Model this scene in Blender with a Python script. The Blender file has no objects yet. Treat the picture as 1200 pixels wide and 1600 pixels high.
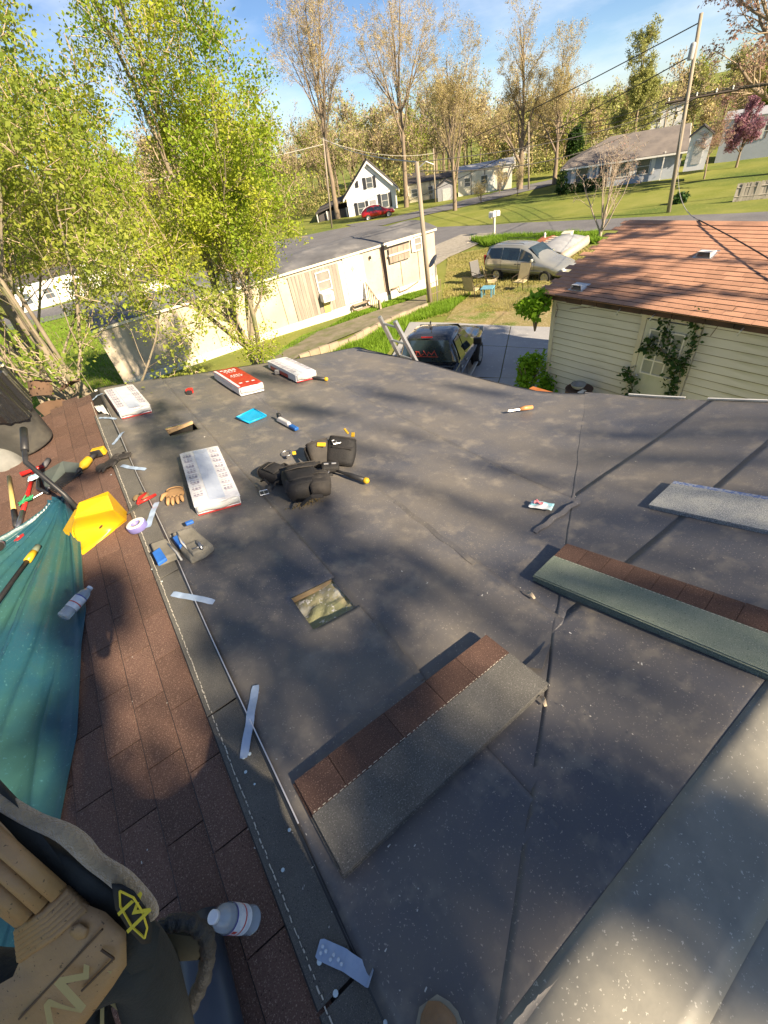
import bpy, bmesh, math, random
import numpy as np
from mathutils import Vector, Matrix, noise as mnoise

SC = bpy.context.scene
COL = SC.collection
rad = math.radians
# ------------------------------------------------------------------ camera, light, exposure
F = 660.0                                     # focal length for a 1200 x 1600 frame
YAW, PITCH, ROLL = rad(28.09), rad(40.94), rad(11.6)
CZ = 5.3                                      # eye height above the yard

def cam_axes():
    cy, sy, cp, sp = math.cos(YAW), math.sin(YAW), math.cos(PITCH), math.sin(PITCH)
    f = Vector((sy*cp, cy*cp, -sp)); r = Vector((cy, -sy, 0)); d = f.cross(r)
    c, s = math.cos(ROLL), math.sin(ROLL)
    return (r*c + d*s, d*c - r*s, f)
AX = cam_axes()
EYE = Vector((0, 0, CZ))
cd = bpy.data.cameras.new('camera'); cam = bpy.data.objects.new('camera', cd); COL.objects.link(cam)
cd.sensor_fit = 'VERTICAL'; cd.sensor_height = 36; cd.sensor_width = 27; cd.lens = 36*F/1600
cd.clip_start = 0.05; cd.clip_end = 3000
m = Matrix((AX[0], -AX[1], -AX[2])).transposed().to_4x4(); m.translation = EYE
cam.matrix_world = m; SC.camera = cam

SUN_AZ, SUN_EL = rad(166), rad(31)            # azimuth from +Y towards +X
SUN = Vector((math.sin(SUN_AZ)*math.cos(SUN_EL), math.cos(SUN_AZ)*math.cos(SUN_EL), math.sin(SUN_EL)))
w = bpy.data.worlds.new('World'); SC.world = w; w.use_nodes = True
nt = w.node_tree; nt.nodes.clear()
def WN(t, **k):
    n = nt.nodes.new(t)
    for a, b in k.items(): setattr(n, a, b)
    return n
sky = WN('ShaderNodeTexSky', sky_type='NISHITA', sun_disc=False, sun_elevation=SUN_EL, sun_rotation=SUN_AZ, air_density=0.7, dust_density=0.05, ozone_density=4.0)
bg = WN('ShaderNodeBackground'); bg.inputs[1].default_value = 0.053
out = WN('ShaderNodeOutputWorld')
tc = WN('ShaderNodeTexCoord'); mp = WN('ShaderNodeMapping'); mp.inputs['Scale'].default_value = (2.2, 2.2, 7.5); mp.inputs['Rotation'].default_value = (0.2, 0.1, 0.5)
ns = WN('ShaderNodeTexNoise'); ns.inputs['Scale'].default_value = 1.7; ns.inputs['Detail'].default_value = 8; ns.inputs['Roughness'].default_value = 0.58
rp = WN('ShaderNodeValToRGB'); rp.color_ramp.elements[0].position = 0.47; rp.color_ramp.elements[1].position = 0.72
mx = WN('ShaderNodeMix', data_type='RGBA'); mx.inputs[7].default_value = (8, 8.4, 9, 1)
sc_ = WN('ShaderNodeMath', operation='MULTIPLY'); sc_.inputs[1].default_value = 0.5
nt.links.new(tc.outputs['Generated'], mp.inputs[0]); nt.links.new(mp.outputs[0], ns.inputs[0]); nt.links.new(ns.outputs[0], rp.inputs[0])
nt.links.new(rp.outputs[0], sc_.inputs[0]); nt.links.new(sc_.outputs[0], mx.inputs[0])
nt.links.new(sky.outputs[0], mx.inputs[6]); nt.links.new(mx.outputs[2], bg.inputs[0]); nt.links.new(bg.outputs[0], out.inputs[0])
sl = bpy.data.lights.new('sun', 'SUN'); sl.energy = 5.0; sl.angle = rad(0.6); sl.color = (1.0, 0.82, 0.58)
so = bpy.data.objects.new('sun', sl); COL.objects.link(so); so.rotation_euler = SUN.to_track_quat('Z', 'Y').to_euler(); so.location = (0, 0, 60)
SC.view_settings.view_transform = 'Standard'; SC.view_settings.look = 'None'; SC.view_settings.gamma = 1
SC.view_settings.exposure = 1.45; SC.view_settings.use_curve_mapping = False

# ------------------------------------------------------------------ surveying helpers (all in real world space)
def ray(px, py):
    return (AX[0]*((px-600)/F) + AX[1]*((py-800)/F) + AX[2])
def G(x, y):
    r = math.hypot(x, y)
    return float(np.interp(r, (0, 9.5, 13, 20, 27, 50, 90, 200, 3000), (0, 0, -.85, -1.2, -1.6, -2.4, -3.2, -3.6, -4)))
def march(px, py, fn, t0=.2, t1=500, st=.03):
    d = ray(px, py).normalized(); t = t0
    while t < t1:
        p = EYE + d*t
        if p.z < fn(p.x, p.y): break
        t += st*(1+t*.15)
    a, b = max(t0, t-st*(1+t*.15)), t
    for _ in range(14):
        c = (a+b)/2; p = EYE + d*c
        if p.z < fn(p.x, p.y): b = c
        else: a = c
    return EYE + d*b
def gp(px, py): return march(px, py, G)
def onz(px, py, z):
    d = ray(px, py); return EYE + d*((z-CZ)/d.z)
def onx(px, py, x):
    d = ray(px, py); return EYE + d*(x/d.x)
def ony(px, py, y):
    d = ray(px, py); return EYE + d*(y/d.y)
def azr(px, py, r):
    d = ray(px, py); return EYE + d*(r/math.hypot(d.x, d.y))
XR = -.228; ZR = 3.6; SM = math.tan(rad(10)); SQ = math.tan(rad(16)); YC = -.1; SB = math.tan(rad(1.0))
def RS(x, y):
    if x < XR: return ZR + SB*(x-XR)
    a = ZR - SM*(x-XR)
    b = 3.570 - SQ*(math.sqrt((y-YC)**2+.0036))
    k = .11
    sag = -.012*math.exp(-((x-2.2)**2+(y-4.6)**2)/.8)
    return max(a, b) + k*math.log(1+math.exp(-abs(a-b)/k)) + sag
def on(px, py, up=0): return march(px, py, lambda x, y: RS(x, y)+up, .5, 14, .01)
def RN(x, y):
    e = .03
    n = Vector((-(RS(x+e, y)-RS(x-e, y))/(2*e), -(RS(x, y+e)-RS(x, y-e))/(2*e), 1)); return n.normalized()
def frame(p, q=None, n=None, ang=None):
    """matrix with origin p, x towards q in the plane of n"""
    n = n or RN(p.x, p.y)
    x = (q-p) if q is not None else Vector((math.cos(ang), math.sin(ang), 0))
    x = (x - n*x.dot(n)).normalized(); y = n.cross(x)
    m = Matrix((x, y, n)).transposed().to_4x4(); m.translation = p; return m

# ------------------------------------------------------------------ materials
MC = {}
def mat(name, c1, c2=None, scale=6, detail=5, rough=.7, bump=0, bscale=None, metal=0, spec=.5, rnd=0, speck=None, sscale=400, samt=.5,
        trans=0, stretch=(1, 1, 1), contrast=(.35, .65), coat=0, emit=None, speck2=None, alpha=None, transm=0, lay=None, sheen=0):
    if name in MC: return MC[name]
    m = bpy.data.materials.new(name); m.use_nodes = True; t = m.node_tree; N = t.nodes; L = t.links
    b = N['Principled BSDF']; b.inputs['Roughness'].default_value = rough; b.inputs['Metallic'].default_value = metal
    b.inputs['Specular IOR Level'].default_value = spec; b.inputs['Coat Weight'].default_value = coat
    b.inputs['Sheen Weight'].default_value = sheen
    b.inputs['Transmission Weight'].default_value = transm
    tc = N.new('ShaderNodeTexCoord'); mp = N.new('ShaderNodeMapping'); mp.inputs['Scale'].default_value = stretch
    L.new(tc.outputs['Object'], mp.inputs[0])
    col = None
    def noise(sc, de, ro=.6):
        n = N.new('ShaderNodeTexNoise'); n.inputs['Scale'].default_value = sc; n.inputs['Detail'].default_value = de; n.inputs['Roughness'].default_value = ro
        L.new(mp.outputs[0], n.inputs[0]); return n
    def mix(fac, a, bb, mode='MIX'):
        x = N.new('ShaderNodeMix'); x.data_type = 'RGBA'; x.blend_type = mode
        if hasattr(fac, 'links'): L.new(fac, x.inputs[0])
        else: x.inputs[0].default_value = fac
        for s, v in ((6, a), (7, bb)):
            if hasattr(v, 'links'): L.new(v, x.inputs[s])
            else: x.inputs[s].default_value = (*v[:3], 1)
        return x.outputs[2]
    def ramp(src, a, c):
        r = N.new('ShaderNodeMapRange'); r.inputs[1].default_value = a; r.inputs[2].default_value = c; L.new(src, r.inputs[0]); return r.outputs[0]
    c2 = c2 or tuple(v*.8 for v in c1)
    n1 = noise(scale, detail)
    col = mix(ramp(n1.outputs[0], *contrast), c1, c2)
    if lay:                                    # broad second layer (colour, scale, lo, hi)
        n3 = noise(lay[1], 4); col = mix(ramp(n3.outputs[0], lay[2], lay[3]), col, lay[0])
    if speck:
        n2 = noise(sscale, 2, .7); col = mix(ramp(n2.outputs[0], .62-.2*samt, .68), col, speck)
    if speck2:
        n2 = noise(sscale*.8, 2, .7); col = mix(ramp(n2.outputs[0], .38, .30), col, speck2)
    if rnd:
        oi = N.new('ShaderNodeObjectInfo'); mr = N.new('ShaderNodeMapRange'); mr.inputs[3].default_value = 1-rnd; mr.inputs[4].default_value = 1+rnd
        L.new(oi.outputs['Random'], mr.inputs[0])
        hs = N.new('ShaderNodeHueSaturation'); L.new(mr.outputs[0], hs.inputs['Value']); L.new(col, hs.inputs['Color']); col = hs.outputs[0]
    L.new(col, b.inputs['Base Color'])
    if bump:
        nb = noise(bscale or scale*4, 4, .65); bp = N.new('ShaderNodeBump'); bp.inputs['Strength'].default_value = bump; bp.inputs['Distance'].default_value = .02
        L.new(nb.outputs[0], bp.inputs['Height']); L.new(bp.outputs[0], b.inputs['Normal'])
    if emit: b.inputs['Emission Color'].default_value = (*emit, 1); b.inputs['Emission Strength'].default_value = 1
    if trans:
        o = N['Material Output']; tr = N.new('ShaderNodeBsdfTranslucent'); ms = N.new('ShaderNodeMixShader'); ms.inputs[0].default_value = trans
        L.new(col, tr.inputs[0]); L.new(b.outputs[0], ms.inputs[1]); L.new(tr.outputs[0], ms.inputs[2]); L.new(ms.outputs[0], o.inputs[0])
    MC[name] = m; return m

# ------------------------------------------------------------------ mesh helpers
class MB:
    def __init__(s): s.v = []; s.f = []; s.mi = []; s.mats = []; s.m = 0
    def use(s, mt):
        if mt not in s.mats: s.mats.append(mt)
        s.m = s.mats.index(mt); return s
    def add(s, vs, fs, M=None):
        o = len(s.v)
        s.v += [tuple(M @ Vector(v)) if M is not None else tuple(v) for v in vs]
        s.f += [tuple(i+o for i in f) for f in fs]; s.mi += [s.m]*len(fs); return s
    def box(s, c, size, M=None, rz=0, taper=1, shear=0):
        x, y, z = size[0]/2, size[1]/2, size[2]/2
        R = Matrix.Rotation(rz, 3, 'Z'); c = Vector(c); vs = []
        for sz in (-1, 1):
            k = taper if sz > 0 else 1
            for a, b in ((-1, -1), (1, -1), (1, 1), (-1, 1)):
                vs.append(c + R @ Vector((a*x*k + (shear if sz > 0 else 0), b*y*k, sz*z)))
        return s.add(vs, [(0, 3, 2, 1), (4, 5, 6, 7), (0, 1, 5, 4), (1, 2, 6, 5), (2, 3, 7, 6), (3, 0, 4, 7)], M)
    def poly(s, pts, M=None): return s.add(pts, [tuple(range(len(pts)))], M)
    def prism(s, pts, h, M=None, z0=0, ins=0, axis=None):
        n = len(pts); c = Vector((sum(p[0] for p in pts)/n, sum(p[1] for p in pts)/n))
        def insp(p, k): d = c-Vector(p[:2]); l = d.length or 1; return Vector(p[:2])+d*(k/l)
        rings = [[(p[0], p[1], z0) for p in pts]]
        if ins:
            rings.append([(p[0], p[1], z0+h-ins*.8) for p in pts]); rings.append([(*insp(p, ins), z0+h) for p in pts])
        else: rings.append([(p[0], p[1], z0+h) for p in pts])
        vs = [q for r in rings for q in r]; fs = [tuple(range(n))[::-1]]
        for k in range(len(rings)-1):
            for i in range(n): fs.append((k*n+i, k*n+(i+1) % n, (k+1)*n+(i+1) % n, (k+1)*n+i))
        fs.append(tuple(range((len(rings)-1)*n, len(rings)*n)))
        return s.add(vs, fs, M)
    def tube(s, pts, r, n=8, M=None, caps=True):
        pts = [Vector(p) for p in pts]; rs = r if isinstance(r, (list, tuple)) else [r]*len(pts)
        vs = []; up = Vector((0, 0, 1)); ref = None
        for i, p in enumerate(pts):
            d = (pts[min(i+1, len(pts)-1)]-pts[max(i-1, 0)]).normalized()
            if ref is None: ref = d.cross(up) if abs(d.z) < .95 else d.cross(Vector((1, 0, 0)))
            ref = (ref - d*ref.dot(d)).normalized(); q = d.cross(ref)
            for k in range(n):
                a = 2*math.pi*k/n; vs.append(p + (ref*math.cos(a)+q*math.sin(a))*rs[i])
        fs = [(i*n+k, i*n+(k+1) % n, (i+1)*n+(k+1) % n, (i+1)*n+k) for i in range(len(pts)-1) for k in range(n)]
        if caps: fs += [tuple(range(n))[::-1], tuple(range((len(pts)-1)*n, len(pts)*n))]
        return s.add(vs, fs, M)
    def lathe(s, prof, n=20, M=None, cap=True):
        vs = [(r*math.cos(2*math.pi*k/n), r*math.sin(2*math.pi*k/n), z) for r, z in prof for k in range(n)]
        fs = [(i*n+k, i*n+(k+1) % n, (i+1)*n+(k+1) % n, (i+1)*n+k) for i in range(len(prof)-1) for k in range(n)]
        if cap: fs += [tuple(range(n))[::-1], tuple(range((len(prof)-1)*n, len(prof)*n))]
        return s.add(vs, fs, M)
    def grid(s, fn, nu, nv, M=None):
        vs = [fn(i/nu, j/nv) for j in range(nv+1) for i in range(nu+1)]
        fs = [(j*(nu+1)+i, j*(nu+1)+i+1, (j+1)*(nu+1)+i+1, (j+1)*(nu+1)+i) for j in range(nv) for i in range(nu)]
        return s.add(vs, fs, M)
    def build(s, name, mt=None, parent=None, smooth=False, bevel=0, sub=0, solid=0, **tags):
        me = bpy.data.meshes.new(name); me.from_pydata(s.v, [], s.f)
        if s.mats:
            for x in s.mats: me.materials.append(x)
            me.polygons.foreach_set('material_index', s.mi)
        elif mt: me.materials.append(mt)
        if smooth: me.polygons.foreach_set('use_smooth', [True]*len(me.polygons))
        me.update()
        o = bpy.data.objects.new(name, me); COL.objects.link(o)
        if parent: o.parent = parent
        if solid:
            md = o.modifiers.new('solid', 'SOLIDIFY'); md.thickness = solid; md.offset = 0
        if bevel:
            md = o.modifiers.new('bevel', 'BEVEL'); md.width = bevel; md.segments = 2; md.limit_method = 'ANGLE'
        if sub:
            md = o.modifiers.new('sub', 'SUBSURF'); md.levels = sub; md.render_levels = sub
        for k, v in tags.items(): o[k] = v
        return o
def thing(name, label, cat, M=None, loc=None, rz=0, group=None):
    o = bpy.data.objects.new(name, None); COL.objects.link(o); o.empty_display_size = .1
    if M is not None: o.matrix_world = M
    elif loc is not None: o.location = loc; o.rotation_euler = (0, 0, rz)
    o['label'] = label; o['category'] = cat
    if group: o['group'] = group
    return o
def tag(o, label, cat, group=None, M=None):
    o['label'] = label; o['category'] = cat
    if group: o['group'] = group
    if M is not None: o.matrix_world = M
    return o
def npmesh(name, V, Fc, mt, parent=None, smooth=False):
    """fast mesh from numpy arrays; Fc (n,k) faces of equal size"""
    me = bpy.data.meshes.new(name); k = Fc.shape[1]
    me.vertices.add(len(V)); me.vertices.foreach_set('co', V.astype(np.float32).ravel())
    me.loops.add(Fc.size); me.loops.foreach_set('vertex_index', Fc.astype(np.int32).ravel())
    me.polygons.add(len(Fc)); me.polygons.foreach_set('loop_start', np.arange(0, Fc.size, k, dtype=np.int32))
    if smooth: me.polygons.foreach_set('use_smooth', [True]*len(Fc))
    me.materials.append(mt); me.update(calc_edges=True)
    o = bpy.data.objects.new(name, me); COL.objects.link(o)
    if parent: o.parent = parent
    return o
def copy_child(src, parent, M=None, name=None):
    c = src.copy(); COL.objects.link(c); c.parent = parent
    if M is not None: c.matrix_local = M
    return c
def text_mesh(s, size, M, mt, name, parent, ext=.0004, shear=0):
    cu = bpy.data.curves.new(name, 'FONT'); cu.body = s; cu.size = size; cu.extrude = ext; cu.align_x = 'CENTER'; cu.align_y = 'CENTER'; cu.shear = shear
    o = bpy.data.objects.new(name, cu); COL.objects.link(o); bpy.context.view_layer.update()
    me = bpy.data.meshes.new_from_object(o.evaluated_get(bpy.context.evaluated_depsgraph_get())); bpy.data.objects.remove(o); me.name = name
    me.materials.clear(); me.materials.append(mt)
    q = bpy.data.objects.new(name, me); COL.objects.link(q); q.parent = parent; q.matrix_local = M; return q
def T(x=0, y=0, z=0, rx=0, ry=0, rz=0):
    return Matrix.Translation((x, y, z)) @ Matrix.Rotation(rz, 4, 'Z') @ Matrix.Rotation(ry, 4, 'Y') @ Matrix.Rotation(rx, 4, 'X')
R = random.Random(7)
# ------------------------------------------------------------------ materials of the place
grass_m = mat('lawn_grass', (.16, .19, .035), (.24, .245, .07), scale=.35, detail=8, rough=.95, bump=.5, bscale=9, spec=.1, contrast=(.3, .7),
              lay=((.09, .135, .03), .12, .45, .7), speck=(.24, .25, .07), sscale=5, samt=.2)
dry_m = mat('dry_soil', (.30, .23, .12), (.22, .20, .08), scale=1.1, detail=8, rough=.95, bump=.4, bscale=14, spec=.1, speck=(.45, .38, .24), sscale=12, samt=.3, lay=((.13, .17, .035), .9, .5, .62))
asphalt_m = mat('old_asphalt', (.15, .15, .16), (.11, .11, .12), scale=.5, rough=.9, bump=.15, bscale=30, speck=(.24, .23, .22), sscale=14, samt=.1)
conc_m = mat('driveway_concrete', (.40, .40, .40), (.30, .30, .31), scale=.55, detail=9, rough=.8, bump=.12, bscale=20, speck=(.45, .45, .45), sscale=8, samt=.0, contrast=(.3, .72))
gravel_m = mat('pale_gravel', (.36, .33, .28), (.25, .23, .19), scale=4, rough=.95, bump=.6, bscale=40)
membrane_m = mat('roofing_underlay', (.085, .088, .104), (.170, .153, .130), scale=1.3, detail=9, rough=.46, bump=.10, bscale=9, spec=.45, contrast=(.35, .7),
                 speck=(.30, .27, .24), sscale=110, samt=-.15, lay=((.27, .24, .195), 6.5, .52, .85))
shingle_m = mat('brown_granules', (.165, .097, .074), (.115, .072, .057), scale=3.5, detail=6, rough=.95, bump=.55, bscale=260, spec=.2, speck=(.38, .26, .20), sscale=220, samt=.25, speck2=(.035, .02, .018), rnd=.13, lay=((.075, .05, .045), 1.6, .52, .75))
shred_m = mat('red_granules', (.47, .26, .175), (.37, .205, .14), scale=2.5, detail=6, rough=.95, bump=.4, bscale=60, spec=.15, speck=(.5, .3, .2), sscale=60, samt=0, rnd=.14)
grey_gran_m = mat('grey_granules', (.15, .145, .13), (.11, .107, .10), scale=4, rough=.95, bump=.5, bscale=260, spec=.2, speck=(.24, .23, .20), sscale=300, samt=.25, speck2=(.03, .03, .03), lay=((.12, .10, .06), 1.4, .5, .7))
stack_br_m = mat('new_brown_granules', (.125, .074, .058), (.085, .052, .044), scale=5, rough=.95, bump=.5, bscale=300, spec=.25, speck=(.26, .17, .13), sscale=200, samt=.25, speck2=(.03, .018, .015), rnd=.12)
stack_gr_m = mat('new_grey_granules', (.115, .112, .104), (.155, .15, .138), scale=6, rough=.95, bump=.5, bscale=300, spec=.25, speck=(.30, .29, .27), sscale=200, samt=.25, speck2=(.045, .045, .045))
stack_green_m = mat('green_grey_granules', (.17, .215, .175), (.23, .27, .22), scale=7, rough=.95, bump=.5, bscale=300, spec=.25, speck=(.40, .43, .37), sscale=200, samt=.25, speck2=(.05, .08, .06))
asph_edge_m = mat('asphalt_core', (.028, .028, .03), rough=.8)
white_m = mat('white_paint', (.78, .77, .74), (.70, .69, .66), scale=3, rough=.6)
offwhite_m = mat('aged_white_paint', (.66, .62, .52), (.52, .48, .38), scale=1.2, detail=8, rough=.7, bump=.05)
metal_m = mat('bare_aluminium', (.66, .66, .66), (.5, .5, .5), scale=12, rough=.38, metal=.85)
black_m = mat('black_plastic', (.018, .018, .02), (.03, .03, .032), scale=20, rough=.45)
wood_m = mat('weathered_wood', (.30, .22, .14), (.20, .15, .10), scale=6, rough=.85, bump=.3, stretch=(1, 1, .15), bscale=20)
ply_m = mat('plywood', (.50, .36, .20), (.40, .27, .14), scale=9, rough=.8, bump=.1)
dark_m = mat('dark_void', (.012, .011, .010), rough=.9)

# ------------------------------------------------------------------ ground sheet
def ground_sheet():
    rs = [0, 3, 5, 7, 8, 9, 9.5] + [9.5+.7*i for i in range(1, 40)] + [38+3*i for i in range(1, 24)] + [125, 150, 180, 220, 300, 450, 700, 1100, 1800, 2600]
    n = 180; V = []; Fq = []
    for r in rs:
        for k in range(n):
            a = 2*math.pi*k/n; x, y = r*math.cos(a), r*math.sin(a)
            V.append((x, y, G(x, y) + (.05*mnoise.noise(Vector((x*.3, y*.3, 0))) if 14 < r < 200 else 0)))
    for i in range(len(rs)-1):
        for k in range(n): Fq.append((i*n+k, i*n+(k+1) % n, (i+1)*n+(k+1) % n, (i+1)*n+k))
    o = npmesh('ground', np.array(V), np.array(Fq), grass_m, smooth=True); o['kind'] = 'structure'
ground_sheet()
def patch(name, pts, mt, lift, step=.8, kind='structure'):
    """a flush sheet: polygon of ground points, subdivided and laid on the terrain"""
    bm = bmesh.new(); vs = [bm.verts.new((p[0], p[1], 0)) for p in pts]; bm.faces.new(vs)
    xs = [p[0] for p in pts]; ys = [p[1] for p in pts]
    for ax, lo, hi in (((1, 0, 0), min(xs), max(xs)), ((0, 1, 0), min(ys), max(ys))):
        q = lo+step
        while q < hi:
            bmesh.ops.bisect_plane(bm, geom=bm.verts[:]+bm.edges[:]+bm.faces[:], plane_co=Vector(ax)*q, plane_no=ax); q += step
    for v in bm.verts:
        x, y = v.co.x, v.co.y; r = math.hypot(x, y)
        v.co.z = G(x, y) + lift + (.05*mnoise.noise(Vector((x*.3, y*.3, 0))) if 14 < r < 200 else 0)
    me = bpy.data.meshes.new(name); bm.to_mesh(me); bm.free(); me.materials.append(mt)
    o = bpy.data.objects.new(name, me); COL.objects.link(o); o['kind'] = kind; return o
def gpx(L): return [tuple(gp(*p)[:2]) for p in L]
patch('road', gpx([(440, 420), (560, 398), (672, 392), (700, 382), (770, 368), (935, 361), (1060, 356), (1200, 350), (1260, 347), (1260, 328), (1200, 332), (950, 343), (800, 350), (680, 356), (560, 352), (420, 380)]), asphalt_m, .05, 1.2)
patch('street', gpx([(560, 356), (600, 352), (740, 320), (800, 305), (868, 288), (862, 281), (790, 297), (735, 311), (600, 343), (540, 352)]), asphalt_m, .06, 2.5)
patch('lane', gpx([(-40, 530), (60, 507), (180, 476), (330, 440), (330, 420), (180, 456), (60, 486), (-40, 505)]), asphalt_m, .06, 1.5)
shoulder = patch('road_shoulder', gpx([(676, 420), (700, 404), (745, 384), (776, 372), (775, 364), (720, 368), (683, 384), (660, 398), (655, 410)]), gravel_m, .075, .6)
patch('yard', gpx([(690, 510), (715, 478), (745, 462), (790, 448), (860, 446), (910, 470), (900, 540), (760, 540)]), dry_m, .03, .6)
# concrete driveway: separate slabs with open joints
def slab(p, lift=.07):
    o = patch('driveway_slab', p, conc_m, lift, 1.0); o['kind'] = 'structure'
    return o
A0, A1, A2, A3 = (Vector((*gp(*p)[:2], 0)) for p in ((560, 640), (640, 505), (900, 516), (900, 640)))
def bl(u, v): return ((A0.lerp(A3, u)).lerp(A1.lerp(A2, u), v))
us = [0, .34, .66, 1]; vs_ = [0, .36, .7, 1]
for i in range(3):
    for j in range(3):
        g = .002
        slab([tuple(bl(u, v)[:2]) for u, v in ((us[i]+g, vs_[j]+g), (us[i+1]-g, vs_[j]+g), (us[i+1]-g, vs_[j+1]-g), (us[i]+g, vs_[j+1]-g))])

# ------------------------------------------------------------------ our house: body, roof deck, underlay sheets
house = thing('house', 'low house whose dark membrane roof fills the foreground', 'house', loc=(0, 0, 0))
def eave_x(y):
    return float(np.interp(y, (-3, 2.25, 2.47, 2.75, 3.46, 4.6, 5.4, 6.1), (4.0, 4.0, 3.88, 3.72, 3.58, 3.42, 3.2, 3.1)))
def rake_y(x):
    return float(np.interp(x, (-4, -.28, 1.5, 3.3), (6.15, 6.03, 5.8, 5.68)))
H1 = (.14, .395, 4.10, 4.31); H2 = (.185, .45, 1.325, 1.585)
mb = MB()
mb.box((1.75, 1.2, 1.15), (4.0, 9.0, 2.5)); mb.build('wall', offwhite_m, house)
mb = MB(); mb.box((-2.3, 1.4, 1.6), (3.6, 8.8, 3.2)); mb.build('wall', offwhite_m, house)
# ceiling below the openings so that one looks into an attic
def lines(lo, hi, step, extra=()):
    n = max(1, round((hi-lo)/step)); L = [lo+(hi-lo)*i/n for i in range(n+1)]
    for e in extra: L = [v for v in L if abs(v-e) > .02]+[e]
    return sorted(L)
def strip(kind, a0, a1, lift, seed, mt_=None):
    V = []; Fq = []
    ex = [h[i] for h in (H1, H2) for i in (0, 1)] if kind == 'm' and a0 < .3 else []
    A = lines(a0, a1, .045, ex)
    if kind == 'm':
        Bn = sorted(set([0.]+[i/110 for i in range(111)]))
        if ex: ys = lines(-1.4, 6.0, .05, [h[i] for h in (H1, H2) for i in (2, 3)]); ys[-1] = None
    rows = []
    def wr(x, y):                              # soft wrinkles of a sheet that is only stapled down
        n = mnoise.noise(Vector((x*1.7+3, y*.9, 7)))*.006 + mnoise.noise(Vector((x*6+2, y*3, 1)))*.0014
        n += .0028*max(0, mnoise.noise(Vector((x*2.5+y*1.2, y*.8-x, 4))))*math.sin((x*.6+y)*26+5*mnoise.noise(Vector((x, y, 2))))
        edge = 1
        for h in (H1, H2):
            if h[0]-.06 < x < h[1]+.06 and h[2]-.06 < y < h[3]+.06: edge = 0
        return n*edge
    if kind == 'm':
        for x in A:
            xx = x
            if ex: col = [(x, rake_y(x) if y is None else y) for y in ys]
            else:
                y0 = max(-1.4, (3.537-(ZR-SM*(x-XR)))/SQ - .2)
                col = [(x, y0+(rake_y(x)-y0)*t) for t in Bn]
            rows.append(col)
    elif kind == 'e':                          # last strip, out to the wandering eave
        for i in range(20):
            col = []
            for j in range(121):
                yb = -.1; t = j/120
                y = 1.05 + (5.72-1.05)*t
                x1 = eave_x(y)+.02; xv = (ZR-3.537+SQ*y)/SM + XR
                x = a0+(x1-a0)*i/19
                x = min(x, max(xv+.2, a0)); col.append((x, y))
            rows.append(col)
    else:
        n = 90
        for i in range(n+1):
            col = []
            for y in lines(a0, a1, .045):
                xv = (ZR-3.537+SQ*max(y, YC))/SM + XR if y > YC else -.03+(YC-y)*1.7
                xv += .05*mnoise.noise(Vector((y*1.7, 3, seed)))+.015*mnoise.noise(Vector((y*9, 3, seed)))
                x0 = max(xv-.03, -.05) if y > YC else -.05; x = x0+(4.0-x0)*i/n; col.append((x, y))
            rows.append(col)
    nb = len(rows[0])
    for c in rows:
        for x, y in c:
            lf = lift
            if kind == 'q':                        # the sheet settles onto the main slope along the valley
                xv = (ZR-3.537+SQ*max(y, YC))/SM + XR if y > YC else -.03+(YC-y)*1.7
                k = min(1, max(0, (x-xv)/.35)) if y > YC else min(1, max(0, (x+.05)/.35)); ml = .016 if x < .45 else (.012 if x < 1.16 else (.008 if x < 2.09 else .004))
                lf = (ml+.0004)*(1-k)+lift*k
            V.append((x, y, RS(x, y)+lf+wr(x, y)))
    for i in range(len(rows)-1):
        for j in range(nb-1):
            (x, y), (x2, y2) = rows[i][j], rows[i+1][j+1]
            cx, cy = (x+x2)/2, (y+y2)/2
            if kind == 'm' and any(h[0] < cx < h[1] and h[2] < cy < h[3] for h in (H1, H2)): continue
            Fq.append((i*nb+j, (i+1)*nb+j, (i+1)*nb+j+1, i*nb+j+1))
    o = npmesh('underlay_sheet', np.array(V), np.array(Fq), mt_ or membrane_m, house, smooth=True)
    md = o.modifiers.new('solid', 'SOLIDIFY'); md.thickness = .0012; md.offset = -1
    return o
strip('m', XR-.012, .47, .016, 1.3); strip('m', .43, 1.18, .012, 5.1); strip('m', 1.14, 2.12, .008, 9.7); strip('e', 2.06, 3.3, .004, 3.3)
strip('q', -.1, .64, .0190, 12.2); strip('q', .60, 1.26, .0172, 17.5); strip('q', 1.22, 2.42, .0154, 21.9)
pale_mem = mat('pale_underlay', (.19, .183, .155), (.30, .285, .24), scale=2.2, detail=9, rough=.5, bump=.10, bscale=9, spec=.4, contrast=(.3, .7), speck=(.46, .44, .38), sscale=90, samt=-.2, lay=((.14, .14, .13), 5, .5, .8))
strip('q', -.36, -.07, .0205, 8.4, pale_mem); strip('q', -1.5, -.33, .0188, 30.1, pale_mem)
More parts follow.
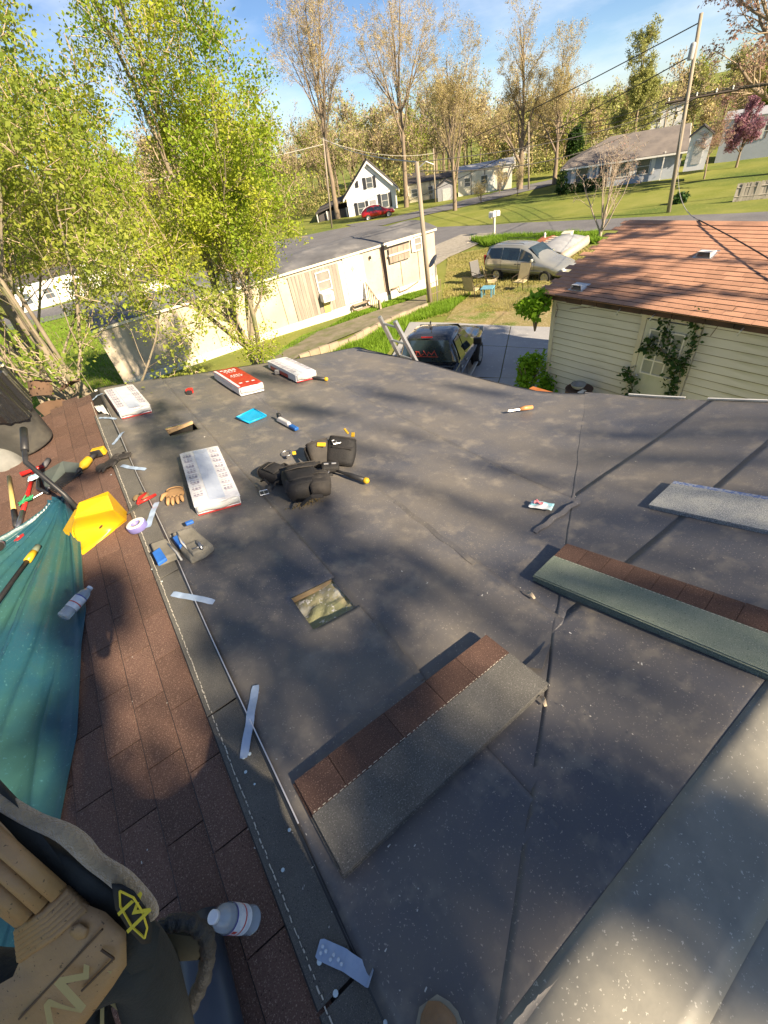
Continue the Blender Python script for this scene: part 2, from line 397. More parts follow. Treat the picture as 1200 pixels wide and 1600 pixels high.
# cut openings: decking edge and what shows inside
def opening(h, depth, floor_m, wood):
    x0, x1, y0, y1 = h; zc = RS((x0+x1)/2, (y0+y1)/2)
    mb = MB().use(ply_m)
    for (a, b, c, d) in ((x0, y0, x1, y0), (x1, y0, x1, y1), (x1, y1, x0, y1), (x0, y1, x0, y0)):
        za, zb = RS(a, b)+.010, RS(c, d)+.010
        mb.poly([(a, b, za), (c, d, zb), (c, d, zb-.018), (a, b, za-.018)])
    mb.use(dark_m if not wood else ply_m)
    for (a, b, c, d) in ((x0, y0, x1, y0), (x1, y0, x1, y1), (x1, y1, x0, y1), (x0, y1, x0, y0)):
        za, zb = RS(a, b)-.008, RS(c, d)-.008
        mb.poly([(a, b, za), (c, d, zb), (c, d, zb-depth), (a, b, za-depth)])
    mb.build('opening_lining', None, house)
    mb = MB(); mb.grid(lambda u, v: (x0-.01+(x1-x0+.02)*u, y0-.01+(y1-y0+.02)*v, zc-.012-depth*.95+.02*mnoise.noise(Vector((u*5, v*5, 3)))), 16, 16)
    mb.build('opening_floor', floor_m, house)
osb_m = mat('insulation_and_board', (.62, .60, .50), (.42, .38, .22), scale=9, detail=3, rough=.9, bump=.3, lay=((.30, .30, .16), 6, .48, .55), speck=(.75, .72, .65), sscale=24, samt=.1, contrast=(.45, .55))
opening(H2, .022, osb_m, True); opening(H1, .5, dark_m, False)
mb = MB(); mb.box(((H1[0]+H1[1])/2, H1[3]-.012, RS(.27, 4.3)-.005), (H1[1]-H1[0], .022, .028)); mb.build('opening_lip', ply_m, house)
# rake and eave trim
drip_m = mat('white_drip_edge', (.74, .74, .72), rough=.45)
def trim_run(pts, up, outw, mt, name):
    mb = MB()
    for a, b in zip(pts[:-1], pts[1:]):
        a, b = Vector(a), Vector(b); d = (b-a).normalized(); o = Vector((d.y, -d.x, 0))*outw
        mb.add([a, b, b+o, a+o, a+o-Vector((0, 0, .11)), b+o-Vector((0, 0, .11))], [(0, 1, 2, 3), (3, 2, 5, 4)])
    q = mb.build(name, mt, house, solid=.003); return q
trim_run([(x, rake_y(x), RS(x, rake_y(x))+.004) for x in np.linspace(-.28, 1.05, 8)][::-1], 0, -.03, drip_m, 'rake_trim')
trim_run([(eave_x(y), y, RS(eave_x(y)-.02, y)+.0) for y in np.linspace(5.68, 2.3, 14)], 0, -.02, black_m, 'eave_trim')
trim_run([(4.0, y, RS(3.98, y)+.034) for y in (1.95, 1.7, 1.45)], 0, -.02, drip_m, 'eave_trim')
trim_run([(4.0, y, RS(3.98, y)+.034) for y in (1.28, .9, .3, -.1)], 0, -.02, drip_m, 'eave_trim')
mb = MB(); yy = [-1.4, -.1, .5, 1.2, 1.9, 2.25]
mb.add([(3.93, y, RS(3.93, y)-.06) for y in yy]+[(3.93, y, 0) for y in yy], [(i, i+1, i+1+len(yy), i+len(yy)) for i in range(len(yy)-1)]); mb.build('gable_wall', offwhite_m, house, solid=.05)
# metal flange along the ridge line
edge_m = mat('flange_metal', (.78, .78, .80), rough=.35, metal=.5)
pts = [(XR-.004+.004*math.sin(y*3.1), y, RS(XR+.004, y)+.0212+.003*mnoise.noise(Vector((0, y*2, 0)))) for y in np.linspace(.62, 5.2, 60)]
mb = MB()
for a, b in zip(pts[:-1], pts[1:]):
    mb.add([(a[0]-.0022, a[1], a[2]), (b[0]-.0022, b[1], b[2]), (b[0]+.0022, b[1], b[2]+.001), (a[0]+.0022, a[1], a[2]+.001)], [(0, 1, 2, 3)])
mb.build('ridge_flange', edge_m, house, solid=.002)
mb = MB(); ys = np.linspace(-1.4, 6.02, 90)
for a, b in zip(ys[:-1], ys[1:]):
    mb.add([(XR-.020, a, RS(XR-.01, a)+.010), (XR-.020, b, RS(XR-.01, b)+.010), (XR-.006, b, RS(XR-.01, b)+.020), (XR-.006, a, RS(XR-.01, a)+.020)], [(0, 1, 2, 3)])
mb.build('ridge_gap', black_m, house, solid=.002)

# brown shingles on the left slope: single tabs, nearest 300 as parts
XL2 = -.362; EXPO = .134; TABL = .305
def shingle_mesh(L, W, mt, t=.0045, name='shingle'):
    # thick at the lower (left, -x) edge; origin at upper right edge
    mb = MB(); e = .0025
    mb.add([(-W, e, 0), (0, e, 0), (0, L-e, 0), (-W, L-e, 0), (-W, e, t+.004), (.02, e, t*.2), (.02, L-e, t*.2), (-W, L-e, t+.004)],
           [(0, 3, 2, 1), (4, 5, 6, 7), (0, 1, 5, 4), (1, 2, 6, 5), (2, 3, 7, 6), (3, 0, 4, 7)])
    c_ = .0045; o_ = len(mb.v)                   # darker lower lip, draws the course line
    mb.v[4] = (-W+c_, e, t+.004); mb.v[7] = (-W+c_, L-e, t+.004); mb.v += [(-W-.001, e, .0012), (-W-.001, L-e, .0012)]
    mb.f += [(o_, 4, 7, o_+1)]
    me = bpy.data.meshes.new(name); me.from_pydata(mb.v, [], mb.f); me.materials.append(mt); me.materials.append(asph_edge_m); me.polygons[len(me.polygons)-1].material_index = 1; me.update(); return me
sh_me = shingle_mesh(TABL, EXPO+.012, shingle_m)
tabs = []
for c in range(24):
    x = XL2 - c*EXPO
    off = (c*.1525 + (.03 if c % 3 else 0)) % TABL
    y = -1.4-off
    while y < 6.1:
        tabs.append((x, y, c)); y += TABL
def far_edge(x): return 6.0 + (x+.36)*.35
tabs = [t for t in tabs if t[1]+TABL < far_edge(t[0])+.15]
tabs.sort(key=lambda t: math.hypot(t[0], t[1]-.3) + (3 if t[1] < -.1 else 0) + (3 if t[0] < -1.6-.18*t[1] else 0))
for i, (x, y, c) in enumerate(tabs[:300]):
    o = bpy.data.objects.new('shingle', sh_me); COL.objects.link(o); o.parent = house
    o.location = (x, y, RS(x, y)+.002+R.uniform(0, .0012)); o.rotation_euler = (R.uniform(-.001, .001), -SB, R.uniform(-.004, .004))
mb = MB()
for (x, y, c) in tabs[300:]:
    M_ = T(x, y, RS(x, y)+.002, ry=-SB)
    mb.add([v.co for v in sh_me.vertices], [tuple(p.vertices) for p in sh_me.polygons], M_)
mb.build('shingle', shingle_m, house, kind='stuff')
mb = MB()
mb.add([(-4, -1.6, RS(-4, 0)-.016), (XR, -1.6, ZR-.016), (XR, 6.02, ZR-.016), (-4, 4.75, RS(-4, 0)-.016)], [(0, 1, 2, 3)]); mb.build('roof_deck', mat('felt', (.02, .018, .018)), house, solid=.02)
# grey starter shingles between the tabs and the flange
st_me = shingle_mesh(.98, XR-XL2-.004, grey_gran_m, t=.004, name='starter_shingle')
for k in range(8):
    y = -1.75+k*.985
    L = st_me
    if y+.98 > 6.05: break
    o = bpy.data.objects.new('starter_shingle', L); COL.objects.link(o); o.parent = house; o.location = (XR-.022+.0, y, RS(XR-.03, y)+.011); o.rotation_euler = (0, -SB, R.uniform(-.002, .002))
# broken white adhesive line on their edge: short raised dashes
mb = MB(); y = -.4
seal_m = mat('dried_sealant', (.62, .58, .48), (.45, .42, .36), scale=60, rough=.8)
while y < 5.6:
    l = R.uniform(.006, .02); x = XL2+.006+R.uniform(-.002, .002)
    mb.box((x, y, RS(x, y)+.020), (R.uniform(.002, .004), l, .003)); y += l+R.uniform(.002, .012)
mb.build('sealant_line', seal_m, house, kind='stuff')
# ------------------------------------------------------------------ neighbour's shed
shed = thing('shed', 'pale clapboard shed with a red shingled roof across the driveway', 'shed', loc=(0, 0, 0))
clap_m = mat('dirty_clapboard', (.70, .685, .63), (.58, .565, .51), scale=2.2, detail=9, rough=.75, bump=.08, stretch=(1, .35, 2), lay=((.42, .43, .30), 1.1, .5, .75), rnd=.04)
SX, SY0, SY1 = 8.6, -1.2, 6.24
yA, yB = 4.20, 3.24                            # door frame
lap_shadow_m = mat('lap_shadow_line', (.12, .11, .085), (.20, .19, .15), scale=7, rough=.9)  # dark colour stands in for the shadow line under each lap
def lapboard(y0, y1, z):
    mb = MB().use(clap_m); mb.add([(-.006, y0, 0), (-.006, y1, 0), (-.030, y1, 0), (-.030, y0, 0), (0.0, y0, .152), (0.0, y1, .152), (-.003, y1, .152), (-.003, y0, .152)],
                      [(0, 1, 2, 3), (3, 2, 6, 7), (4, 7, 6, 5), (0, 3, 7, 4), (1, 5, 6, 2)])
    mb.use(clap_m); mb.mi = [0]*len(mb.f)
    mb.use(lap_shadow_m).add([(-.0285, y0, 0), (-.0285, y1, 0), (-.0255, y1, -.011), (-.0255, y0, -.011)], [(0, 1, 2, 3)])
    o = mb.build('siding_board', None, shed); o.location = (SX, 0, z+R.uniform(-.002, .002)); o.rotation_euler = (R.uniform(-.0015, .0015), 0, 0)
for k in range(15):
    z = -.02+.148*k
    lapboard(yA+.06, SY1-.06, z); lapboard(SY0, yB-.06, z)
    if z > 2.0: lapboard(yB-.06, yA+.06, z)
mb = MB(); mb.box((SX+.06, (SY0+SY1)/2, 1.05), (.1, SY1-SY0-.02, 2.3)); mb.build('wall', clap_m, shed)
mb = MB(); mb.add([(SX+.02, SY1-.03, 0), (13.9, SY1-.03, 0), (13.9, SY1-.03, 2.15), (11.2, SY1-.03, 2.9), (SX+.02, SY1-.03, 2.15)], [(0, 1, 2, 3, 4)]); mb.build('end_wall', clap_m, shed, solid=.03)
mb = MB(); mb.box((SX-.02, SY1-.02, 1.05), (.07, .09, 2.26)); mb.build('corner_board', offwhite_m, shed)
# roof: courses of single shingles
ES = Vector((8.33, 0, 2.27)); RG = Vector((11.2, 0, 3.02)); sv = (RG-ES); SLn = sv.length; su = sv.normalized(); th = math.atan2(sv.z, sv.x)
tw, ex = .30, .135
me_s = shingle_mesh(tw, ex+.012, shred_m, t=.008)
MS = Matrix.Rotation(math.pi, 4, 'Z')
cells = []
nc = int(SLn/ex)
for c in range(nc+1):
    off = (c % 2)*.15+.04*(c % 3); y = SY1+.12+off
    while y-tw > SY0-.3:
        cells.append((c, y, tw)); y -= tw
cells.sort(key=lambda t: (Vector((8.33+t[0]*.13, t[1]))).length)
def shp(c, y):
    p = ES + su*(c*ex+ex) ; return Vector((p.x, y, p.z+.004))
stuff = MB()
for i, (c, y, _) in enumerate(cells):
    p = shp(c, y)
    Mx = Matrix.Translation((p.x, p.y-tw, p.z+R.uniform(0, .003))) @ Matrix.Rotation(-th, 4, 'Y')
    if y > SY1+.12: pass
    if i < 300:
        o = bpy.data.objects.new('shingle', me_s); COL.objects.link(o); o.parent = shed; o.matrix_local = Mx
    else: stuff.add([v.co for v in me_s.vertices], [tuple(q.vertices) for q in me_s.polygons], Mx)
stuff.build('shingle', shred_m, shed, kind='stuff')
mb = MB(); mb.add([(8.35, SY0-.3, 2.262), (8.35, SY1+.1, 2.262), (11.2, SY1+.1, 3.01), (11.2, SY0-.3, 3.01)], [(0, 1, 2, 3)])
mb.add([(11.2, SY0-.3, 3.03), (11.2, SY1+.12, 3.03), (14.1, SY1+.12, 2.2), (14.1, SY0-.3, 2.2)], [(0, 1, 2, 3)]); mb.build('roof_deck', shred_m, shed, solid=.02)
mb = MB(); mb.add([(11.06, SY0-.3, 3.0), (11.06, SY1+.14, 3.0), (11.2, SY1+.14, 3.045), (11.2, SY0-.3, 3.045), (11.34, SY0-.3, 3.0), (11.34, SY1+.14, 3.0)], [(0, 1, 2, 3), (3, 2, 5, 4)]); mb.build('ridge_cap', shred_m, shed, solid=.012)
rot_m = mat('rotten_fascia', (.10, .055, .04), (.035, .025, .02), scale=5, rough=.9, bump=.4, bscale=30, stretch=(1, .4, 1))
mb = MB(); y = SY0
while y < SY1+.1:
    l = R.uniform(.3, .9); mb.box((8.38+R.uniform(-.006, .006), min(y+l/2, SY1-.1), 2.205+R.uniform(-.012, .008)), (.022, l-.01, .09+R.uniform(-.015, .015))); y += l
mb.box((8.5, 2.6, 2.165), (.24, 7.4, .015)); mb.build('fascia', rot_m, shed)
for yy in (4.6, 3.95, 2.55):                     # loose gutter brackets
    mb = MB().use(metal_m); mb.tube([(8.36, yy, 2.2), (8.30, yy, 2.17), (8.29, yy+.03, 2.11), (8.34, yy+.03, 2.09)], .012, 6); mb.build('gutter_bracket', None, shed)
# door
door_m = mat('dusty_white_door', (.60, .61, .55), (.44, .47, .38), scale=2, detail=8, rough=.55, stretch=(1, 1, .4))
glass_m = mat('window_glass', (.22, .25, .26), (.36, .38, .38), scale=1.8, rough=.12, spec=.8)
mb = MB(); mb.box((SX-.03, (yA+yB)/2, 1.0), (.04, yA-yB-.1, 2.04)); door = mb.build('door', door_m, shed)
for y in (yA, yB):
    mb = MB(); mb.box((SX-.04, y, 1.04), (.06, .09, 2.16)); mb.build('door_frame', offwhite_m, shed)
mb = MB(); mb.box((SX-.045, (yA+yB)/2, 2.10), (.07, yA-yB+.10, .08)); mb.build('door_frame', offwhite_m, shed)
wy0, wy1, wz0, wz1 = yB+.17, yA-.17, 1.02, 1.86
for i in range(3):
    for j in range(3):
        mb = MB(); a = wy0+(wy1-wy0)*(i+.5)/3; b = wz0+(wz1-wz0)*(j+.5)/3
        mb.box((SX-.056, a, b), (.006, (wy1-wy0)/3-.02, (wz1-wz0)/3-.02)); mb.build('pane', glass_m, door)
mb = MB()
for i in range(4): mb.box((SX-.064, wy0+(wy1-wy0)*i/3, (wz0+wz1)/2), (.022, .026, wz1-wz0+.026))
for j in range(4): mb.box((SX-.0645, (wy0+wy1)/2, wz0+(wz1-wz0)*j/3), (.020, wy1-wy0+.026, .026))
mb.build('window_grid', white_m, door)
mb = MB(); mb.lathe([(.0, 0), (.026, .005), (.028, .03), (.012, .045), (.01, .07)], 12, T(SX-.12, yA-.13, .95, ry=rad(90))); mb.build('door_knob', metal_m, door, smooth=True)
def roof_vent(px, py, lab):
    # low slanted metal hood on the shed roof
    r = ray(px, py); n = su.cross(Vector((0, 1, 0))); n = n if n.z > 0 else -n
    t = ((ES-EYE).dot(n))/r.dot(n); p = EYE+r*t
    M_ = Matrix((su, Vector((0, 1, 0)), n)).transposed().to_4x4(); M_.translation = p
    e = thing('roof_vent', lab, 'roof vent', M=M_)
    mb = MB(); mb.box((0, 0, .012), (.30, .34, .008)); mb.build('flashing', metal_m, e, bevel=.003)
    mb = MB(); mb.add([(-.12, -.13, .012), (.12, -.13, .012), (.12, .13, .012), (-.12, .13, .012), (-.10, -.11, .10), (.10, -.12, .03), (.10, .12, .03), (-.10, .11, .10)], [(4, 5, 6, 7), (0, 1, 5, 4), (1, 2, 6, 5), (2, 3, 7, 6)])
    mb.build('hood', white_m, e, bevel=.006, solid=.004)
roof_vent(1103, 398, 'white metal vent in the middle of the red shed roof'); roof_vent(905, 449, 'small bent vent near the left eave corner of the red shed roof')

# ------------------------------------------------------------------ mobile home
P1 = gp(553, 487); U = Vector((math.sin(rad(94)), math.cos(rad(94)), 0)); Nn = Vector((-U.y, U.x, 0))
def onw(px, py):
    d = ray(px, py); t = (P1-EYE).dot(Nn)/d.dot(Nn); return EYE+d*t
Lx0 = (onw(160, 540)-P1).dot(U); Lx1 = (onw(681, 400)-P1).dot(U)
ORG = P1 + U*Lx0; ORG.z = 0; TL = Lx1-Lx0
def loc(px, py):
    p = onw(px, py); return ((p-ORG).dot(U), p.z)
Mtr = Matrix((U, Nn, Vector((0, 0, 1)))).transposed().to_4x4(); Mtr.translation = ORG
ztop = (loc(597, 380)[1]+loc(678, 358)[1])/2
trm = mat('cream_siding', (.56, .49, .39), (.43, .37, .29), scale=.7, detail=8, rough=.65, bump=.03, lay=((.46, .38, .28), .9, .5, .85), speck=(.4, .33, .24), sscale=9, samt=-.2)
trw = mat('white_skirting', (.74, .70, .60), (.62, .58, .48), scale=1.2, detail=8, rough=.6)
roofd = mat('mobile_roof_coating', (.15, .15, .155), (.09, .09, .095), scale=.8, detail=8, rough=.7, bump=.1, lay=((.24, .23, .22), .7, .5, .7))
mh = thing('mobile_home', 'long cream mobile home with grey boarded section and white door', 'mobile home', M=Mtr)
zb = -3.0; W = 3.9
mb = MB(); mb.box((TL/2, W/2+.02, (ztop+zb)/2), (TL, W, ztop-zb)); mb.build('wall', trm, mh)
mb = MB(); n = 24
mb.grid(lambda u, v: (-.12+(TL+.24)*u, -.12+(W+.28)*v, ztop+.03+.28*math.sin(math.pi*v)+.02*mnoise.noise(Vector((u*14, v*3, 1)))), 40, 10); mb.build('roof', roofd, mh, solid=.03)
mb = MB(); mb.box((TL/2, -.07, ztop-.03), (TL+.2, .05, .14)); mb.box((TL+.06, W/2, ztop-.03), (.05, W+.1, .14)); mb.build('eave_trim', trw, mh)
# skirting panels (separate sheets) up to the floor line
zf = loc(553, 470)[1]-.1
xs = 0.0; k = 0
while xs < TL-.1:
    l = min(1.2, TL-xs); zt = zf+.0
    if not (loc(540, 480)[0]-.2 < xs < loc(566, 480)[0]-.6):
        mb = MB(); mb.box((xs+l/2, -.025, (zt+zb)/2), (l-.015, .03, zt-zb)); mb.build('skirting_panel', trw, mh)
    xs += l; k += 1
# grey vertical boards
gb = mat('grey_boards', (.36, .31, .26), (.24, .21, .18), scale=3, detail=6, rough=.9, bump=.2, stretch=(4, 1, .25), rnd=.18)
xa, xb = loc(447, 430)[0], loc(533, 440)[0]; nbd = 15
for i in range(nbd):
    a = xa+(xb-xa)*i/nbd; mb = MB(); wdt = (xb-xa)/nbd
    mb.box((a+wdt/2, -.02, (zf+ztop-.22)/2), (wdt-.012, .025+R.uniform(0, .01), ztop-.22-zf-.02)); mb.build('board', gb, mh)
xd0, xd1 = loc(541, 440)[0], loc(567, 440)[0]
mb = MB(); mb.box(((xd0+xd1)/2-.25, -.008, (zf+ztop)/2-.1), (xd1-xd0+.9, .02, ztop-zf-.25)); mb.build('white_panel', white_m, mh)
dz0, dz1 = zf+.05, zf+2.05
mb = MB(); mb.box(((xd0+xd1)/2, -.035, (dz0+dz1)/2), (.86, .04, dz1-dz0)); dr = mb.build('door', white_m, mh, bevel=.006)
mb = MB()
for a in (-.47, .47): mb.box(((xd0+xd1)/2+a, -.03, (dz0+dz1)/2+.03), (.07, .06, dz1-dz0+.08))
mb.box(((xd0+xd1)/2, -.031, dz1+.05), (1.0, .058, .07)); mb.build('door_frame', trw, mh)
mb = MB(); mb.prism([(0, .17), (.12, 0), (0, -.17), (-.12, 0)], .02, T((xd0+xd1)/2-.02, -.05, dz1-.45, rx=rad(90))); mb.build('diamond_window', glass_m, dr)
mb = MB(); mb.lathe([(.0, .08), (.03, .07), (.03, .04), (.012, .03), (.012, 0)], 10, T((xd0+xd1)/2+.34, -.055, dz0+.95, rx=rad(90))); mb.build('door_knob', metal_m, dr, smooth=True)
mb = MB(); mb.box((xd1+.62, -.07, dz1-.2), (.07, .1, .14)); mb.build('porch_light', black_m, mh, bevel=.01)
def window(parent, x, z, wd, h, shade=None, y=-.02, frame=white_m, glass=glass_m, bars=1):
    mb = MB(); t = .05
    for a in (-1, 1): mb.box((x+a*(wd/2), y-.02, z), (t, .06, h+t))
    for a in (-1, 1): mb.box((x, y-.021, z+a*h/2), (wd-t, .058, t))
    if bars: mb.box((x, y-.015, z), (wd-t, .04, t*.7))
    f = mb.build('window', frame, parent)
    mb = MB(); mb.box((x, y-.002, z), (wd-t, .02, h-t)); mb.build('pane', glass, f); return f
grey_win = mat('curtained_glass', (.30, .28, .25), (.20, .19, .18), scale=2, rough=.2, spec=.7)
ax, az = loc(504, 445)
window(mh, loc(500, 417)[0], ztop-.82, .75, .85, glass=grey_win, y=-.045)
ac = MB(); az = min(az, ztop-1.45); ac.box((ax, -.24, az-.05), (.62, .45, .42)); a_ = ac.build('air_conditioner', white_m, mh, bevel=.015)
mb = MB()
for i in range(8): mb.box((ax-.02, -.475, az-.2+.042*i), (.4, .02, .018))
mb.build('grille', mat('grey_plastic', (.28, .28, .28)), a_)
fx, fz = loc(508, 467)
mb = MB(); mb.box((fx, -.05, fz-.1), (.34, .02, 1.1)); mb.build('yellow_panel', mat('foam_yellow', (.62, .50, .14), (.55, .42, .12), scale=4), mh)
# right part: joint strip, awning box, windows
jx = loc(601, 420)[0]
mb = MB(); mb.box((jx, -.06, (zf+ztop)/2-.1), (.12, .12, ztop-zf+.1)); mb.build('joint_strip', mat('rust_brown', (.16, .10, .08), (.10, .07, .06)), mh)
mb = MB(); mb.box(((loc(600, 378)[0]+loc(640, 366)[0])/2, -.14, ztop-.10), (loc(640, 366)[0]-loc(600, 378)[0], .22, .10)); mb.build('awning_rail', trw, mh)
x0, z0 = loc(605, 388); x1, z1 = loc(636, 372)
for i in range(7):
    mb = MB(); a = x0+(x1-x0)*(i+.5)/7; mb.box((a, -.10-.01*(i % 2), ztop-.62), ((x1-x0)/7-.01, .03, .7)); mb.build('awning_slat', mat('faded_awning', (.34, .27, .21), (.26, .21, .17), scale=4, rnd=.1), mh)
mb = MB(); mb.box(((x0+x1)/2, -.15, ztop-.60), (x1-x0+.1, .03, .09)); mb.build('awning_bar', offwhite_m, mh)
window(mh, loc(620, 400)[0], loc(620, 400)[1], .6, .42, glass=grey_win); window(mh, loc(652, 381)[0], loc(652, 381)[1], .45, .6, glass=grey_win)
mb = MB(); mb.box((loc(644, 384)[0], -.04, loc(644, 384)[1]), (.16, .04, .6)); mb.build('shutter', trw, mh)
# thin conduit pipes and a hand rail
mb = MB(); q0, q1 = loc(607, 452), loc(634, 443)
mb.tube([(q0[0], -.2, q0[1]), (q1[0]-.6, -.2, q0[1]+.02), (q1[0]-.5, -.1, q0[1]-.3), (q1[0], -.1, q0[1]-.28), (q1[0]+.8, -.08, q0[1]-.1)], .03, 6); mb.build('pipe', mat('rust_pipe', (.25, .17, .12)), mh, smooth=True)
for i in range(1, 15):                          # vertical siding seams
    xx_ = TL*i/15
    if xa-.1 < xx_ < xd1+.5: continue
    mb = MB(); mb.box((xx_, -.012, (zf+ztop)/2), (.035, .024, ztop-zf-.1)); mb.build('siding_seam', trm, mh)
# doorstep
lum = mat('step_timber', (.42, .33, .24), (.30, .23, .17), scale=4, rough=.9, stretch=(1, 1, 1), rnd=.1)
st = thing('wooden_steps', 'weathered timber steps with a railing leading to the white door', 'steps', M=Mtr @ T((xd0+xd1)/2, -.10, 0))
for i in range(4):
    zt = zf-.04-.2*i
    mb = MB(); mb.box((0, -.2-.27*i, zt), (1.0, .27, .035)); mb.build('tread', lum, st)
for sx in (-.46, .46):
    mb = MB(); mb.add([(sx-.02, -.02, zf-.06), (sx-.02, -1.25, zf-.95), (sx-.02, -1.15, zb+.5), (sx-.02, -.02, zb+.5)], [(0, 1, 2, 3)]); mb.build('stringer', lum, st, solid=.04)
for i in range(6):
    yv = -.12-.21*i; zv = zf-.14*i
    mb = MB(); mb.box((.52, yv, zv+.35), (.045, .045, .95)); mb.build('baluster', lum, st)
mb = MB(); mb.tube([(.52, -.05, zf+.85), (.52, -1.3, zf+.02)], .035, 4); mb.build('handrail', lum, st)
mb = MB(); mb.box((.52, -1.32, zf-.45), (.09, .09, 1.2)); mb.build('post', lum, st)
# low blocks along a wet concrete walk in front of the mobile home
walk_m = mat('mossy_concrete', (.22, .19, .14), (.14, .13, .08), scale=2, rough=.9, bump=.3, bscale=12, lay=((.11, .13, .04), 1.5, .5, .7))
wa = [gp(340, 640), gp(480, 552), gp(600, 505), gp(668, 478)]; wb = [gp(350, 610), gp(470, 530), gp(590, 487), gp(665, 462)]
patch('path', [tuple(p[:2]) for p in wa]+[tuple(p[:2]) for p in wb[::-1]], walk_m, .07, .5)
wallm = mat('tan_block', (.38, .31, .22), (.27, .22, .16), scale=3, rough=.95, bump=.3, rnd=.12)
lw = thing('retaining_wall', 'low crumbling block wall beside the path before the mobile home', 'wall', loc=(0, 0, 0))
def run(points, step, fn):
    for a, b in zip(points[:-1], points[1:]):
        d = (b-a); n = max(1, int(Vector((d.x, d.y)).length/step))
        for i in range(n): fn(a.lerp(b, i/n), a.lerp(b, (i+1)/n))
def blk(a, b):
    mid = (a+b)/2; z = G(mid.x, mid.y)
    mb = MB(); mb.box((0, 0, .1), ((b-a).length*.97, .16, .42)); o = mb.build('block', wallm, lw, bevel=.01); o.location = (mid.x, mid.y, z+R.uniform(-.03, .03)); o.rotation_euler = (0, 0, math.atan2(b.y-a.y, b.x-a.x)+R.uniform(-.03, .03))
run([gp(470, 566), gp(545, 540), gp(600, 512), gp(668, 484)], .42, blk)

# ------------------------------------------------------------------ cars
tyre_m = mat('tyre', (.02, .02, .02), rough=.85); rim_m = mat('alloy', (.55, .55, .56), rough=.3, metal=.8)
carglass = mat('car_glass', (.02, .03, .035), (.03, .05, .06), scale=2, rough=.05, spec=1.0, coat=.5)
def lofted(st_, name, mt, parent, sub=1):
    mb = MB(); n = 10; vs = []
    for (x, zb_, zl, zt, w_, wt) in st_:
        zm = zb_*.45+zl*.55
        vs += [(x, -w_*.9, zb_), (x, -w_, zm), (x, -w_*.985, zl), (x, -wt, zt-.05), (x, -wt*.8, zt), (x, wt*.8, zt), (x, wt, zt-.05), (x, w_*.985, zl), (x, w_, zm), (x, w_*.9, zb_)]
    fs = [(i*n+k, i*n+(k+1) % n, (i+1)*n+(k+1) % n, (i+1)*n+k) for i in range(len(st_)-1) for k in range(n)]
    fs += [tuple(range(n))[::-1], tuple(range((len(st_)-1)*n, len(st_)*n))]
    mb.add(vs, fs); return mb.build(name, mt, parent, smooth=True, sub=sub)
def wheel(parent, x, y, r, wd=.2):
    mb = MB(); s = 1 if y > 0 else -1
    mb.lathe([(r*.62, -wd/2), (r*.93, -wd/2), (r, -wd*.35), (r, wd*.35), (r*.93, wd/2), (r*.62, wd/2)], 24, T(x, y, r, rx=rad(90)), cap=False); wl = mb.build('wheel', tyre_m, parent, smooth=True)
    mb = MB(); mb.lathe([(.03, .0), (.05, .0), (r*.3, -.02), (r*.62, .02), (r*.66, .0)], 20, T(x, y+s*wd*.42, r, rx=rad(-90*s)), cap=False)
    for k in range(5):
        a = k*math.tau/5; mb.box((math.cos(a)*r*.33, math.sin(a)*r*.33, .0), (r*.6, r*.16, .02), T(x, y+s*wd*.46, r, rx=rad(-90*s)), rz=a)
    mb.build('rim', rim_m, wl)
    mb = MB(); mb.lathe([(.001, -.02), (r+.06, -.02), (r+.06, .02), (.001, .02)], 24, T(x, y-s*.02*1, r+.01, rx=rad(90))); mb.build('wheel_arch', black_m, parent)
def side_pane(st_, x0, x1, lo, hi, parent, name='side_window', both=True, off=.012, sl0=0, sl1=0):
    def S(x, t):
        for a, b in zip(st_[:-1], st_[1:]):
            if a[0] <= x <= b[0]:
                k = (x-a[0])/(b[0]-a[0]); v = [a[i]+(b[i]-a[i])*k for i in range(6)]; break
        else: v = st_[-1]
        return (v[4]*.985+(v[5]-v[4]*.985)*t+off, v[2]+(v[3]-.05-v[2])*t)
    for s in ((-1, 1) if both else (-1,)):
        mb = MB(); q = []
        for (x, t) in ((x0+sl0, lo), (x1+sl1, lo), (x1, hi), (x0, hi)):
            y, z = S(x, t); q.append((x, s*y, z))
        mb.add(q, [(0, 1, 2, 3) if s < 0 else (3, 2, 1, 0)]); mb.build(name, carglass, parent, solid=.006)
def end_pane(q, parent, name, mt=carglass):
    mb = MB(); mb.add(q, [(0, 1, 2, 3)]); return mb.build(name, mt, parent, solid=.008)

# minivan, side to us, nose to the right
vr, vf = gp(766, 441), gp(872, 448)
vd = (vf-vr); vd.z = 0; vd.normalize()
vd = Vector((math.sin(rad(172)), math.cos(rad(172)), 0))
van_w = mat('champagne_paint', (.44, .44, .40), (.40, .41, .38), scale=2, rough=.22, metal=.55, coat=.6)
vb = gp(757, 436); vb = vb + Vector((vd.y, -vd.x, 0)) * -0.9
Mv = Matrix((-vd, Vector((vd.y, -vd.x, 0)), Vector((0, 0, 1)))).transposed().to_4x4()
Mv.translation = vb + vd*4.75; Mv.translation.z = G(vb.x, vb.y)-.02
van = thing('minivan', 'champagne minivan parked on the grass behind the patio chairs', 'minivan', M=Mv)
vst = [(0, .42, .60, .66, .62, .45), (.06, .30, .66, .74, .80, .6), (.5, .24, .82, .90, .93, .72), (1.15, .24, .98, 1.04, .96, .76), (1.35, .24, 1.0, 1.10, .96, .78), (2.2, .24, 1.02, 1.64, .97, .68), (2.7, .24, 1.03, 1.72, .97, .67), (3.9, .25, 1.05, 1.73, .97, .67), (4.5, .26, 1.05, 1.68, .95, .66), (4.78, .32, 1.02, 1.45, .90, .64), (4.86, .40, .92, 1.05, .82, .6)]
lofted(vst, 'body', van_w, van)
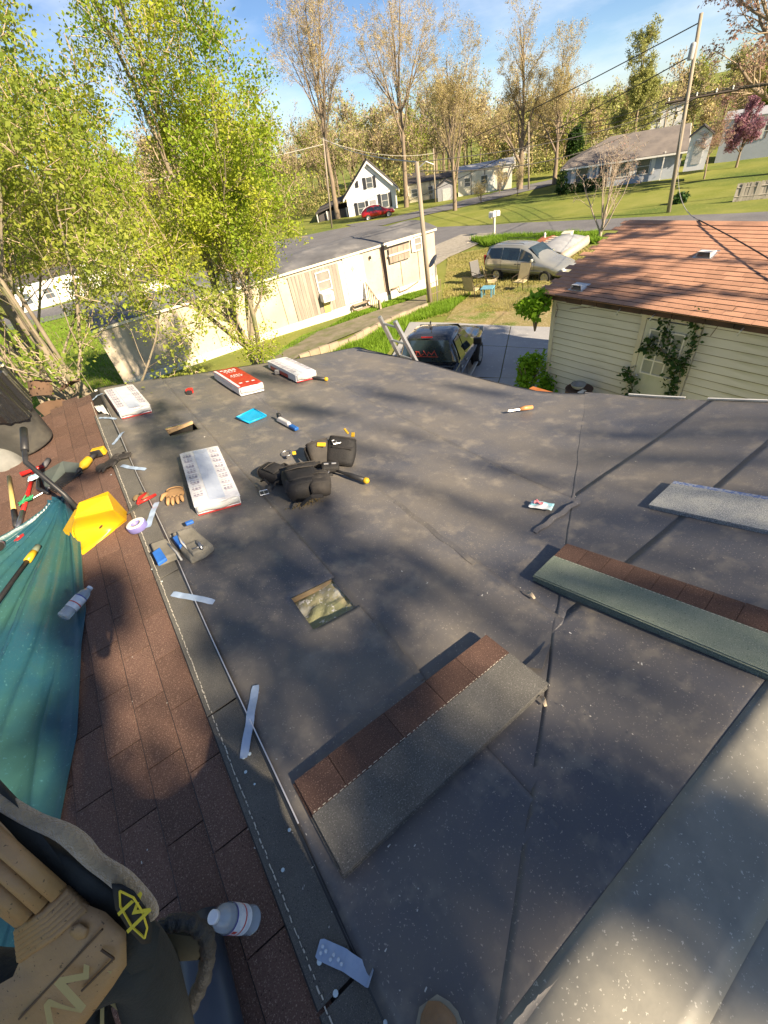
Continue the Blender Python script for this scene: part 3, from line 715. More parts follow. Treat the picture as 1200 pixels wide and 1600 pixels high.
side_pane(vst, 1.92, 2.55, .06, .86, van, sl0=-.38); side_pane(vst, 2.62, 3.62, .06, .88, van); side_pane(vst, 3.68, 4.45, .10, .86, van, sl1=.12)
end_pane([(1.42, -.74, 1.10), (1.42, .74, 1.10), (2.12, .60, 1.62), (2.12, -.60, 1.62)], van, 'windscreen'); end_pane([(4.86, -.66, 1.08), (4.70, -.56, 1.58), (4.70, .56, 1.58), (4.86, .66, 1.08)], van, 'rear_window')
for x in (.98, 3.92):
    for y in (-.86, .86): wheel(van, x, y, .33)
for y in (-.72, .72):
    mb = MB(); mb.box((.10, y, .68), (.14, .3, .13)); mb.build('headlight', mat('lamp_glass', (.7, .7, .68), rough=.1), van, bevel=.03)
    mb = MB(); mb.box((4.80, y*1.1, 1.0), (.08, .12, .5)); mb.build('tail_light', mat('red_lens', (.35, .02, .02), rough=.2), van, bevel=.02)
    mb = MB(); mb.box((1.72, y*1.44, 1.12), (.1, .2, .15)); mb.build('mirror', van_w, van, bevel=.03)
    s = 1 if y > 0 else -1
    for x in (2.52, 2.72):
        mb = MB(); mb.box((x, s*.975, .90), (.13, .02, .035)); mb.build('door_handle', black_m, van, bevel=.006)
    mb = MB(); mb.box((2.6, s*.968, .62), (3.0, .012, .05)); mb.build('side_moulding', mat('moulding_grey', (.30, .29, .27)), van)
    mb = MB()
    for x in (1.62, 2.585, 3.66): mb.box((x, s*.972, .68), (.012, .006, .74))
    mb.build('door_gap', black_m, van)
mb = MB()
for y in (-.55, .55): mb.tube([(2.5, y, 1.735), (2.6, y, 1.78), (4.2, y, 1.78), (4.3, y, 1.72)], .014, 6)
mb.build('roof_rail', black_m, van)

# pickup truck seen from behind on the driveway
tk_m = mat('black_blue_paint', (.020, .024, .034), (.03, .034, .045), scale=3, rough=.16, coat=1.0, spec=.6)
rc = onz(668, 524, .98); hd = Vector((math.sin(rad(58)), math.cos(rad(58)), 0)); rt = Vector((hd.y, -hd.x, 0))
Mt = Matrix((-hd, rt*-1, Vector((0, 0, 1)))).transposed().to_4x4()   # local x points to the tail
Mt.translation = Vector((rc.x, rc.y, 0)) + hd*3.25; Mt.translation.z = .98-1.86
trk = thing('pickup_truck', 'black pickup truck on the driveway with a red sticker on its rear window', 'pickup truck', M=Mt)
tst = [(0, .45, .85, .95, .80, .66), (.05, .38, .92, 1.05, .90, .72), (.9, .40, 1.02, 1.12, .96, .8), (1.35, .40, 1.06, 1.16, .97, .82), (1.55, .4, 1.08, 1.24, .97, .82), (2.2, .4, 1.10, 1.83, .97, .68), (2.5, .4, 1.10, 1.88, .97, .68), (3.2, .4, 1.10, 1.87, .97, .69), (3.34, .4, 1.10, 1.80, .96, .69), (3.5, .4, 1.08, 1.18, .96, .8)]
lofted(tst, 'cab', tk_m, trk)
side_pane(tst, 2.12, 2.72, .05, .84, trk, sl0=-.33); side_pane(tst, 2.78, 3.2, .05, .84, trk, sl1=.05)
end_pane([(1.66, -.76, 1.24), (1.66, .76, 1.24), (2.16, .60, 1.78), (2.16, -.60, 1.78)], trk, 'windscreen'); rw_ = end_pane([(3.50, -.76, 1.20), (3.36, -.64, 1.76), (3.36, .64, 1.76), (3.50, .76, 1.20)], trk, 'rear_window')
# open bed
mb = MB()
for s in (-1, 1):
    mb.box((4.45, s*.93, .84), (1.9, .10, .62)); mb.box((4.45, s*.93, 1.165), (1.92, .12, .03))
mb.box((5.42, 0, .84), (.06, 1.9, .62)); mb.box((3.56, 0, .82), (.05, 1.8, .6)); mb.box((4.5, 0, .58), (1.9, 1.8, .06))
mb.build('bed', tk_m, trk, bevel=.012)
mb = MB()
for i in range(9): mb.box((4.45, -.72+.18*i, .615), (1.8, .06, .012))
mb.build('bed_liner', black_m, trk)
for x in (.95, 4.4):
    for y in (-.86, .86): wheel(trk, x, y, .39, .25)
mb = MB(); mb.box((3.33, 0, 1.835), (.03, .34, .035)); mb.build('brake_light', mat('red_lens', (.5, .02, .02), rough=.2), trk, bevel=.006)
for s in (-1, 1):
    mb = MB(); mb.box((2.02, s*1.13, 1.22), (.12, .24, .2)); mb.build('mirror', black_m, trk, bevel=.03)
    for x in (2.72, 3.28):
        mb = MB(); mb.box((x, s*.985, .98), (.15, .02, .035)); mb.build('door_handle', rim_m, trk, bevel=.006)
    mb = MB(); mb.box((5.44, s*.86, .92), (.05, .14, .36)); mb.build('tail_light', mat('red_lens', (.5, .02, .02)), trk, bevel=.01)
    mb = MB(); mb.box((2.7, s*1.0, .40), (2.1, .12, .04)); mb.build('running_board', rim_m, trk, bevel=.01)
    mb = MB(); mb.box((.02, s*.7, .85), (.1, .34, .2)); mb.build('headlight', mat('lamp_glass', (.7, .7, .68), rough=.1), trk, bevel=.02)
    mb = MB()
    for x in (1.62, 2.745, 3.38): mb.box((x, s*.978, .8), (.012, .006, .62))
    mb.build('door_gap', black_m, trk)
mb = MB(); mb.box((5.52, 0, .5), (.1, 1.8, .16)); mb.build('bumper', rim_m, trk, bevel=.02)
# illegible red script sticker across the rear glass
red_m = mat('red_vinyl', (.45, .05, .03), rough=.5)
mb = MB(); 
for (y0, z0, y1, z1) in ((-.30, 1.36, -.22, 1.50), (-.24, 1.50, -.14, 1.38), (-.16, 1.38, -.05, 1.47), (-.06, 1.47, -.02, 1.36), (.0, 1.38, .10, 1.50), (.08, 1.42, .18, 1.36), (.18, 1.36, .24, 1.48), (.24, 1.46, .34, 1.48), (.30, 1.48, .33, 1.37), (.36, 1.38, .48, 1.42), (-.34, 1.335, .5, 1.345)):
    z2x = lambda z: 3.362+(1.76-z)*.25+.012
    mb.tube([(z2x(z0), y0, z0), (z2x(z1), y1, z1)], .012, 4)
mb.build('sticker', red_m, rw_)
bd = MB(); pB = Vector((2.9, -.05, 1.89))
bird = thing('roof_marker', 'small dark clip standing on the cab roof of the pickup', 'clip', M=Mt @ T(2.75, .05, 1.885))
mb = MB(); mb.lathe([(.05, 0), (.05, .01), (.012, .02), (.008, .2)], 10); mb.build('stem', black_m, bird)
mb = MB(); mb.box((.02, 0, .16), (.09, .02, .05)); mb.build('blade', black_m, bird)

# ------------------------------------------------------------------ houses beyond the road
def place_wall(pa, pb, r, zg=None):
    a = azr(*pa, r); b = azr(*pb, r); 
    u = (b-a); u.z = 0; L = u.length; u.normalize(); n = Vector((-u.y, u.x, 0))
    z = zg if zg is not None else G(a.x, a.y)
    M_ = Matrix((u, n, Vector((0, 0, 1)))).transposed().to_4x4(); M_.translation = (a.x, a.y, z); return M_, L
roofk = mat('dark_shingle_roof', (.085, .075, .072), (.06, .055, .052), scale=.6, detail=8, rough=.95, bump=.1)
whs = mat('white_siding', (.76, .76, .78), (.70, .70, .72), scale=.5, rough=.7)
sht = mat('black_shutters', (.02, .022, .03), rough=.6)
dwin = mat('dark_window', (.06, .07, .09), (.10, .12, .14), scale=.5, rough=.1, spec=.8)
Mw, Lw = place_wall((545, 334), (621, 319), 80)
Mw.translation.z -= .4
wh = thing('white_house', 'white gabled house with dark shutters behind the red car', 'house', M=Mw)
hh, ha, dp = 3.0, 6.6, 11
mb = MB(); mb.add([(0, 0, -1.5), (Lw, 0, -1.5), (Lw, 0, hh), (Lw/2, 0, ha), (0, 0, hh), (0, dp, -1.5), (Lw, dp, -1.5), (Lw, dp, hh), (Lw/2, dp, ha), (0, dp, hh)], [(0, 1, 2, 3, 4), (9, 8, 7, 6, 5), (0, 4, 9, 5), (1, 6, 7, 2)]); mb.build('wall', whs, wh)
mb = MB(); mb.add([(-.5, -.4, hh-.33), (Lw/2, -.4, ha+.08), (Lw+.5, -.4, hh-.33), (-.5, dp+.3, hh-.33), (Lw/2, dp+.3, ha+.08), (Lw+.5, dp+.3, hh-.33)], [(0, 1, 4, 3), (1, 2, 5, 4)]); mb.build('roof', roofk, wh, solid=.14)
mb = MB(); 
for s in (0, 1):
    a = (-.5, -.45, hh-.36) if s == 0 else (Lw+.5, -.45, hh-.36); b = (Lw/2, -.45, ha+.04)
    mb.add([a, b, (b[0], b[1], b[2]-.3), (a[0], a[1], a[2]-.3)], [(0, 1, 2, 3)])
mb.build('gable_trim', white_m, wh, solid=.05)
for (x, z, w_, h_) in ((Lw*.50, 4.1, .9, 1.3), (Lw*.28, 1.2, 1.1, 1.5), (Lw*.76, 1.6, 1.0, 1.7)):
    window(wh, x, z, w_, h_, glass=dwin, y=-.03)
    for s in (-1, 1):
        mb = MB(); mb.box((x+s*(w_/2+.32), -.05, z), (.42, .05, h_+.1)); mb.build('shutter', sht, wh)
mb = MB(); mb.box((Lw*.52, -.04, .9), (.95, .06, 2.1)); mb.build('door', mat('grey_door', (.3, .3, .32)), wh)
mb = MB(); mb.box((Lw*.25, -.05, 4.2), (.5, .05, .8)); mb.build('gable_vent', sht, wh)
# lean-to porch on the left side
mb = MB(); mb.add([(-5.2, .8, 1.5), (-.02, .8, 2.6), (-.02, dp, 2.6), (-5.2, dp, 1.5)], [(0, 1, 2, 3)]); mb.build('porch_roof', roofk, wh, solid=.15)
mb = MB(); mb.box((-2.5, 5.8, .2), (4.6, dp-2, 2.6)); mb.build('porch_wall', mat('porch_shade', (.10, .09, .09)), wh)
for x in (-5, -3.4, -1.8, -.3):
    mb = MB(); mb.box((x, .95, .3), (.16, .16, 2.6)); mb.build('post', white_m, wh)
ra = azr(586, 322, 76)
def small_car(name, label, mt, p, az, s=1.0):
    d = Vector((math.sin(rad(az)), math.cos(rad(az)), 0)); M_ = Matrix((-d, Vector((d.y, -d.x, 0)), Vector((0, 0, 1)))).transposed().to_4x4(); M_.translation = p
    M_ = M_ @ Matrix.Scale(s, 4)
    e = thing(name, label, 'car', M=M_)
    s_ = [(0, .4, .55, .62, .6, .45), (.1, .28, .66, .74, .82, .6), (1.0, .24, .84, .92, .88, .7), (1.2, .24, .86, .97, .88, .72), (1.85, .24, .88, 1.42, .88, .6), (2.8, .24, .9, 1.46, .88, .6), (3.5, .26, .9, 1.30, .86, .58), (4.0, .32, .86, .95, .8, .62), (4.1, .4, .7, .8, .7, .5)]
    lofted(s_, 'body', mt, e); side_pane(s_, 1.75, 2.5, .06, .84, e, sl0=-.3); side_pane(s_, 2.56, 3.3, .06, .84, e, sl1=.1)
    end_pane([(1.28, -.66, .98), (1.28, .66, .98), (1.8, .54, 1.38), (1.8, -.54, 1.38)], e, 'windscreen'); end_pane([(3.95, -.58, .96), (3.5, -.5, 1.28), (3.5, .5, 1.28), (3.95, .58, .96)], e, 'rear_window')
    for x in (.8, 3.3):
        for y in (-.78, .78): wheel(e, x, y, .32)
    for y in (-.62, .62):
        mb = MB(); mb.box((.1, y, .62), (.12, .28, .13)); mb.build('headlight', mat('lamp_glass', (.7, .7, .68), rough=.1), e, bevel=.02)
        mb = MB(); mb.box((4.03, y, .8), (.08, .24, .14)); mb.build('tail_light', mat('red_lens', (.4, .02, .02)), e, bevel=.02)
    return e
pc = gp(584, 330); pc = azr(584, 330, 72); pc.z = G(pc.x, pc.y)+.1
small_car('red_car', 'small red car parked before the white gabled house', mat('red_paint', (.42, .015, .02), (.38, .012, .018), scale=2, rough=.2, coat=.8), pc+Vector((2.4, -1.6, -.2)), 122, 1.15)

# long pale mobile homes down the street
def far_trailer(pa, pb, r, h, label, wallc, roofc, nw, grp=None, z=None, dp=4):
    M_, L = place_wall(pa, pb, r); 
    if z is not None: M_.translation.z = z
    e = thing('mobile_home', label, 'mobile home', M=M_, group=grp)
    mb = MB(); mb.box((L/2, dp/2, h/2-1), (L, dp, h+2)); mb.build('wall', wallc, e)
    mb = MB(); mb.add([(-.2, -.2, h-.02), (L+.2, -.2, h-.02), (L+.2, dp/2, h+.5), (-.2, dp/2, h+.5), (L+.2, dp+.2, h-.02), (-.2, dp+.2, h-.02)], [(0, 1, 2, 3), (3, 2, 4, 5)]); mb.build('roof', roofc, e, solid=.1)
    for i in range(nw): window(e, L*(i+.5)/nw+R.uniform(-.3, .3), h*.55, .9, 1.0, glass=dwin)
    mb = MB(); mb.box((L*.62, -.04, 1.0), (.9, .06, 2.0)); mb.build('door', white_m, e)
    for i in range(1, 4):
        mb = MB(); mb.box((L*i/4, -.03, h/2), (.08, .04, h)); mb.build('corner_strip', mat('brown_trim', (.2, .14, .1)), e)
    return e
palew = mat('pale_yellow_siding', (.60, .55, .40), (.54, .49, .36), scale=.6); roofl = mat('pale_metal_roof', (.42, .43, .46), (.35, .36, .38), scale=.6, rough=.5)
far_trailer((640, 318), (707, 300), 84, 2.7, 'yellowish mobile home between the white house and the pale one', palew, roofk, 3, z=-3.4)
far_trailer((716, 304), (800, 276), 80, 3.0, 'cream mobile home with a pale metal roof behind the vase-shaped tree', trw, roofl, 3, z=-3.1)
far_trailer((636, 300), (664, 296), 96, 2.4, 'sliver of a white mobile home right behind the white gabled house', whs, roofk, 1, z=-3.1)
# left background, seen through the leaves
far_trailer((20, 470), (125, 436), 62, 3.0, 'white mobile home glimpsed through the leaning trunks at left', whs, roofk, 3, z=-3.2)
far_trailer((135, 432), (232, 405), 66, 3.2, 'bright low house seen through the middle of the green maple', white_m, roofk, 3, z=-2.4)
far_trailer((212, 448), (262, 432), 44, 2.6, 'small white outbuilding right behind the maple crown', white_m, roofk, 1, z=-3.0, dp=5)
# tin garden shed between the trailers
def small_shed(pa, pb, r, label, wallc, h=2.0, dp=2.4, z=None):
    M_, L = place_wall(pa, pb, r)
    if z is not None: M_.translation.z = z
    e = thing('garden_shed', label, 'shed', M=M_)
    mb = MB(); mb.add([(0, 0, -.5), (L, 0, -.5), (L, 0, h), (L/2, 0, h+.6), (0, 0, h), (0, dp, -.5), (L, dp, -.5), (L, dp, h), (L/2, dp, h+.6), (0, dp, h)], [(0, 1, 2, 3, 4), (9, 8, 7, 6, 5), (0, 4, 9, 5), (1, 6, 7, 2)]); mb.build('wall', wallc, e)
    mb = MB(); mb.add([(-.15, -.15, h-.1), (L/2, -.15, h+.66), (L+.15, -.15, h-.1), (-.15, dp+.1, h-.1), (L/2, dp+.1, h+.66), (L+.15, dp+.1, h-.1)], [(0, 1, 4, 3), (1, 2, 5, 4)]); mb.build('roof', roofk, e, solid=.06)
    mb = MB(); mb.box((L/2, -.03, h*.42), (L*.45, .04, h*.84)); mb.build('door', mat('shed_door', (.5, .5, .5)), e)
small_shed((684, 309), (712, 302), 78, 'squat grey garden shed left of the cream mobile home', mat('grey_tin', (.30, .30, .33)), 2.0, z=-3.2)
# ranch house with hedge
blue_w = mat('blue_grey_siding', (.40, .44, .52), (.36, .40, .47), scale=.7)
pinkw = mat('pale_siding', (.62, .58, .60), (.54, .50, .53), scale=.6)
Mr, Lr = place_wall((880, 300), (1056, 281), 66, -2.75)
rh = thing('ranch_house', 'blue grey ranch house with round shrubs along its front wall', 'house', M=Mr)
dp = 8.5; hh = 2.4
mb = MB(); mb.add([(0, 0, -1), (Lr, 0, -1), (Lr, dp, -1), (0, dp, -1), (0, 0, hh), (Lr, 0, hh), (Lr, dp, hh), (0, dp, hh), (Lr, dp/2, hh+1.7)], [(0, 1, 5, 4), (3, 0, 4, 7), (2, 3, 7, 6)]); mb.build('wall', blue_w, rh)
mb = MB(); mb.add([(Lr, 0, -1), (Lr, dp, -1), (Lr, dp, hh), (Lr, dp/2, hh+1.65), (Lr, 0, hh)], [(0, 1, 2, 3, 4)]); mb.build('gable_wall', pinkw, rh, solid=.1)
mb = MB(); mb.add([(-.5, -.5, hh-.15), (Lr+.5, -.5, hh-.15), (Lr+.5, dp/2, hh+1.75), (4.2, dp/2, hh+1.75), (-.5, dp+.5, hh-.15), (Lr+.5, dp+.5, hh-.15)], [(0, 1, 2, 3), (3, 2, 5, 4), (0, 3, 4)]); mb.build('roof', mat('tan_shingle_roof', (.20, .175, .16), (.14, .125, .12), scale=.8, rough=.95), rh, solid=.15)
mb = MB(); mb.add([(Lr+.55, -.5, hh-.2), (Lr+.55, dp/2, hh+1.8), (Lr+.55, dp+.5, hh-.2), (Lr+.55, dp+.5, hh-.5), (Lr+.55, dp/2, hh+1.5), (Lr+.55, -.5, hh-.5)], [(0, 1, 4, 5), (1, 2, 3, 4)]); mb.build('gable_trim', white_m, rh, solid=.05)
mb = MB(); mb.box((Lr*.5, -.5, hh-.22), (Lr+1, .08, .16)); mb.build('gutter', white_m, rh)
for fx_, wd in ((.16, 1.3), (.50, 2.0), (.70, 1.2)):
    window(rh, Lr*fx_, 1.45, wd, 1.4, glass=dwin, y=-.03)
    for s in (-1, 1):
        mb = MB(); mb.box((Lr*fx_+s*(wd/2+.3), -.05, 1.45), (.4, .05, 1.5)); mb.build('shutter', white_m, rh)
mb = MB(); mb.box((Lr*.36, -.04, 1.05), (.95, .07, 2.1)); mb.build('door', mat('dark_door', (.05, .05, .06)), rh)
for x in (Lr*.30, Lr*.42, Lr*.86):
    mb = MB(); mb.box((x, -.42, 1.2), (.12, .12, 2.6)); mb.build('post', white_m, rh)
small_shed((1068, 262), (1102, 254), 62, 'little white shed with a brown roof on the upper lawn', whs, 2.2, z=-1.3)
far_trailer((1118, 247), (1215, 226), 76, 2.1, 'long white garage at the upper right edge', blue_w, roofl, 2, z=-1.2, dp=7)
far_trailer((1010, 222), (1060, 212), 100, 3, 'distant white house peeping over the ranch roof', whs, roofk, 2, z=-.6, dp=8)
far_trailer((800, 276), (826, 268), 112, 3.2, 'green roofed porch building far down the street', whs, mat('green_roof', (.20, .36, .30)), 1, z=-3.0)
# upper-right yard clutter
def near_box(px, py, r):
    p = azr(px, py, r); return p
# slatted fence at the right
fm = mat('grey_picket', (.40, .37, .32), (.28, .25, .22), scale=2, rough=.9, rnd=.2, stretch=(3, 3, .4))
fa = azr(1146, 316, 47); fb = azr(1210, 302, 47.5); fa.z = fb.z = 0
fe = thing('picket_fence', 'grey weathered wooden fence at the right edge of the lawn', 'fence', loc=(0, 0, 0)); n = 24
for i in range(n):
    p = fa.lerp(fb, i/(n-1)); h_ = 1.1; z = G(p.x, p.y)
    mb = MB(); mb.box((0, 0, h_/2), (.16, .03, h_), taper=.96); o = mb.build('picket', fm, fe); o.location = (p.x, p.y, z+R.uniform(-.06, .04)); o.rotation_euler = (R.uniform(-.05, .05), 0, math.atan2(fb.y-fa.y, fb.x-fa.x))
mb = MB(); zz = G(fa.x, fa.y)
for h_ in (.3, .85): mb.tube([(fa.x, fa.y, zz+h_), (fb.x, fb.y, G(fb.x, fb.y)+h_)], .04, 4)
mb.build('rail', fm, fe)

# ------------------------------------------------------------------ poles and wires
pole_m = mat('pole_wood', (.34, .29, .22), (.24, .20, .16), scale=3, rough=.9, bump=.2, stretch=(2, 2, .2))
def pole(label, base, top, r0=.14, extras=None, grp=None):
    e = thing('utility_pole', label, 'pole', loc=tuple(base), group=grp); t = Vector(top)-Vector(base)
    mb = MB(); mb.tube([(0, 0, -.3), tuple(t)], [r0, r0*.7], 10); mb.build('shaft', pole_m, e, smooth=True)
    return e, Vector(top)
bL = gp(672, 471); tL = azr(651, 253, math.hypot(bL.x, bL.y)*.995)
eL, tLv = pole('bare grey pole standing in front of the mobile home end', bL, tL, .13)
mb = MB(); mb.tube([tuple(tL-bL+Vector((0, 0, -.25))), tuple(tL-bL+Vector((.35, -.2, -.05))), tuple(tL-bL+Vector((.6, -.4, -.2)))], .025, 6); mb.build('bracket', metal_m, eL)
bR = gp(1045, 332); tR = azr(1096, 20, math.hypot(bR.x, bR.y)*1.0)
eR, tRv = pole('tall leaning utility pole with crossarm and transformer by the road', bR, tR, .15)
def atp(e_b, e_t, f): return Vector(e_b).lerp(Vector(e_t), f)
sd = Vector((.6, -.8, 0)).normalized()
ca = atp(bR, tR, .62)-bR
mb = MB(); mb.tube([tuple(ca-sd*1.3), tuple(ca+sd*2.8)], .07, 4); mb.build('crossarm', mat('creosote', (.06, .045, .035)), eR)
tf = atp(bR, tR, .84)-bR
mb = MB(); mb.lathe([(.01, -.4), (.16, -.38), (.17, -.3), (.17, .3), (.14, .38), (.05, .42)], 14, T(tf.x-.4, tf.y, tf.z)); mb.build('transformer', mat('grey_steel', (.42, .43, .44), rough=.4), eR, smooth=True)
for k, s in enumerate((-1.1, .5, 1.6, 2.5)):
    q = ca+sd*s; mb = MB(); mb.lathe([(.02, .05), (.06, .1), (.03, .15), (.06, .2), (.02, .26)], 8, T(q.x, q.y, q.z)); mb.build('insulator', white_m, eR)
far_poles = []
for lab, b_, t_, r_, rr in (('thin pale pole between the two tall bare trees', (843, 0), 0, 0, 0),):
    pass
for lab, pb, pt, r_ in (('slender pole rising beside the vase-shaped tree', (680, 308), (677, 232), 78), ('pole in front of the street left of the tall oak', (827, 285), (826, 190), 74), ('leaning pole in front of the white house porch', (516, 345), (505, 215), 70), ('far pole behind the ranch house roof', (1037, 225), (1042, 172), 90)):
    a = azr(*pb, r_); b = azr(*pt, r_); a.z = min(a.z, G(a.x, a.y)); e, t_ = pole(lab, a, b, .12); far_poles.append(b)
wire_m = mat('cable', (.05, .045, .04), rough=.6); wire_l = mat('cable_pale', (.42, .40, .36), rough=.5)
def cable(a, b, sag, r, mt, label):
    a, b = Vector(a), Vector(b); n = 24
    mb = MB(); mb.tube([tuple(a.lerp(b, i/n)-Vector((0, 0, sag*4*(i/n)*(1-i/n)))) for i in range(n+1)], r, 5)
    o = mb.build('overhead_cable', mt); tag(o, label, 'cable'); return o
cR = bR+ca
fwd = far_poles
cable(tL, cR+sd*.5, .5, .018, wire_m, 'dark cable from the bare near pole rising to the crossarm')
cable(tL+Vector((0, 0, -.3)), cR-sd*.9+Vector((0, 0, -.5)), .9, .022, wire_m, 'lower sagging cable between the bare near pole and the leaning pole')
cable(far_poles[2], tL, .4, .028, wire_l, 'pale cable from the porch pole to the bare near pole')
cable(far_poles[2]+Vector((-60, 10, 3)), far_poles[2]+Vector((0, 0, -.6)), 1.5, .04, wire_l, 'pale cable running left from the porch pole into the maple')
cable(far_poles[0]+Vector((0, 0, -.5)), far_poles[2]+Vector((0, 0, -.2)), .8, .03, wire_l, 'faint cable between the porch pole and the slender pole')
cable(far_poles[0], far_poles[1], .5, .03, wire_m, 'thin cable between the slender pole and the street pole')
for i, (s, dz, f) in enumerate(((-1.1, .25, 1), (.5, .25, 1), (1.6, .25, 1), (2.5, .25, 1))):
    a = cR+sd*s+Vector((0, 0, .25)); cable(a, far_poles[1]+Vector((0, .5*i, 1.0-.5*i)), 1.2+.2*i, .026, wire_m, ('outermost left', 'second', 'third', 'outermost right')[i]+' line from the crossarm down to the street pole')
for i, (px, py) in enumerate(((915, 92), (905, 120))):
    cable(tR+Vector((0, 0, -.4-1.4*i)), azr(px-400, py+190+40*i, 140), 2, .035, wire_m, ('high line crossing the sky left of the pole top', 'second high line just below the topmost sky line')[i])
for i in range(3):
    a = cR+sd*(-1.1+1.4*i)+Vector((0, 0, .2)); cable(a, a+Vector((30, -38, .5-.3*i)), .8, .026, wire_m, ('upper', 'middle', 'lower')[i]+' line leaving the crossarm to the right')
ph = onx(1060, 352, 11.2); 
cable(Vector((11.2, 4.9, 3.06)), Vector((8.5, 1.2, 2.42)), -.06, .012, wire_m, 'black cable lying slack across the red shed roof')
cable(cR+Vector((0, 0, -1)), Vector((11.2, 4.9, 3.06)), 1.2, .010, wire_l, 'thin drop wire from the leaning pole to the shed ridge')

# satellite dish on a post
pd = gp(684, 476); zd = azr(679, 409, math.hypot(pd.x, pd.y)); 
e = thing('satellite_dish', 'grey satellite dish on a metal post beside the bare pole', 'satellite dish', loc=tuple(pd))
hz = zd.z-pd.z
mb = MB(); mb.tube([(0, 0, -.2), (0, 0, hz)], .035, 8); mb.build('post', metal_m, e)
mb = MB(); mb.lathe([(.01, 0), (.12, .012), (.24, .045), (.31, .085)], 20, T(-.05, 0, hz, rx=rad(50), rz=rad(-115)) @ Matrix.Scale(1.0, 4), cap=False); mb.build('dish', mat('dish_grey', (.20, .21, .22), rough=.5), e, smooth=True, solid=.01)
mb = MB(); mb.tube([(0, -.02, hz-.2), (-.28, -.4, hz-.12), (-.3, -.42, hz)], .012, 6); mb.build('feed_arm', metal_m, e)
# wire gate/bench frame by the pole
e = thing('wire_panel', 'rusty wire gate panel leaning between pole and path', 'gate', loc=tuple(gp(676, 480)))
mb = MB()
for i in range(6): mb.tube([(-.1+.14*i, 0, 0), (-.1+.14*i, 0, 1.1)], .012, 5)
for z in (0.1, .6, 1.1): mb.tube([(-.12, 0, z), (.62, 0, z)], .014, 5)
mb.build('bars', mat('rust_pipe', (.25, .17, .12)), e)
# mailbox
pm = gp(772, 366)
e = thing('mailbox', 'white mailboxes on a pale post beside the road', 'mailbox', loc=tuple(pm))
mb = MB(); mb.box((0, 0, .62), (.14, .14, 1.3)); mb.build('post', offwhite_m, e)
for x in (-.24, .24):
    mb = MB(); a = [(-.17, 0), (.17, 0), (.17, .22)]+[(.17*math.cos(t), .22+.15*math.sin(t)) for t in np.linspace(.3, 2.84, 7)]+[(-.17, .22)]
    mb.prism(a, .5, T(x, .25, 1.28, rx=rad(90))); mb.build('box', white_m, e, bevel=.01)
mb = MB(); mb.box((.0, 0, 1.25), (1.0, .3, .05)); mb.build('shelf', offwhite_m, e)

# patio set on the yard
alu = mat('bronze_frame', (.10, .08, .06), rough=.4, metal=.6); sling = mat('tan_sling', (.50, .42, .24), (.42, .35, .2), scale=8, rough=.85)
def patio_chair(label, px, py, az, fabric=sling):
    p = gp(px, py); e = thing('patio_chair', label, 'chair', loc=tuple(p), rz=-rad(az), group='patio chairs by the minivan')
    mb = MB(); mb.grid(lambda u, v: (-.26+.52*u, -.24+.5*v, .42-.03*math.sin(math.pi*v)), 4, 4); mb.build('seat', fabric, e, solid=.04)
    mb = MB(); mb.grid(lambda u, v: (-.27+.54*u, -.26-.22*v, .44+.66*v), 4, 6); mb.build('backrest', fabric, e, solid=.05)
    for s in (-1, 1):
        mb = MB(); mb.tube([(s*.3, .24, 0), (s*.3, .26, .62), (s*.3, -.3, .64), (s*.29, -.34, .62)], .018, 6); mb.build('armrest', alu, e)
        mb = MB(); mb.tube([(s*.29, -.30, 0), (s*.28, -.24, .44), (s*.28, -.49, 1.1)], .018, 6); mb.build('leg', alu, e)
    mb = MB(); mb.tube([(-.28, -.49, 1.1), (.28, -.49, 1.1)], .018, 6); mb.build('top_rail', alu, e)
patio_chair('tan patio chair with its back to us left of the blue table', 738, 466, 75)
patio_chair('tan patio chair turned sideways right behind the blue table', 768, 452, 130)
patio_chair('tan patio chair farthest right beside the green vine', 812, 453, -100)
patio_chair('black wicker-look patio chair closest to the minivan rear wheel', 748, 444, 190, black_m)
p = gp(762, 464); e = thing('side_table', 'small light blue plastic table between the patio chairs', 'table', loc=tuple(p), rz=.5)
blu = mat('pale_blue_plastic', (.16, .38, .50), rough=.5)
mb = MB(); mb.prism([(-.3, -.3), (.3, -.3), (.3, .3), (-.3, .3)], .04, z0=.42, ins=.01); mb.build('table_top', blu, e, bevel=.01)
for a in (-.24, .24):
    for b in (-.24, .24):
        mb = MB(); mb.box((a, b, .2), (.06, .06, .44), taper=1.2); mb.build('leg', blu, e)

# things stored behind the minivan: brown trailer cover, covered boat, white tub
p = gp(872, 398); e = thing('pontoon_boat', 'grey covered boat parked nose down behind the minivan', 'boat', loc=tuple(p), rz=rad(-75))
bt = mat('boat_cover', (.34, .35, .37), (.24, .25, .27), scale=1.5, rough=.6, bump=.2)
mb = MB(); mb.grid(lambda u, v: (-1.15+2.3*u, -1.9+3.8*v, .5+.35*math.sin(math.pi*u)*(1-.6*abs(2*v-1)**3)+.04*math.sin(v*40)*math.sin(math.pi*u)), 14, 30); mb.build('cover', bt, e, solid=.02, smooth=True)
mb = MB()
for s in (-1, 1): mb.tube([(s*1.0, -2.0, .32), (s*1.0, 1.7, .32), (s*.95, 2.1, .5)], [.26, .26, .1], 12)
mb.build('hull', mat('tan_tube', (.50, .42, .33), rough=.5), e, smooth=True)
for i in range(7):
    mb = MB(); mb.box((-.75, -1.5+.45*i, .72), (.5, .16, .03)); mb.build('slat', offwhite_m, e)
p = gp(846, 391); e = thing('red_tarp_stack', 'low stack under a rust red sheet behind the minivan roof', 'stack', loc=tuple(p), rz=rad(-70))
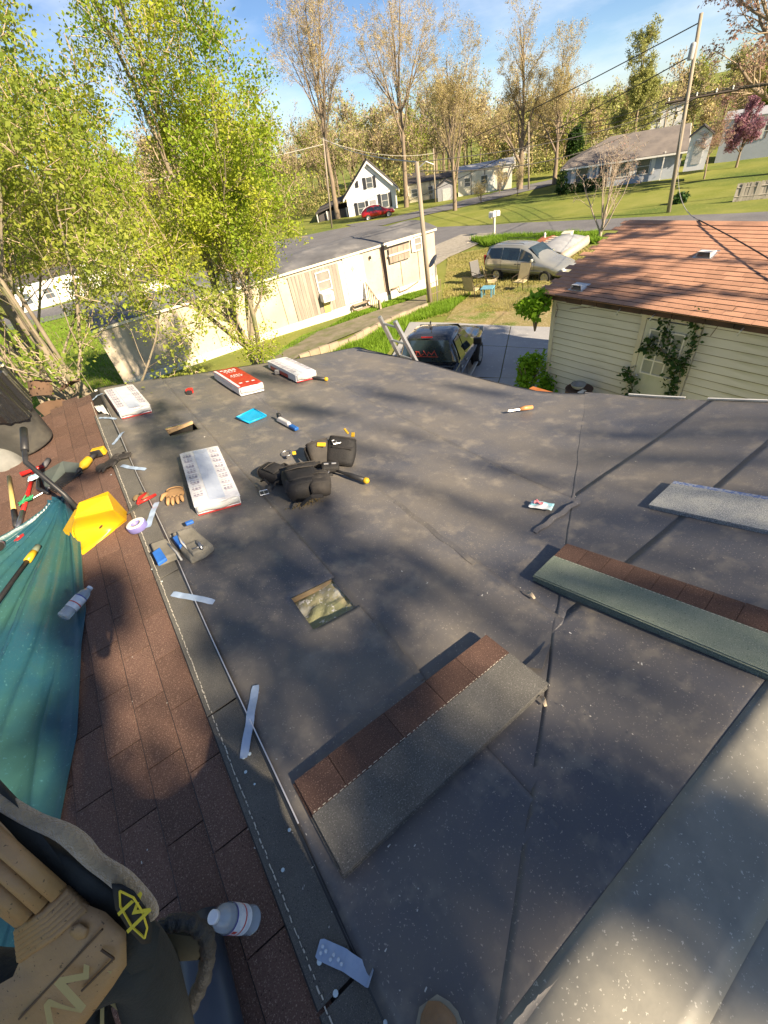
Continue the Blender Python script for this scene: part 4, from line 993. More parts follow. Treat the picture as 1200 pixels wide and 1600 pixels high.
mb = MB(); mb.grid(lambda u, v: (-.8+1.6*u, -1.6+3.2*v, .45+.1*mnoise.noise(Vector((u*4, v*6, 2)))-(.5*max(0, abs(2*u-1)-.8)*4)), 12, 18); mb.build('sheet', mat('rust_sheet', (.34, .12, .06), (.26, .09, .05), scale=3), e, solid=.02, smooth=True)
mb = MB(); mb.box((0, 0, .15), (1.4, 3.0, .4)); mb.build('stack', wood_m, e)
p = gp(884, 388); e = thing('storage_tub', 'white storage tub standing on the covered boat', 'tub', loc=(p.x, p.y, p.z+.45), rz=.4)
mb = MB(); mb.prism([(-.35, -.28), (.35, -.28), (.35, .28), (-.35, .28)], .42, ins=.02); mb.build('tub', white_m, e, bevel=.02)
mb = MB(); mb.box((0, 0, .44), (.76, .62, .04)); mb.build('lid', offwhite_m, e, bevel=.01)
p = gp(850, 384); e = thing('garden_statue', 'small white garden ornament at the flower bed edge', 'ornament', loc=tuple(p))
mb = MB(); mb.lathe([(.12, 0), (.14, .1), (.07, .25), (.1, .45), (.06, .6), (.08, .7), (.01, .8)], 12); mb.build('figure', white_m, e, smooth=True)

# ladder leaning on the eave
la, lb = on(588, 560, 0), None
xe = 3.02; 
lt = azr(596, 492, 6.6); lt2 = azr(621, 497, 6.5)
def lad(px0, py0, rr): return azr(px0, py0, rr)
t1, t2 = onz(592, 494, 3.62), onz(616, 500, 3.62)
b1, b2 = onz(626, 560, 2.88), onz(652, 568, 2.88)
t1 = onx(593, 495, b1.x-.22); t2 = onx(617, 502, b2.x-.22)
e = thing('extension_ladder', 'aluminium ladder top sticking up past the far roof edge', 'ladder', loc=(0, 0, 0))
def ext(a, b, k): return a + (b-a)*k
for a, b in ((t1, b1), (t2, b2)):
    mb = MB(); d = (b-a); bb = ext(a, b, 3.6 / d.length * 1.0 if d.length else 1)
    mb.tube([tuple(a), tuple(bb)], .032, 4); mb.build('rail', metal_m, e)
for i in range(12):
    f = .10+.26*i; d = (b1-t1).length
    a = t1+(b1-t1).normalized()*f; b = t2+(b2-t2).normalized()*f
    if f < 3.5: mb = MB(); mb.tube([tuple(a), tuple(b)], .016, 8); mb.build('rung', metal_m, e)

# drum, bowl and orange beam by the shed wall
pdm = onx(905, 607, 8.1)
rust = mat('rusty_drum', (.13, .07, .05), (.08, .05, .04), scale=6, rough=.85, bump=.2)
e = thing('rusty_drum', 'rusty brown drum standing against the shed wall', 'drum', loc=(pdm.x, pdm.y, pdm.z-.92))
mb = MB(); mb.lathe([(.28, 0), (.285, .02), (.28, .04), (.28, .3), (.295, .32), (.28, .34), (.28, .6), (.295, .62), (.28, .64), (.28, .9), (.29, .92), (.27, .92), (.26, .90), (.01, .90)], 28); mb.build('shell', rust, e, smooth=True)
e = thing('glass_bowl', 'clear white bowl lying on top of the rusty drum', 'bowl', loc=(pdm.x-.02, pdm.y+.02, pdm.z))
mb = MB(); mb.lathe([(.05, 0), (.09, .01), (.13, .05), (.16, .11), (.155, .115), (.12, .055), (.05, .012)], 24); mb.build('bowl', mat('frosted_glass', (.62, .64, .64), rough=.2, transm=.5), e, smooth=True)
e = thing('paper_scrap', 'crumpled white paper beside the bowl on the drum', 'paper', loc=(pdm.x-.1, pdm.y-.14, pdm.z))
mb = MB(); mb.grid(lambda u, v: (-.09+.18*u, -.05+.1*v, .01+.02*abs(mnoise.noise(Vector((u*4, v*4, 5))))), 8, 5); mb.build('sheet', white_m, e, solid=.002)
oa, ob = onx(826, 607, 6.2), onx(905, 630, 6.2)
e = thing('orange_beam', 'orange painted beam lying just beyond the roof eave', 'beam', loc=(0, 0, 0))
d_ = (ob-oa).normalized()
mb = MB(); mb.add([(oa.x, oa.y, oa.z), (ob.x, ob.y, ob.z), (ob.x, ob.y, ob.z-.16), (oa.x, oa.y, oa.z-.16), (oa.x+.12, oa.y, oa.z), (ob.x+.12, ob.y, ob.z), (ob.x+.12, ob.y, ob.z-.16), (oa.x+.12, oa.y, oa.z-.16)], [(0, 1, 2, 3), (4, 7, 6, 5), (0, 4, 5, 1), (3, 2, 6, 7), (0, 3, 7, 4), (1, 5, 6, 2)]); mb.build('timber', mat('orange_timber', (.45, .16, .045), (.34, .11, .03), scale=5, rough=.7), e, bevel=.008)
for k in (.15, .85):
    q = oa.lerp(ob, k); mb = MB(); mb.box((q.x+.06, q.y, (q.z-.16)/2), (.09, .09, q.z-.16)); mb.build('post', wood_m, e)
# ------------------------------------------------------------------ trees
bark_m = mat('bark', (.27, .21, .15), (.18, .14, .10), scale=4, rough=.95, bump=.4, bscale=25, stretch=(2, 2, .5))
bark_l = mat('pale_bark', (.30, .25, .18), (.20, .165, .12), scale=5, rough=.9, bump=.4, bscale=25, stretch=(2, 2, .5), lay=((.17, .19, .08), 3, .5, .7))
twig_m = mat('twigs', (.42, .33, .23), (.32, .25, .17), scale=.5, rough=.95, rnd=.12)
white_bark = mat('bleached_bark', (.46, .38, .30), (.34, .27, .20), scale=5, rough=.9)
def leafmat(n, a, b, tr=.52, sc=.9): return mat(n, a, b, scale=sc, detail=5, rough=.6, trans=tr, spec=.25)
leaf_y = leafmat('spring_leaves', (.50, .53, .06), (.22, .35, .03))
leaf_y2 = leafmat('spring_leaves_olive', (.42, .45, .08), (.22, .31, .05))  # duller, more olive leaf tone
bud_tan = leafmat('tan_buds', (.52, .43, .20), (.40, .35, .15), .3)
bud_green = leafmat('olive_buds', (.40, .40, .13), (.28, .31, .09), .3)
bud_red = leafmat('redbud_blossom', (.40, .20, .27), (.30, .16, .20), .3)
bud_pink = leafmat('pinkish_buds', (.40, .22, .20), (.30, .20, .14), .3)
leaf_d = leafmat('dark_shrub_leaves', (.035, .075, .018), (.05, .10, .02), .2)
leaf_v = leafmat('vine_leaves', (.06, .13, .03), (.035, .08, .02), .25)
leaf_b = leafmat('bright_bush_leaves', (.30, .48, .03), (.16, .36, .02), .45)

def seg_mesh(name, S, n, mt, parent):
    """tapered prisms for a list of (p0, p1, r0, r1)"""
    A = np.array([s[0] for s in S]); B = np.array([s[1] for s in S]); r0 = np.array([s[2] for s in S]); r1 = np.array([s[3] for s in S])
    d = B-A; L = np.linalg.norm(d, axis=1, keepdims=True); L[L == 0] = 1; d = d/L
    ref = np.where(np.abs(d[:, 2:3]) < .9, np.array([[0, 0, 1.]]), np.array([[1., 0, 0]]))
    u = np.cross(d, ref); u /= np.linalg.norm(u, axis=1, keepdims=True); v = np.cross(d, u)
    V = []
    for (P, r) in ((A-d*r0[:, None]*.3, r0), (B+d*r1[:, None]*.3, r1)):
        for k in range(n):
            a = 2*math.pi*k/n; V.append(P+(u*math.cos(a)+v*math.sin(a))*r[:, None])
    V = np.stack(V, 1); m = len(S); base = (np.arange(m)*2*n)[:, None]
    F_ = np.concatenate([base+np.array([[k, (k+1) % n, n+(k+1) % n, n+k]]) for k in range(n)], 0)
    return npmesh(name, V.reshape(-1, 3), F_, mt, parent, smooth=True)
def leaf_quads(P, size, rng, droop=.3):
    m = len(P); nrm = rng.normal(size=(m, 3)); nrm[:, 2] = np.abs(nrm[:, 2])+.2; nrm /= np.linalg.norm(nrm, axis=1, keepdims=True)
    t = rng.normal(size=(m, 3)); t[:, 2] -= droop; t -= nrm*(t*nrm).sum(1, keepdims=True); t /= np.linalg.norm(t, axis=1, keepdims=True)
    b = np.cross(nrm, t); s = size*np.clip(rng.lognormal(-.08, .38, (m, 1)), .35, 2)
    V = np.stack([P, P+t*s*.5+b*s*.32+nrm*s*.06, P+t*s, P+t*s*.5-b*s*.32+nrm*s*.06], 1)
    return V.reshape(-1, 3), np.arange(4*m).reshape(-1, 4)
def leaves_mesh(name, P, size, mt, parent, seed=1):
    V, F_ = leaf_quads(P, size, np.random.default_rng(seed)); return npmesh(name, V, F_, mt, parent)

def grow(S, tips, p, d, L, r, lev, rng, prm):
    n = max(2, int(prm['steps'][lev])); st = L/n; up = prm['up'][lev]; jit = prm['jit'][lev]
    nch = prm['nch'][lev] if lev < len(prm['nch']) else 0
    start = prm['start'][lev]; r_end = r*(.35 if lev < prm['lev'] else .5)
    spots = sorted(rng.uniform(start, 1.0) for _ in range(nch)); si = 0
    ph = rng.uniform(0, 6.28)
    for i in range(n):
        d = (d[0]+rng.gauss(0, jit), d[1]+rng.gauss(0, jit), d[2]+rng.gauss(0, jit)+up)
        l = math.sqrt(d[0]**2+d[1]**2+d[2]**2); d = (d[0]/l, d[1]/l, d[2]/l)
        q = (p[0]+d[0]*st, p[1]+d[1]*st, p[2]+d[2]*st)
        ra = r+(r_end-r)*i/n; rb = r+(r_end-r)*(i+1)/n
        S[lev].append((p, q, ra, rb))
        if lev >= prm['lev']: tips.append((p, q))
        while si < nch and spots[si] <= (i+1)/n:
            f = spots[si]; si += 1
            if lev < prm['lev']:
                ph += 2.4+rng.gauss(0, .4); a = prm['ang'][lev]*rng.uniform(.7, 1.25)
                ref = (0, 0, 1) if abs(d[2]) < .95 else (1, 0, 0)
                u = Vector(d).cross(Vector(ref)).normalized(); v = Vector(d).cross(u)
                c = Vector(d)*math.cos(a)+(u*math.cos(ph)+v*math.sin(ph))*math.sin(a)
                grow(S, tips, q, tuple(c), L*prm['ratio'][lev]*rng.uniform(.7, 1.1)*(1-.35*(f-start)), rb*prm['rr'][lev]*rng.uniform(.8, 1), lev+1, rng, prm)
        p = q
VASE = dict(lev=4, steps=[6, 8, 6, 4, 2], up=[.02, .05, .06, .05, .02], jit=[.04, .07, .10, .14, .2], nch=[9, 7, 6, 5], start=[.30, .25, .2, .15, 0], ang=[.55, .55, .6, .7, 0], ratio=[.82, .5, .5, .5], rr=[.62, .55, .55, .6])
def make_tree(name, label, cat, base, h, seed, prm=VASE, r=.3, bark=bark_m, leaf=bud_tan, leafn=3, leafs=.16, spread=.5, lean=(0, 0, 1), trunk_frac=.55, group=None, twig=twig_m, wig=1.0):
    rng = random.Random(seed); S = [[] for _ in range(prm['lev']+1)]; tips = []
    grow(S, tips, (0, 0, -.2), tuple(Vector(lean).normalized()), h*trunk_frac, r, 0, rng, prm)
    # the leader goes on as a first order limb
    e, f = S[0][-1][1], S[0][-1][3]
    for k in range(2): grow(S, tips, e, tuple(Vector((rng.gauss(0, .15), rng.gauss(0, .15), 1)).normalized()), h*(1-trunk_frac)*.95, f, 1, rng, prm)
    t = thing(name, label, cat, loc=tuple(base), group=group)
    seg_mesh('trunk', S[0]+S[1], 9, bark, t)
    low = [s for l in S[2:-1] for s in l]; seg_mesh('limbs', low, 4, bark if r < .2 else twig, t)
    cr = [s for s in S[-1]]; w_ = max(.012, h*.0009)*wig
    seg_mesh('twigs', [(a, b, w_, w_*.6) for a, b, _, _ in cr], 3, twig, t)['kind'] = 'stuff'
    if leafn:
        g = np.random.default_rng(seed); A = np.array([a for a, b in tips]); B = np.array([b for a, b in tips])
        A = np.repeat(A, leafn, 0); B = np.repeat(B, leafn, 0); k = g.uniform(0, 1.15, (len(A), 1)); P = A+(B-A)*k+g.normal(0, spread*.25, A.shape)
        leaves_mesh('crown', P, leafs, leaf, t, seed)['kind'] = 'stuff'
    return t
def base_of(px, py, dz=0):
    p = gp(px, py); p.z = G(p.x, p.y)+dz; return p
def tree_h(p, px, py):
    q = azr(px, py, math.hypot(p.x, p.y)); return q.z-p.z
# bare spring trees that can be told apart
SPEC = [
 ('tall bare double-trunked tree beside the white house porch', (528, 342), (482, -15), 101, .42, bud_tan, 4, .095, .6),
 ('tall bare tree right of the white gabled house', (635, 324), (622, -10), 102, .38, bud_tan, 4, .09, .5),
 ('vase-shaped bare tree standing on the lawn by the street', (711, 329), (722, 68), 103, .28, bud_tan, 5, .085, .6),
 ('huge spreading tree with tan buds left of the open sky', (812, 296), (815, 28), 104, .46, bud_tan, 5, .095, .7),
 ('gnarled tree with a bent trunk behind the street', (866, 288), (872, 66), 105, .32, bud_tan, 5, .09, .6),
 ('greening oval tree behind the ranch house', (985, 262), (985, 66), 106, .40, bud_green, 9, .15, .6),
]
for lab, pb, pt, sd_, r_, lf, ln, ls, sp in SPEC:
    b = base_of(*pb); h_ = tree_h(b, *pt)
    prm = dict(VASE); 
    if sd_ == 103: prm = dict(VASE, start=[.12, .25, .2, .15, 0], ang=[.42, .45, .55, .7, 0], ratio=[1.1, .5, .5, .5], nch=[11, 7, 6, 5])
    if sd_ in (101, 102): prm = dict(VASE, start=[.42, .25, .2, .15, 0], ang=[.62, .6, .65, .7, 0], ratio=[.72, .55, .5, .5], nch=[11, 8, 6, 5])
    if sd_ == 106: prm = dict(VASE, ang=[.6, .6, .7, .8, 0], start=[.15, .2, .1, .1, 0], ratio=[.75, .5, .5, .5])
    make_tree('bare_tree' if lf is bud_tan else 'leafing_tree', lab, 'tree', b, h_, sd_, prm, r_, leaf=lf, leafn=ln, leafs=ls, spread=sp, trunk_frac=.62 if sd_ in (101, 102) else .5, wig=.8)
b = base_of(1236, 268); make_tree('bare_tree', 'dark leaning tree whose boughs enter at the upper right corner', 'tree', b, 20, 107, dict(VASE, ang=[.8, .6, .7, .8, 0], ratio=[.85, .5, .5, .5], start=[.2, .2, .15, .1, 0]), .6, leaf=bud_pink, leafn=2, leafs=.18, lean=(-.35, .35, 1))
b = base_of(1150, 262); make_tree('redbud_tree', 'redbud with purple pink blossom above the white garden shed', 'tree', b, 5.2, 108, dict(VASE, ang=[.8, .7, .7, .8, 0], start=[.3, .2, .1, .1, 0]), .14, leaf=bud_red, leafn=5, leafs=.11, spread=.4)
b = base_of(1100, 280); make_tree('young_tree', 'thin young tree with pinkish buds before the ranch gable', 'tree', b, 5.6, 109, dict(VASE, ang=[.7, .7, .7, .8, 0], start=[.25, .2, .1, .1, 0]), .09, leaf=bud_pink, leafn=1, leafs=.08, wig=.7)
b = base_of(892, 262); make_tree('evergreen_tree', 'small dark evergreen at the far end of the street', 'tree', b, 4.6, 110, dict(VASE, start=[.1, .1, .1, .1, 0]), .12, leaf=leaf_d, leafn=9, leafs=.28, spread=.7)
b = base_of(1186, 215); make_tree('leafing_tree', 'bright green leafing tree at the right edge above the garage', 'tree', b, 9, 115, dict(VASE, start=[.2, .1, .1, .1, 0]), .2, leaf=leaf_y, leafn=8, leafs=.28, spread=.7)
# many-stemmed small tree with bleached branches by the shed roof
SHR = dict(lev=4, steps=[2, 8, 5, 4, 2], up=[.0, .04, .03, .02, 0], jit=[.05, .09, .16, .2, .25], nch=[9, 5, 4, 3], start=[.2, .35, .2, .1, 0], ang=[.42, .6, .75, .8, 0], ratio=[3.6, .42, .5, .5], rr=[.55, .55, .6, .6])
b = base_of(936, 376); make_tree('bare_bush_tree', 'pale many-stemmed bare tree rising behind the red shed roof', 'tree', b, 4.6, 111, SHR, .16, bark=white_bark, leaf=bud_pink, leafn=1, leafs=.05, trunk_frac=.26, twig=white_bark, wig=.9)
for i, (px, py, h_, lb) in enumerate(((780, 303, 3.2, 'left bare shrub on the lawn below the street'), (808, 306, 3.6, 'right bare shrub on the lawn below the street'), (752, 318, 2.4, 'smallest bare shrub near the vase-shaped tree'))):
    b = base_of(px, py); make_tree('bare_shrub', lb, 'shrub', b, h_, 120+i, dict(SHR, nch=[10, 5, 3, 2]), .08, leaf=bud_tan, leafn=2, leafs=.09, trunk_frac=.2)

# the two kinds of near trees at the left
MAP = dict(lev=4, steps=[5, 9, 6, 4, 2], up=[.0, .10, .09, .05, .0], jit=[.05, .08, .12, .16, .2], nch=[11, 9, 6, 4], start=[.34, .15, .15, .1, 0], ang=[.85, .6, .65, .7, 0], ratio=[1.25, .48, .5, .5], rr=[.6, .5, .55, .6])
make_tree('maple_tree', 'bushy bright green maple in front of the mobile home', 'tree', (3.55, 12.3, -.8), 10.2, 201, MAP, .20, bark=bark_l, leaf=leaf_y, leafn=24, leafs=.052, spread=.46, trunk_frac=.40, wig=.75)
LEAN = dict(lev=4, steps=[9, 7, 5, 4, 2], up=[.0, .07, .06, .03, .0], jit=[.035, .09, .12, .16, .2], nch=[13, 7, 5, 4], start=[.30, .2, .15, .1, 0], ang=[.75, .6, .65, .7, 0], ratio=[.46, .5, .5, .5], rr=[.5, .5, .55, .6])
for i, (px, py, r_, rt_, h_, lean, lab) in enumerate((
    (112, 622, 7.6, .075, 10.5, (-.05, .02, 1), 'slim leafing tree nearest the roof with a straight pale trunk'),
    (168, 596, 8.4, .11, 11, (-.10, .10, 1), 'slim leafing tree with a thicker trunk just left of the mobile home end'),
    (-30, 560, 9.5, .075, 12, (.04, .05, 1), 'slim leafing tree partly cut by the left edge'),
    (25, 560, 13.0, .10, 12, (.06, .0, 1), 'thinner leafing tree standing farther back at left'))):
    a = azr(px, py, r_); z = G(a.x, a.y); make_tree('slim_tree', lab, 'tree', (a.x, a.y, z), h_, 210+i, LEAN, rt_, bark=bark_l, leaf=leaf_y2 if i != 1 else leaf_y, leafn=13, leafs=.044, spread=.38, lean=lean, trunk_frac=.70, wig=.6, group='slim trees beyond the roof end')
# far wood: one mass of thin trunks and twigs
def far_wood():
    rng = random.Random(5); g = np.random.default_rng(5)
    protoS = []; prm = dict(lev=3, steps=[5, 5, 4, 2], up=[.02, .08, .06, .04], jit=[.04, .08, .12, .2], nch=[11, 6, 5], start=[.25, .2, .1, 0], ang=[.5, .55, .7, 0], ratio=[.5, .5, .5], rr=[.4, .5, .5])
    for k in range(4):
        S = [[] for _ in range(4)]; tips = []
        grow(S, tips, (0, 0, 0), (0, 0, 1), .8, .016, 0, rng, prm); protoS.append((S, tips))
    segs = [[], []]; LP = {0: [], 1: [], 2: []}
    for i in range(460):
        a = rad(rng.uniform(-24, 92)); rr_ = rng.uniform(98, 165); x, y = math.sin(a)*rr_, math.cos(a)*rr_; z = G(x, y)-.5
        H = rng.uniform(8.5, 14.5)*(1.0 if a < rad(46) else .68); S, tips = protoS[rng.randrange(4)]; c, s = math.cos(i*1.7), math.sin(i*1.7)
        Rm = np.array([[c, -s, 0], [s, c, 0], [0, 0, 1]])*H; O = np.array([x, y, z])
        for lev, fac in ((0, 1), (1, .9), (2, 1), (3, 1)):
            A = np.array([q[0] for q in S[lev]])@Rm.T+O; B = np.array([q[1] for q in S[lev]])@Rm.T+O
            w0 = np.array([q[2] for q in S[lev]])*H; w1 = np.array([q[3] for q in S[lev]])*H
            if lev >= 2: w0 = np.full(len(A), .045); w1 = w0*.6
            segs[0 if lev < 2 else 1].append((A, B, w0, w1))
        TA = np.array([t_[0] for t_ in tips]); k = g.integers(0, len(TA), 900 if i % 3 else 1400); P = TA[k]@Rm.T+O+g.normal(0, .45, (len(k), 3)); LP[(0, 0, 1, 1, 2)[rng.randrange(5)]].append(P)
    return segs, LP
def seg_np(name, A, B, r0, r1, n, mt, **tags):
    d = B-A; d /= np.linalg.norm(d, axis=1, keepdims=True)+1e-9; u = np.cross(d, np.array([[.3, .1, 1.]])); u /= np.linalg.norm(u, axis=1, keepdims=True); v = np.cross(d, u); V = []
    for (P, r) in ((A, r0), (B, r1)):
        for k in range(n):
            a = 2*math.pi*k/n; V.append(P+(u*math.cos(a)+v*math.sin(a))*r[:, None])
    V = np.stack(V, 1); base = (np.arange(len(A))*2*n)[:, None]
    F_ = np.concatenate([base+np.array([[k, (k+1) % n, n+(k+1) % n, n+k]]) for k in range(n)], 0)
    o = npmesh(name, V.reshape(-1, 3), F_, mt)
    for a, b in tags.items(): o[a] = b
    return o
segs, LP = far_wood()
g_ = np.random.default_rng(31)
for k in (0, 1, 2):                             # scrub under the wood
    n = (60000, 46000, 18000)[k]; a = np.radians(g_.uniform(-26, 94, n)); r_ = g_.uniform(93, 125, n); z_ = g_.uniform(0, 1, n)**1.6*(4.0+3.5*np.sin(a*31+k)+1.5*np.sin(a*77))
    LP[k].append(np.column_stack([np.sin(a)*r_, np.cos(a)*r_, -3.3+np.abs(z_)]))
lbls = dict(kind='stuff')
for k, nm in ((0, 'wood_trunks'), (1, 'wood_twigs')):
    c = [np.concatenate([s[j] for s in segs[k]]) for j in range(4)]
    o = seg_np(nm, c[0], c[1], c[2], c[3], 4 if k == 0 else 3, bark_m if k == 0 else twig_m, **lbls); o['label'] = ('pale and grey trunks of the far spring wood', 'fine twig haze of the far spring wood')[k]; o['category'] = 'wood'
for k, (mt_, lb) in enumerate(((bud_tan, 'tan budding foliage haze of the far wood'), (bud_green, 'olive budding foliage haze of the far wood'), (leaf_y2, 'green young foliage haze of the far wood'))):
    P = np.concatenate(LP[k]); o = leaves_mesh('wood_foliage', P, .28, mt_, None, 9+k); o['kind'] = 'stuff'; o['label'] = lb; o['category'] = 'wood'

# clipped shrubs along the ranch house
def blob_leaves(n, rx, ry, rz, g, shell=.75):
    v = g.normal(size=(n, 3)); v /= np.linalg.norm(v, axis=1, keepdims=True); r_ = g.uniform(shell, 1.0, (n, 1)); v = v*r_*np.array([rx, ry, rz])
    v += .12*np.sin(v*7+1)*min(rx, rz); v[:, 2] += rz*.9; return v
for i, (px, py, s, lb) in enumerate(((876, 303, .95, 'tallest narrow clipped shrub at the left corner of the ranch house'), (885, 304, .62, 'first round shrub right of the tall narrow one'), (896, 303, .62, 'second round shrub along the ranch house wall'), (906, 302, .66, 'third round shrub along the ranch house wall'), (918, 300, .80, 'fourth and biggest dark round shrub along the ranch wall'), (929, 299, .78, 'brightest round shrub at the right end of the shrub row'))):
    p = azr(px, py, 64.2); p.z = G(p.x, p.y)-.1; g = np.random.default_rng(i+40)
    e = thing('round_shrub', lb, 'shrub', loc=tuple(p), group='clipped shrubs along the ranch house')
    w_ = .55 if i == 0 else s; hh_ = 1.25 if i == 0 else s*.85
    leaves_mesh('foliage', blob_leaves(1500, w_, w_, hh_, g), .16, leaf_d if i < 5 else leaf_v, e, i)
    mb = MB(); mb.tube([(0, 0, -.2), (0, 0, hh_)], .06, 5); mb.build('stem', bark_m, e)
for i, (px, py, s, lb) in enumerate(((1078, 258, .9, 'light green bush beside the little white shed'), (1060, 318, .55, 'low dark bush at the foot of the leaning utility pole'))):
    p = gp(px, py); g = np.random.default_rng(i+60); e = thing('bush', lb, 'bush', loc=tuple(p)); leaves_mesh('foliage', blob_leaves(1100, s, s, s*.7, g, .3), .16, leaf_b if i == 0 else leaf_v, e, i)
    mb = MB(); mb.tube([(0, 0, -.2), (0, 0, s*.6)], .04, 5); mb.build('stem', bark_m, e)
# bush and vines at the shed
def bush(name, label, c, ell, n, mt, size, seed, stems=6, cat='bush', shell=.2):
    g = np.random.default_rng(seed); e = thing(name, label, cat, loc=tuple(c))
    P = []
    for k in range(stems):
        o = g.normal(0, .45, 3)*np.array(ell); P.append(blob_leaves(n//stems, ell[0]*.55, ell[1]*.55, ell[2]*.55, g, shell)+o+np.array([0, 0, ell[2]*.45]))
    leaves_mesh('foliage', np.concatenate(P), size, mt, e, seed)
    mb = MB()
    for k in range(stems):
        a = k*2.4; mb.tube([(0, 0, -.3), (math.cos(a)*ell[0]*.3, math.sin(a)*ell[1]*.3, ell[2]*.5), (math.cos(a)*ell[0]*.7, math.sin(a)*ell[1]*.7, ell[2]*1.1)], [.02, .015, .006], 5)
    mb.build('stem', bark_m, e); return e
c = onx(842, 590, 8.35); bush('corner_bush', 'green bush at the driveway corner of the shed wall', (8.3, 6.55, .0), (.40, .5, .62), 2400, leaf_b, .085, 71)
c1, c2 = onx(848, 447, 8.3), onx(878, 425, 8.7)
bush('roof_vine', 'bright green vine mounding over the shed eave corner', (8.25, 6.45, 1.78), (.30, .34, .30), 1700, leaf_b, .09, 72, stems=5, cat='vine')
def vine(label, pts, n, size, mt, seed, spread=.06, cat='vine', gr=None):
    g = np.random.default_rng(seed); e = thing('climbing_vine', label, cat, loc=(0, 0, 0), group=gr)
    pts = [Vector(p) for p in pts]; seg = []
    for a, b in zip(pts[:-1], pts[1:]):
        for i in range(4): seg.append(a.lerp(b, i/4)+Vector(g.normal(0, .012, 3)))
    seg.append(pts[-1]); mb = MB(); mb.tube([tuple(s) for s in seg], .008, 5); mb.build('stem', bark_m, e)
    k = g.integers(0, len(seg), n); P = np.array([tuple(s) for s in seg])[k]+g.normal(0, spread, (n, 3))*np.array([.5, 1, 1]); P[:, 0] -= .04
    leaves_mesh('leaves', P, size, mt, e, seed); return e
def sw(px, py, x=None): p = onx(px, py, x or (SX-.09)); return p
vine('dark vine climbing up the left part of the shed door', [sw(1048, 600), sw(1060, 570), sw(1052, 545), sw(1040, 520), sw(1047, 500)], 190, .085, leaf_v, 81, .075)
vine('dark vine climbing along the right frame of the shed door', [sw(1050, 622), sw(1058, 590), sw(1078, 555), sw(1086, 520), sw(1094, 490)], 300, .07, leaf_v, 82, .06)
vine('short vine reaching left over the shed door frame', [sw(1060, 570), sw(1030, 545), sw(1008, 545), sw(1022, 530)], 160, .08, leaf_v, 83, .05)
vine('small vine at the foot of the left door frame', [sw(982, 622), sw(988, 605), sw(985, 585), sw(978, 580)], 150, .08, leaf_v, 84, .07)
for k, L in enumerate((((868, 470), (872, 482), (866, 500)), ((1150, 480), (1125, 505), (1110, 525)), ((1000, 480), (940, 478), (890, 483)))):
    mb = MB(); mb.tube([tuple(sw(*p, SX-.03)) for p in L], .006, 5); o = mb.build('bare_vine', bark_m); tag(o, ('bare creeper stem hanging at the shed corner', 'bare creeper stem on the siding right of the door', 'bare creeper stem running under the shed eave')[k], 'vine')

# grass tufts, flowering bed and clutter on the yard: uncountable
def scatter_px(n, poly, g):
    """ground points inside a polygon given by ground points"""
    pts = np.array(poly); lo, hi = pts.min(0), pts.max(0); out = []
    while len(out) < n:
        q = g.uniform(lo, hi, (4000, 2)); ins = np.zeros(len(q), bool); j = len(pts)-1
        for i in range(len(pts)):
            c_ = ((pts[i, 1] > q[:, 1]) != (pts[j, 1] > q[:, 1])) & (q[:, 0] < (pts[j, 0]-pts[i, 0])*(q[:, 1]-pts[i, 1])/(pts[j, 1]-pts[i, 1]+1e-9)+pts[i, 0]); ins ^= c_; j = i
        out += list(q[ins])
    return np.array(out[:n])
def blades(name, label, poly, n, h_, mt, seed, w_=.02):
    g = np.random.default_rng(seed); q = scatter_px(n, poly, g); z = np.array([G(a, b) for a, b in q])+.0
    den = np.array([mnoise.noise(Vector((a*.8, b*.8, 4))) for a, b in q]); hs = h_*(g.uniform(.5, 1.2, n)+.6*den)
    P = np.column_stack([q, z]); a = g.uniform(0, 6.28, n); t = np.column_stack([np.cos(a), np.sin(a), np.zeros(n)])*w_
    top = P+np.column_stack([g.normal(0, h_*.35, n), g.normal(0, h_*.35, n), hs])
    V = np.stack([P-t, P+t, top], 1).reshape(-1, 3); o = npmesh(name, V, np.arange(3*n).reshape(-1, 3), mt); o['kind'] = 'stuff'; o['label'] = label; o['category'] = 'grass'; return o
gr1 = leafmat('grass_blades', (.22, .36, .03), (.14, .25, .02), .3, .4); gr2 = leafmat('dry_grass_blades', (.44, .38, .17), (.32, .30, .09), .3, .5)
GP = lambda L: [tuple(gp(*p)[:2]) for p in L]
blades('tall_grass', 'bright long grass between the path wall and the pickup truck', GP([(420, 610), (600, 515), (680, 478), (735, 462), (700, 490), (640, 505), (600, 560), (560, 600)]), 26000, .26, gr1, 91)
blades('walk_grass', 'grass strip along the foot of the mobile home', GP([(330, 620), (553, 490), (668, 450), (668, 460), (590, 486), (470, 528), (345, 615)]), 14000, .13, gr1, 92)
blades('yard_grass', 'short grass on the yard around the patio chairs', GP([(690, 480), (700, 400), (780, 385), (930, 385), (905, 440), (880, 465), (800, 460), (740, 470)]), 40000, .10, gr2, 93, .02)
blades('yard_grass', 'thin dry grass over the bare soil at the driveway end', GP([(650, 500), (740, 465), (880, 455), (900, 480), (740, 490)]), 12000, .09, gr2, 95, .015)
blades('bed_plants', 'green leafy planting strip along the road verge', GP([(735, 378), (790, 372), (935, 368), (940, 380), (860, 386), (760, 386)]), 16000, .42, gr1, 94, .03)
blades('end_grass', 'shaded grass beyond the left end of the roof', GP([(-40, 640), (200, 640), (230, 560), (150, 480), (-40, 520)]), 22000, .16, gr1, 96, .02)
rocks = thing('edging_stones', 'pale stones edging the planting strip by the mailbox', 'stones', loc=(0, 0, 0))
rk = mat('pale_stone', (.42, .38, .32), (.3, .27, .22), scale=3, rough=.9)
ea, eb = gp(728, 381), gp(905, 388)
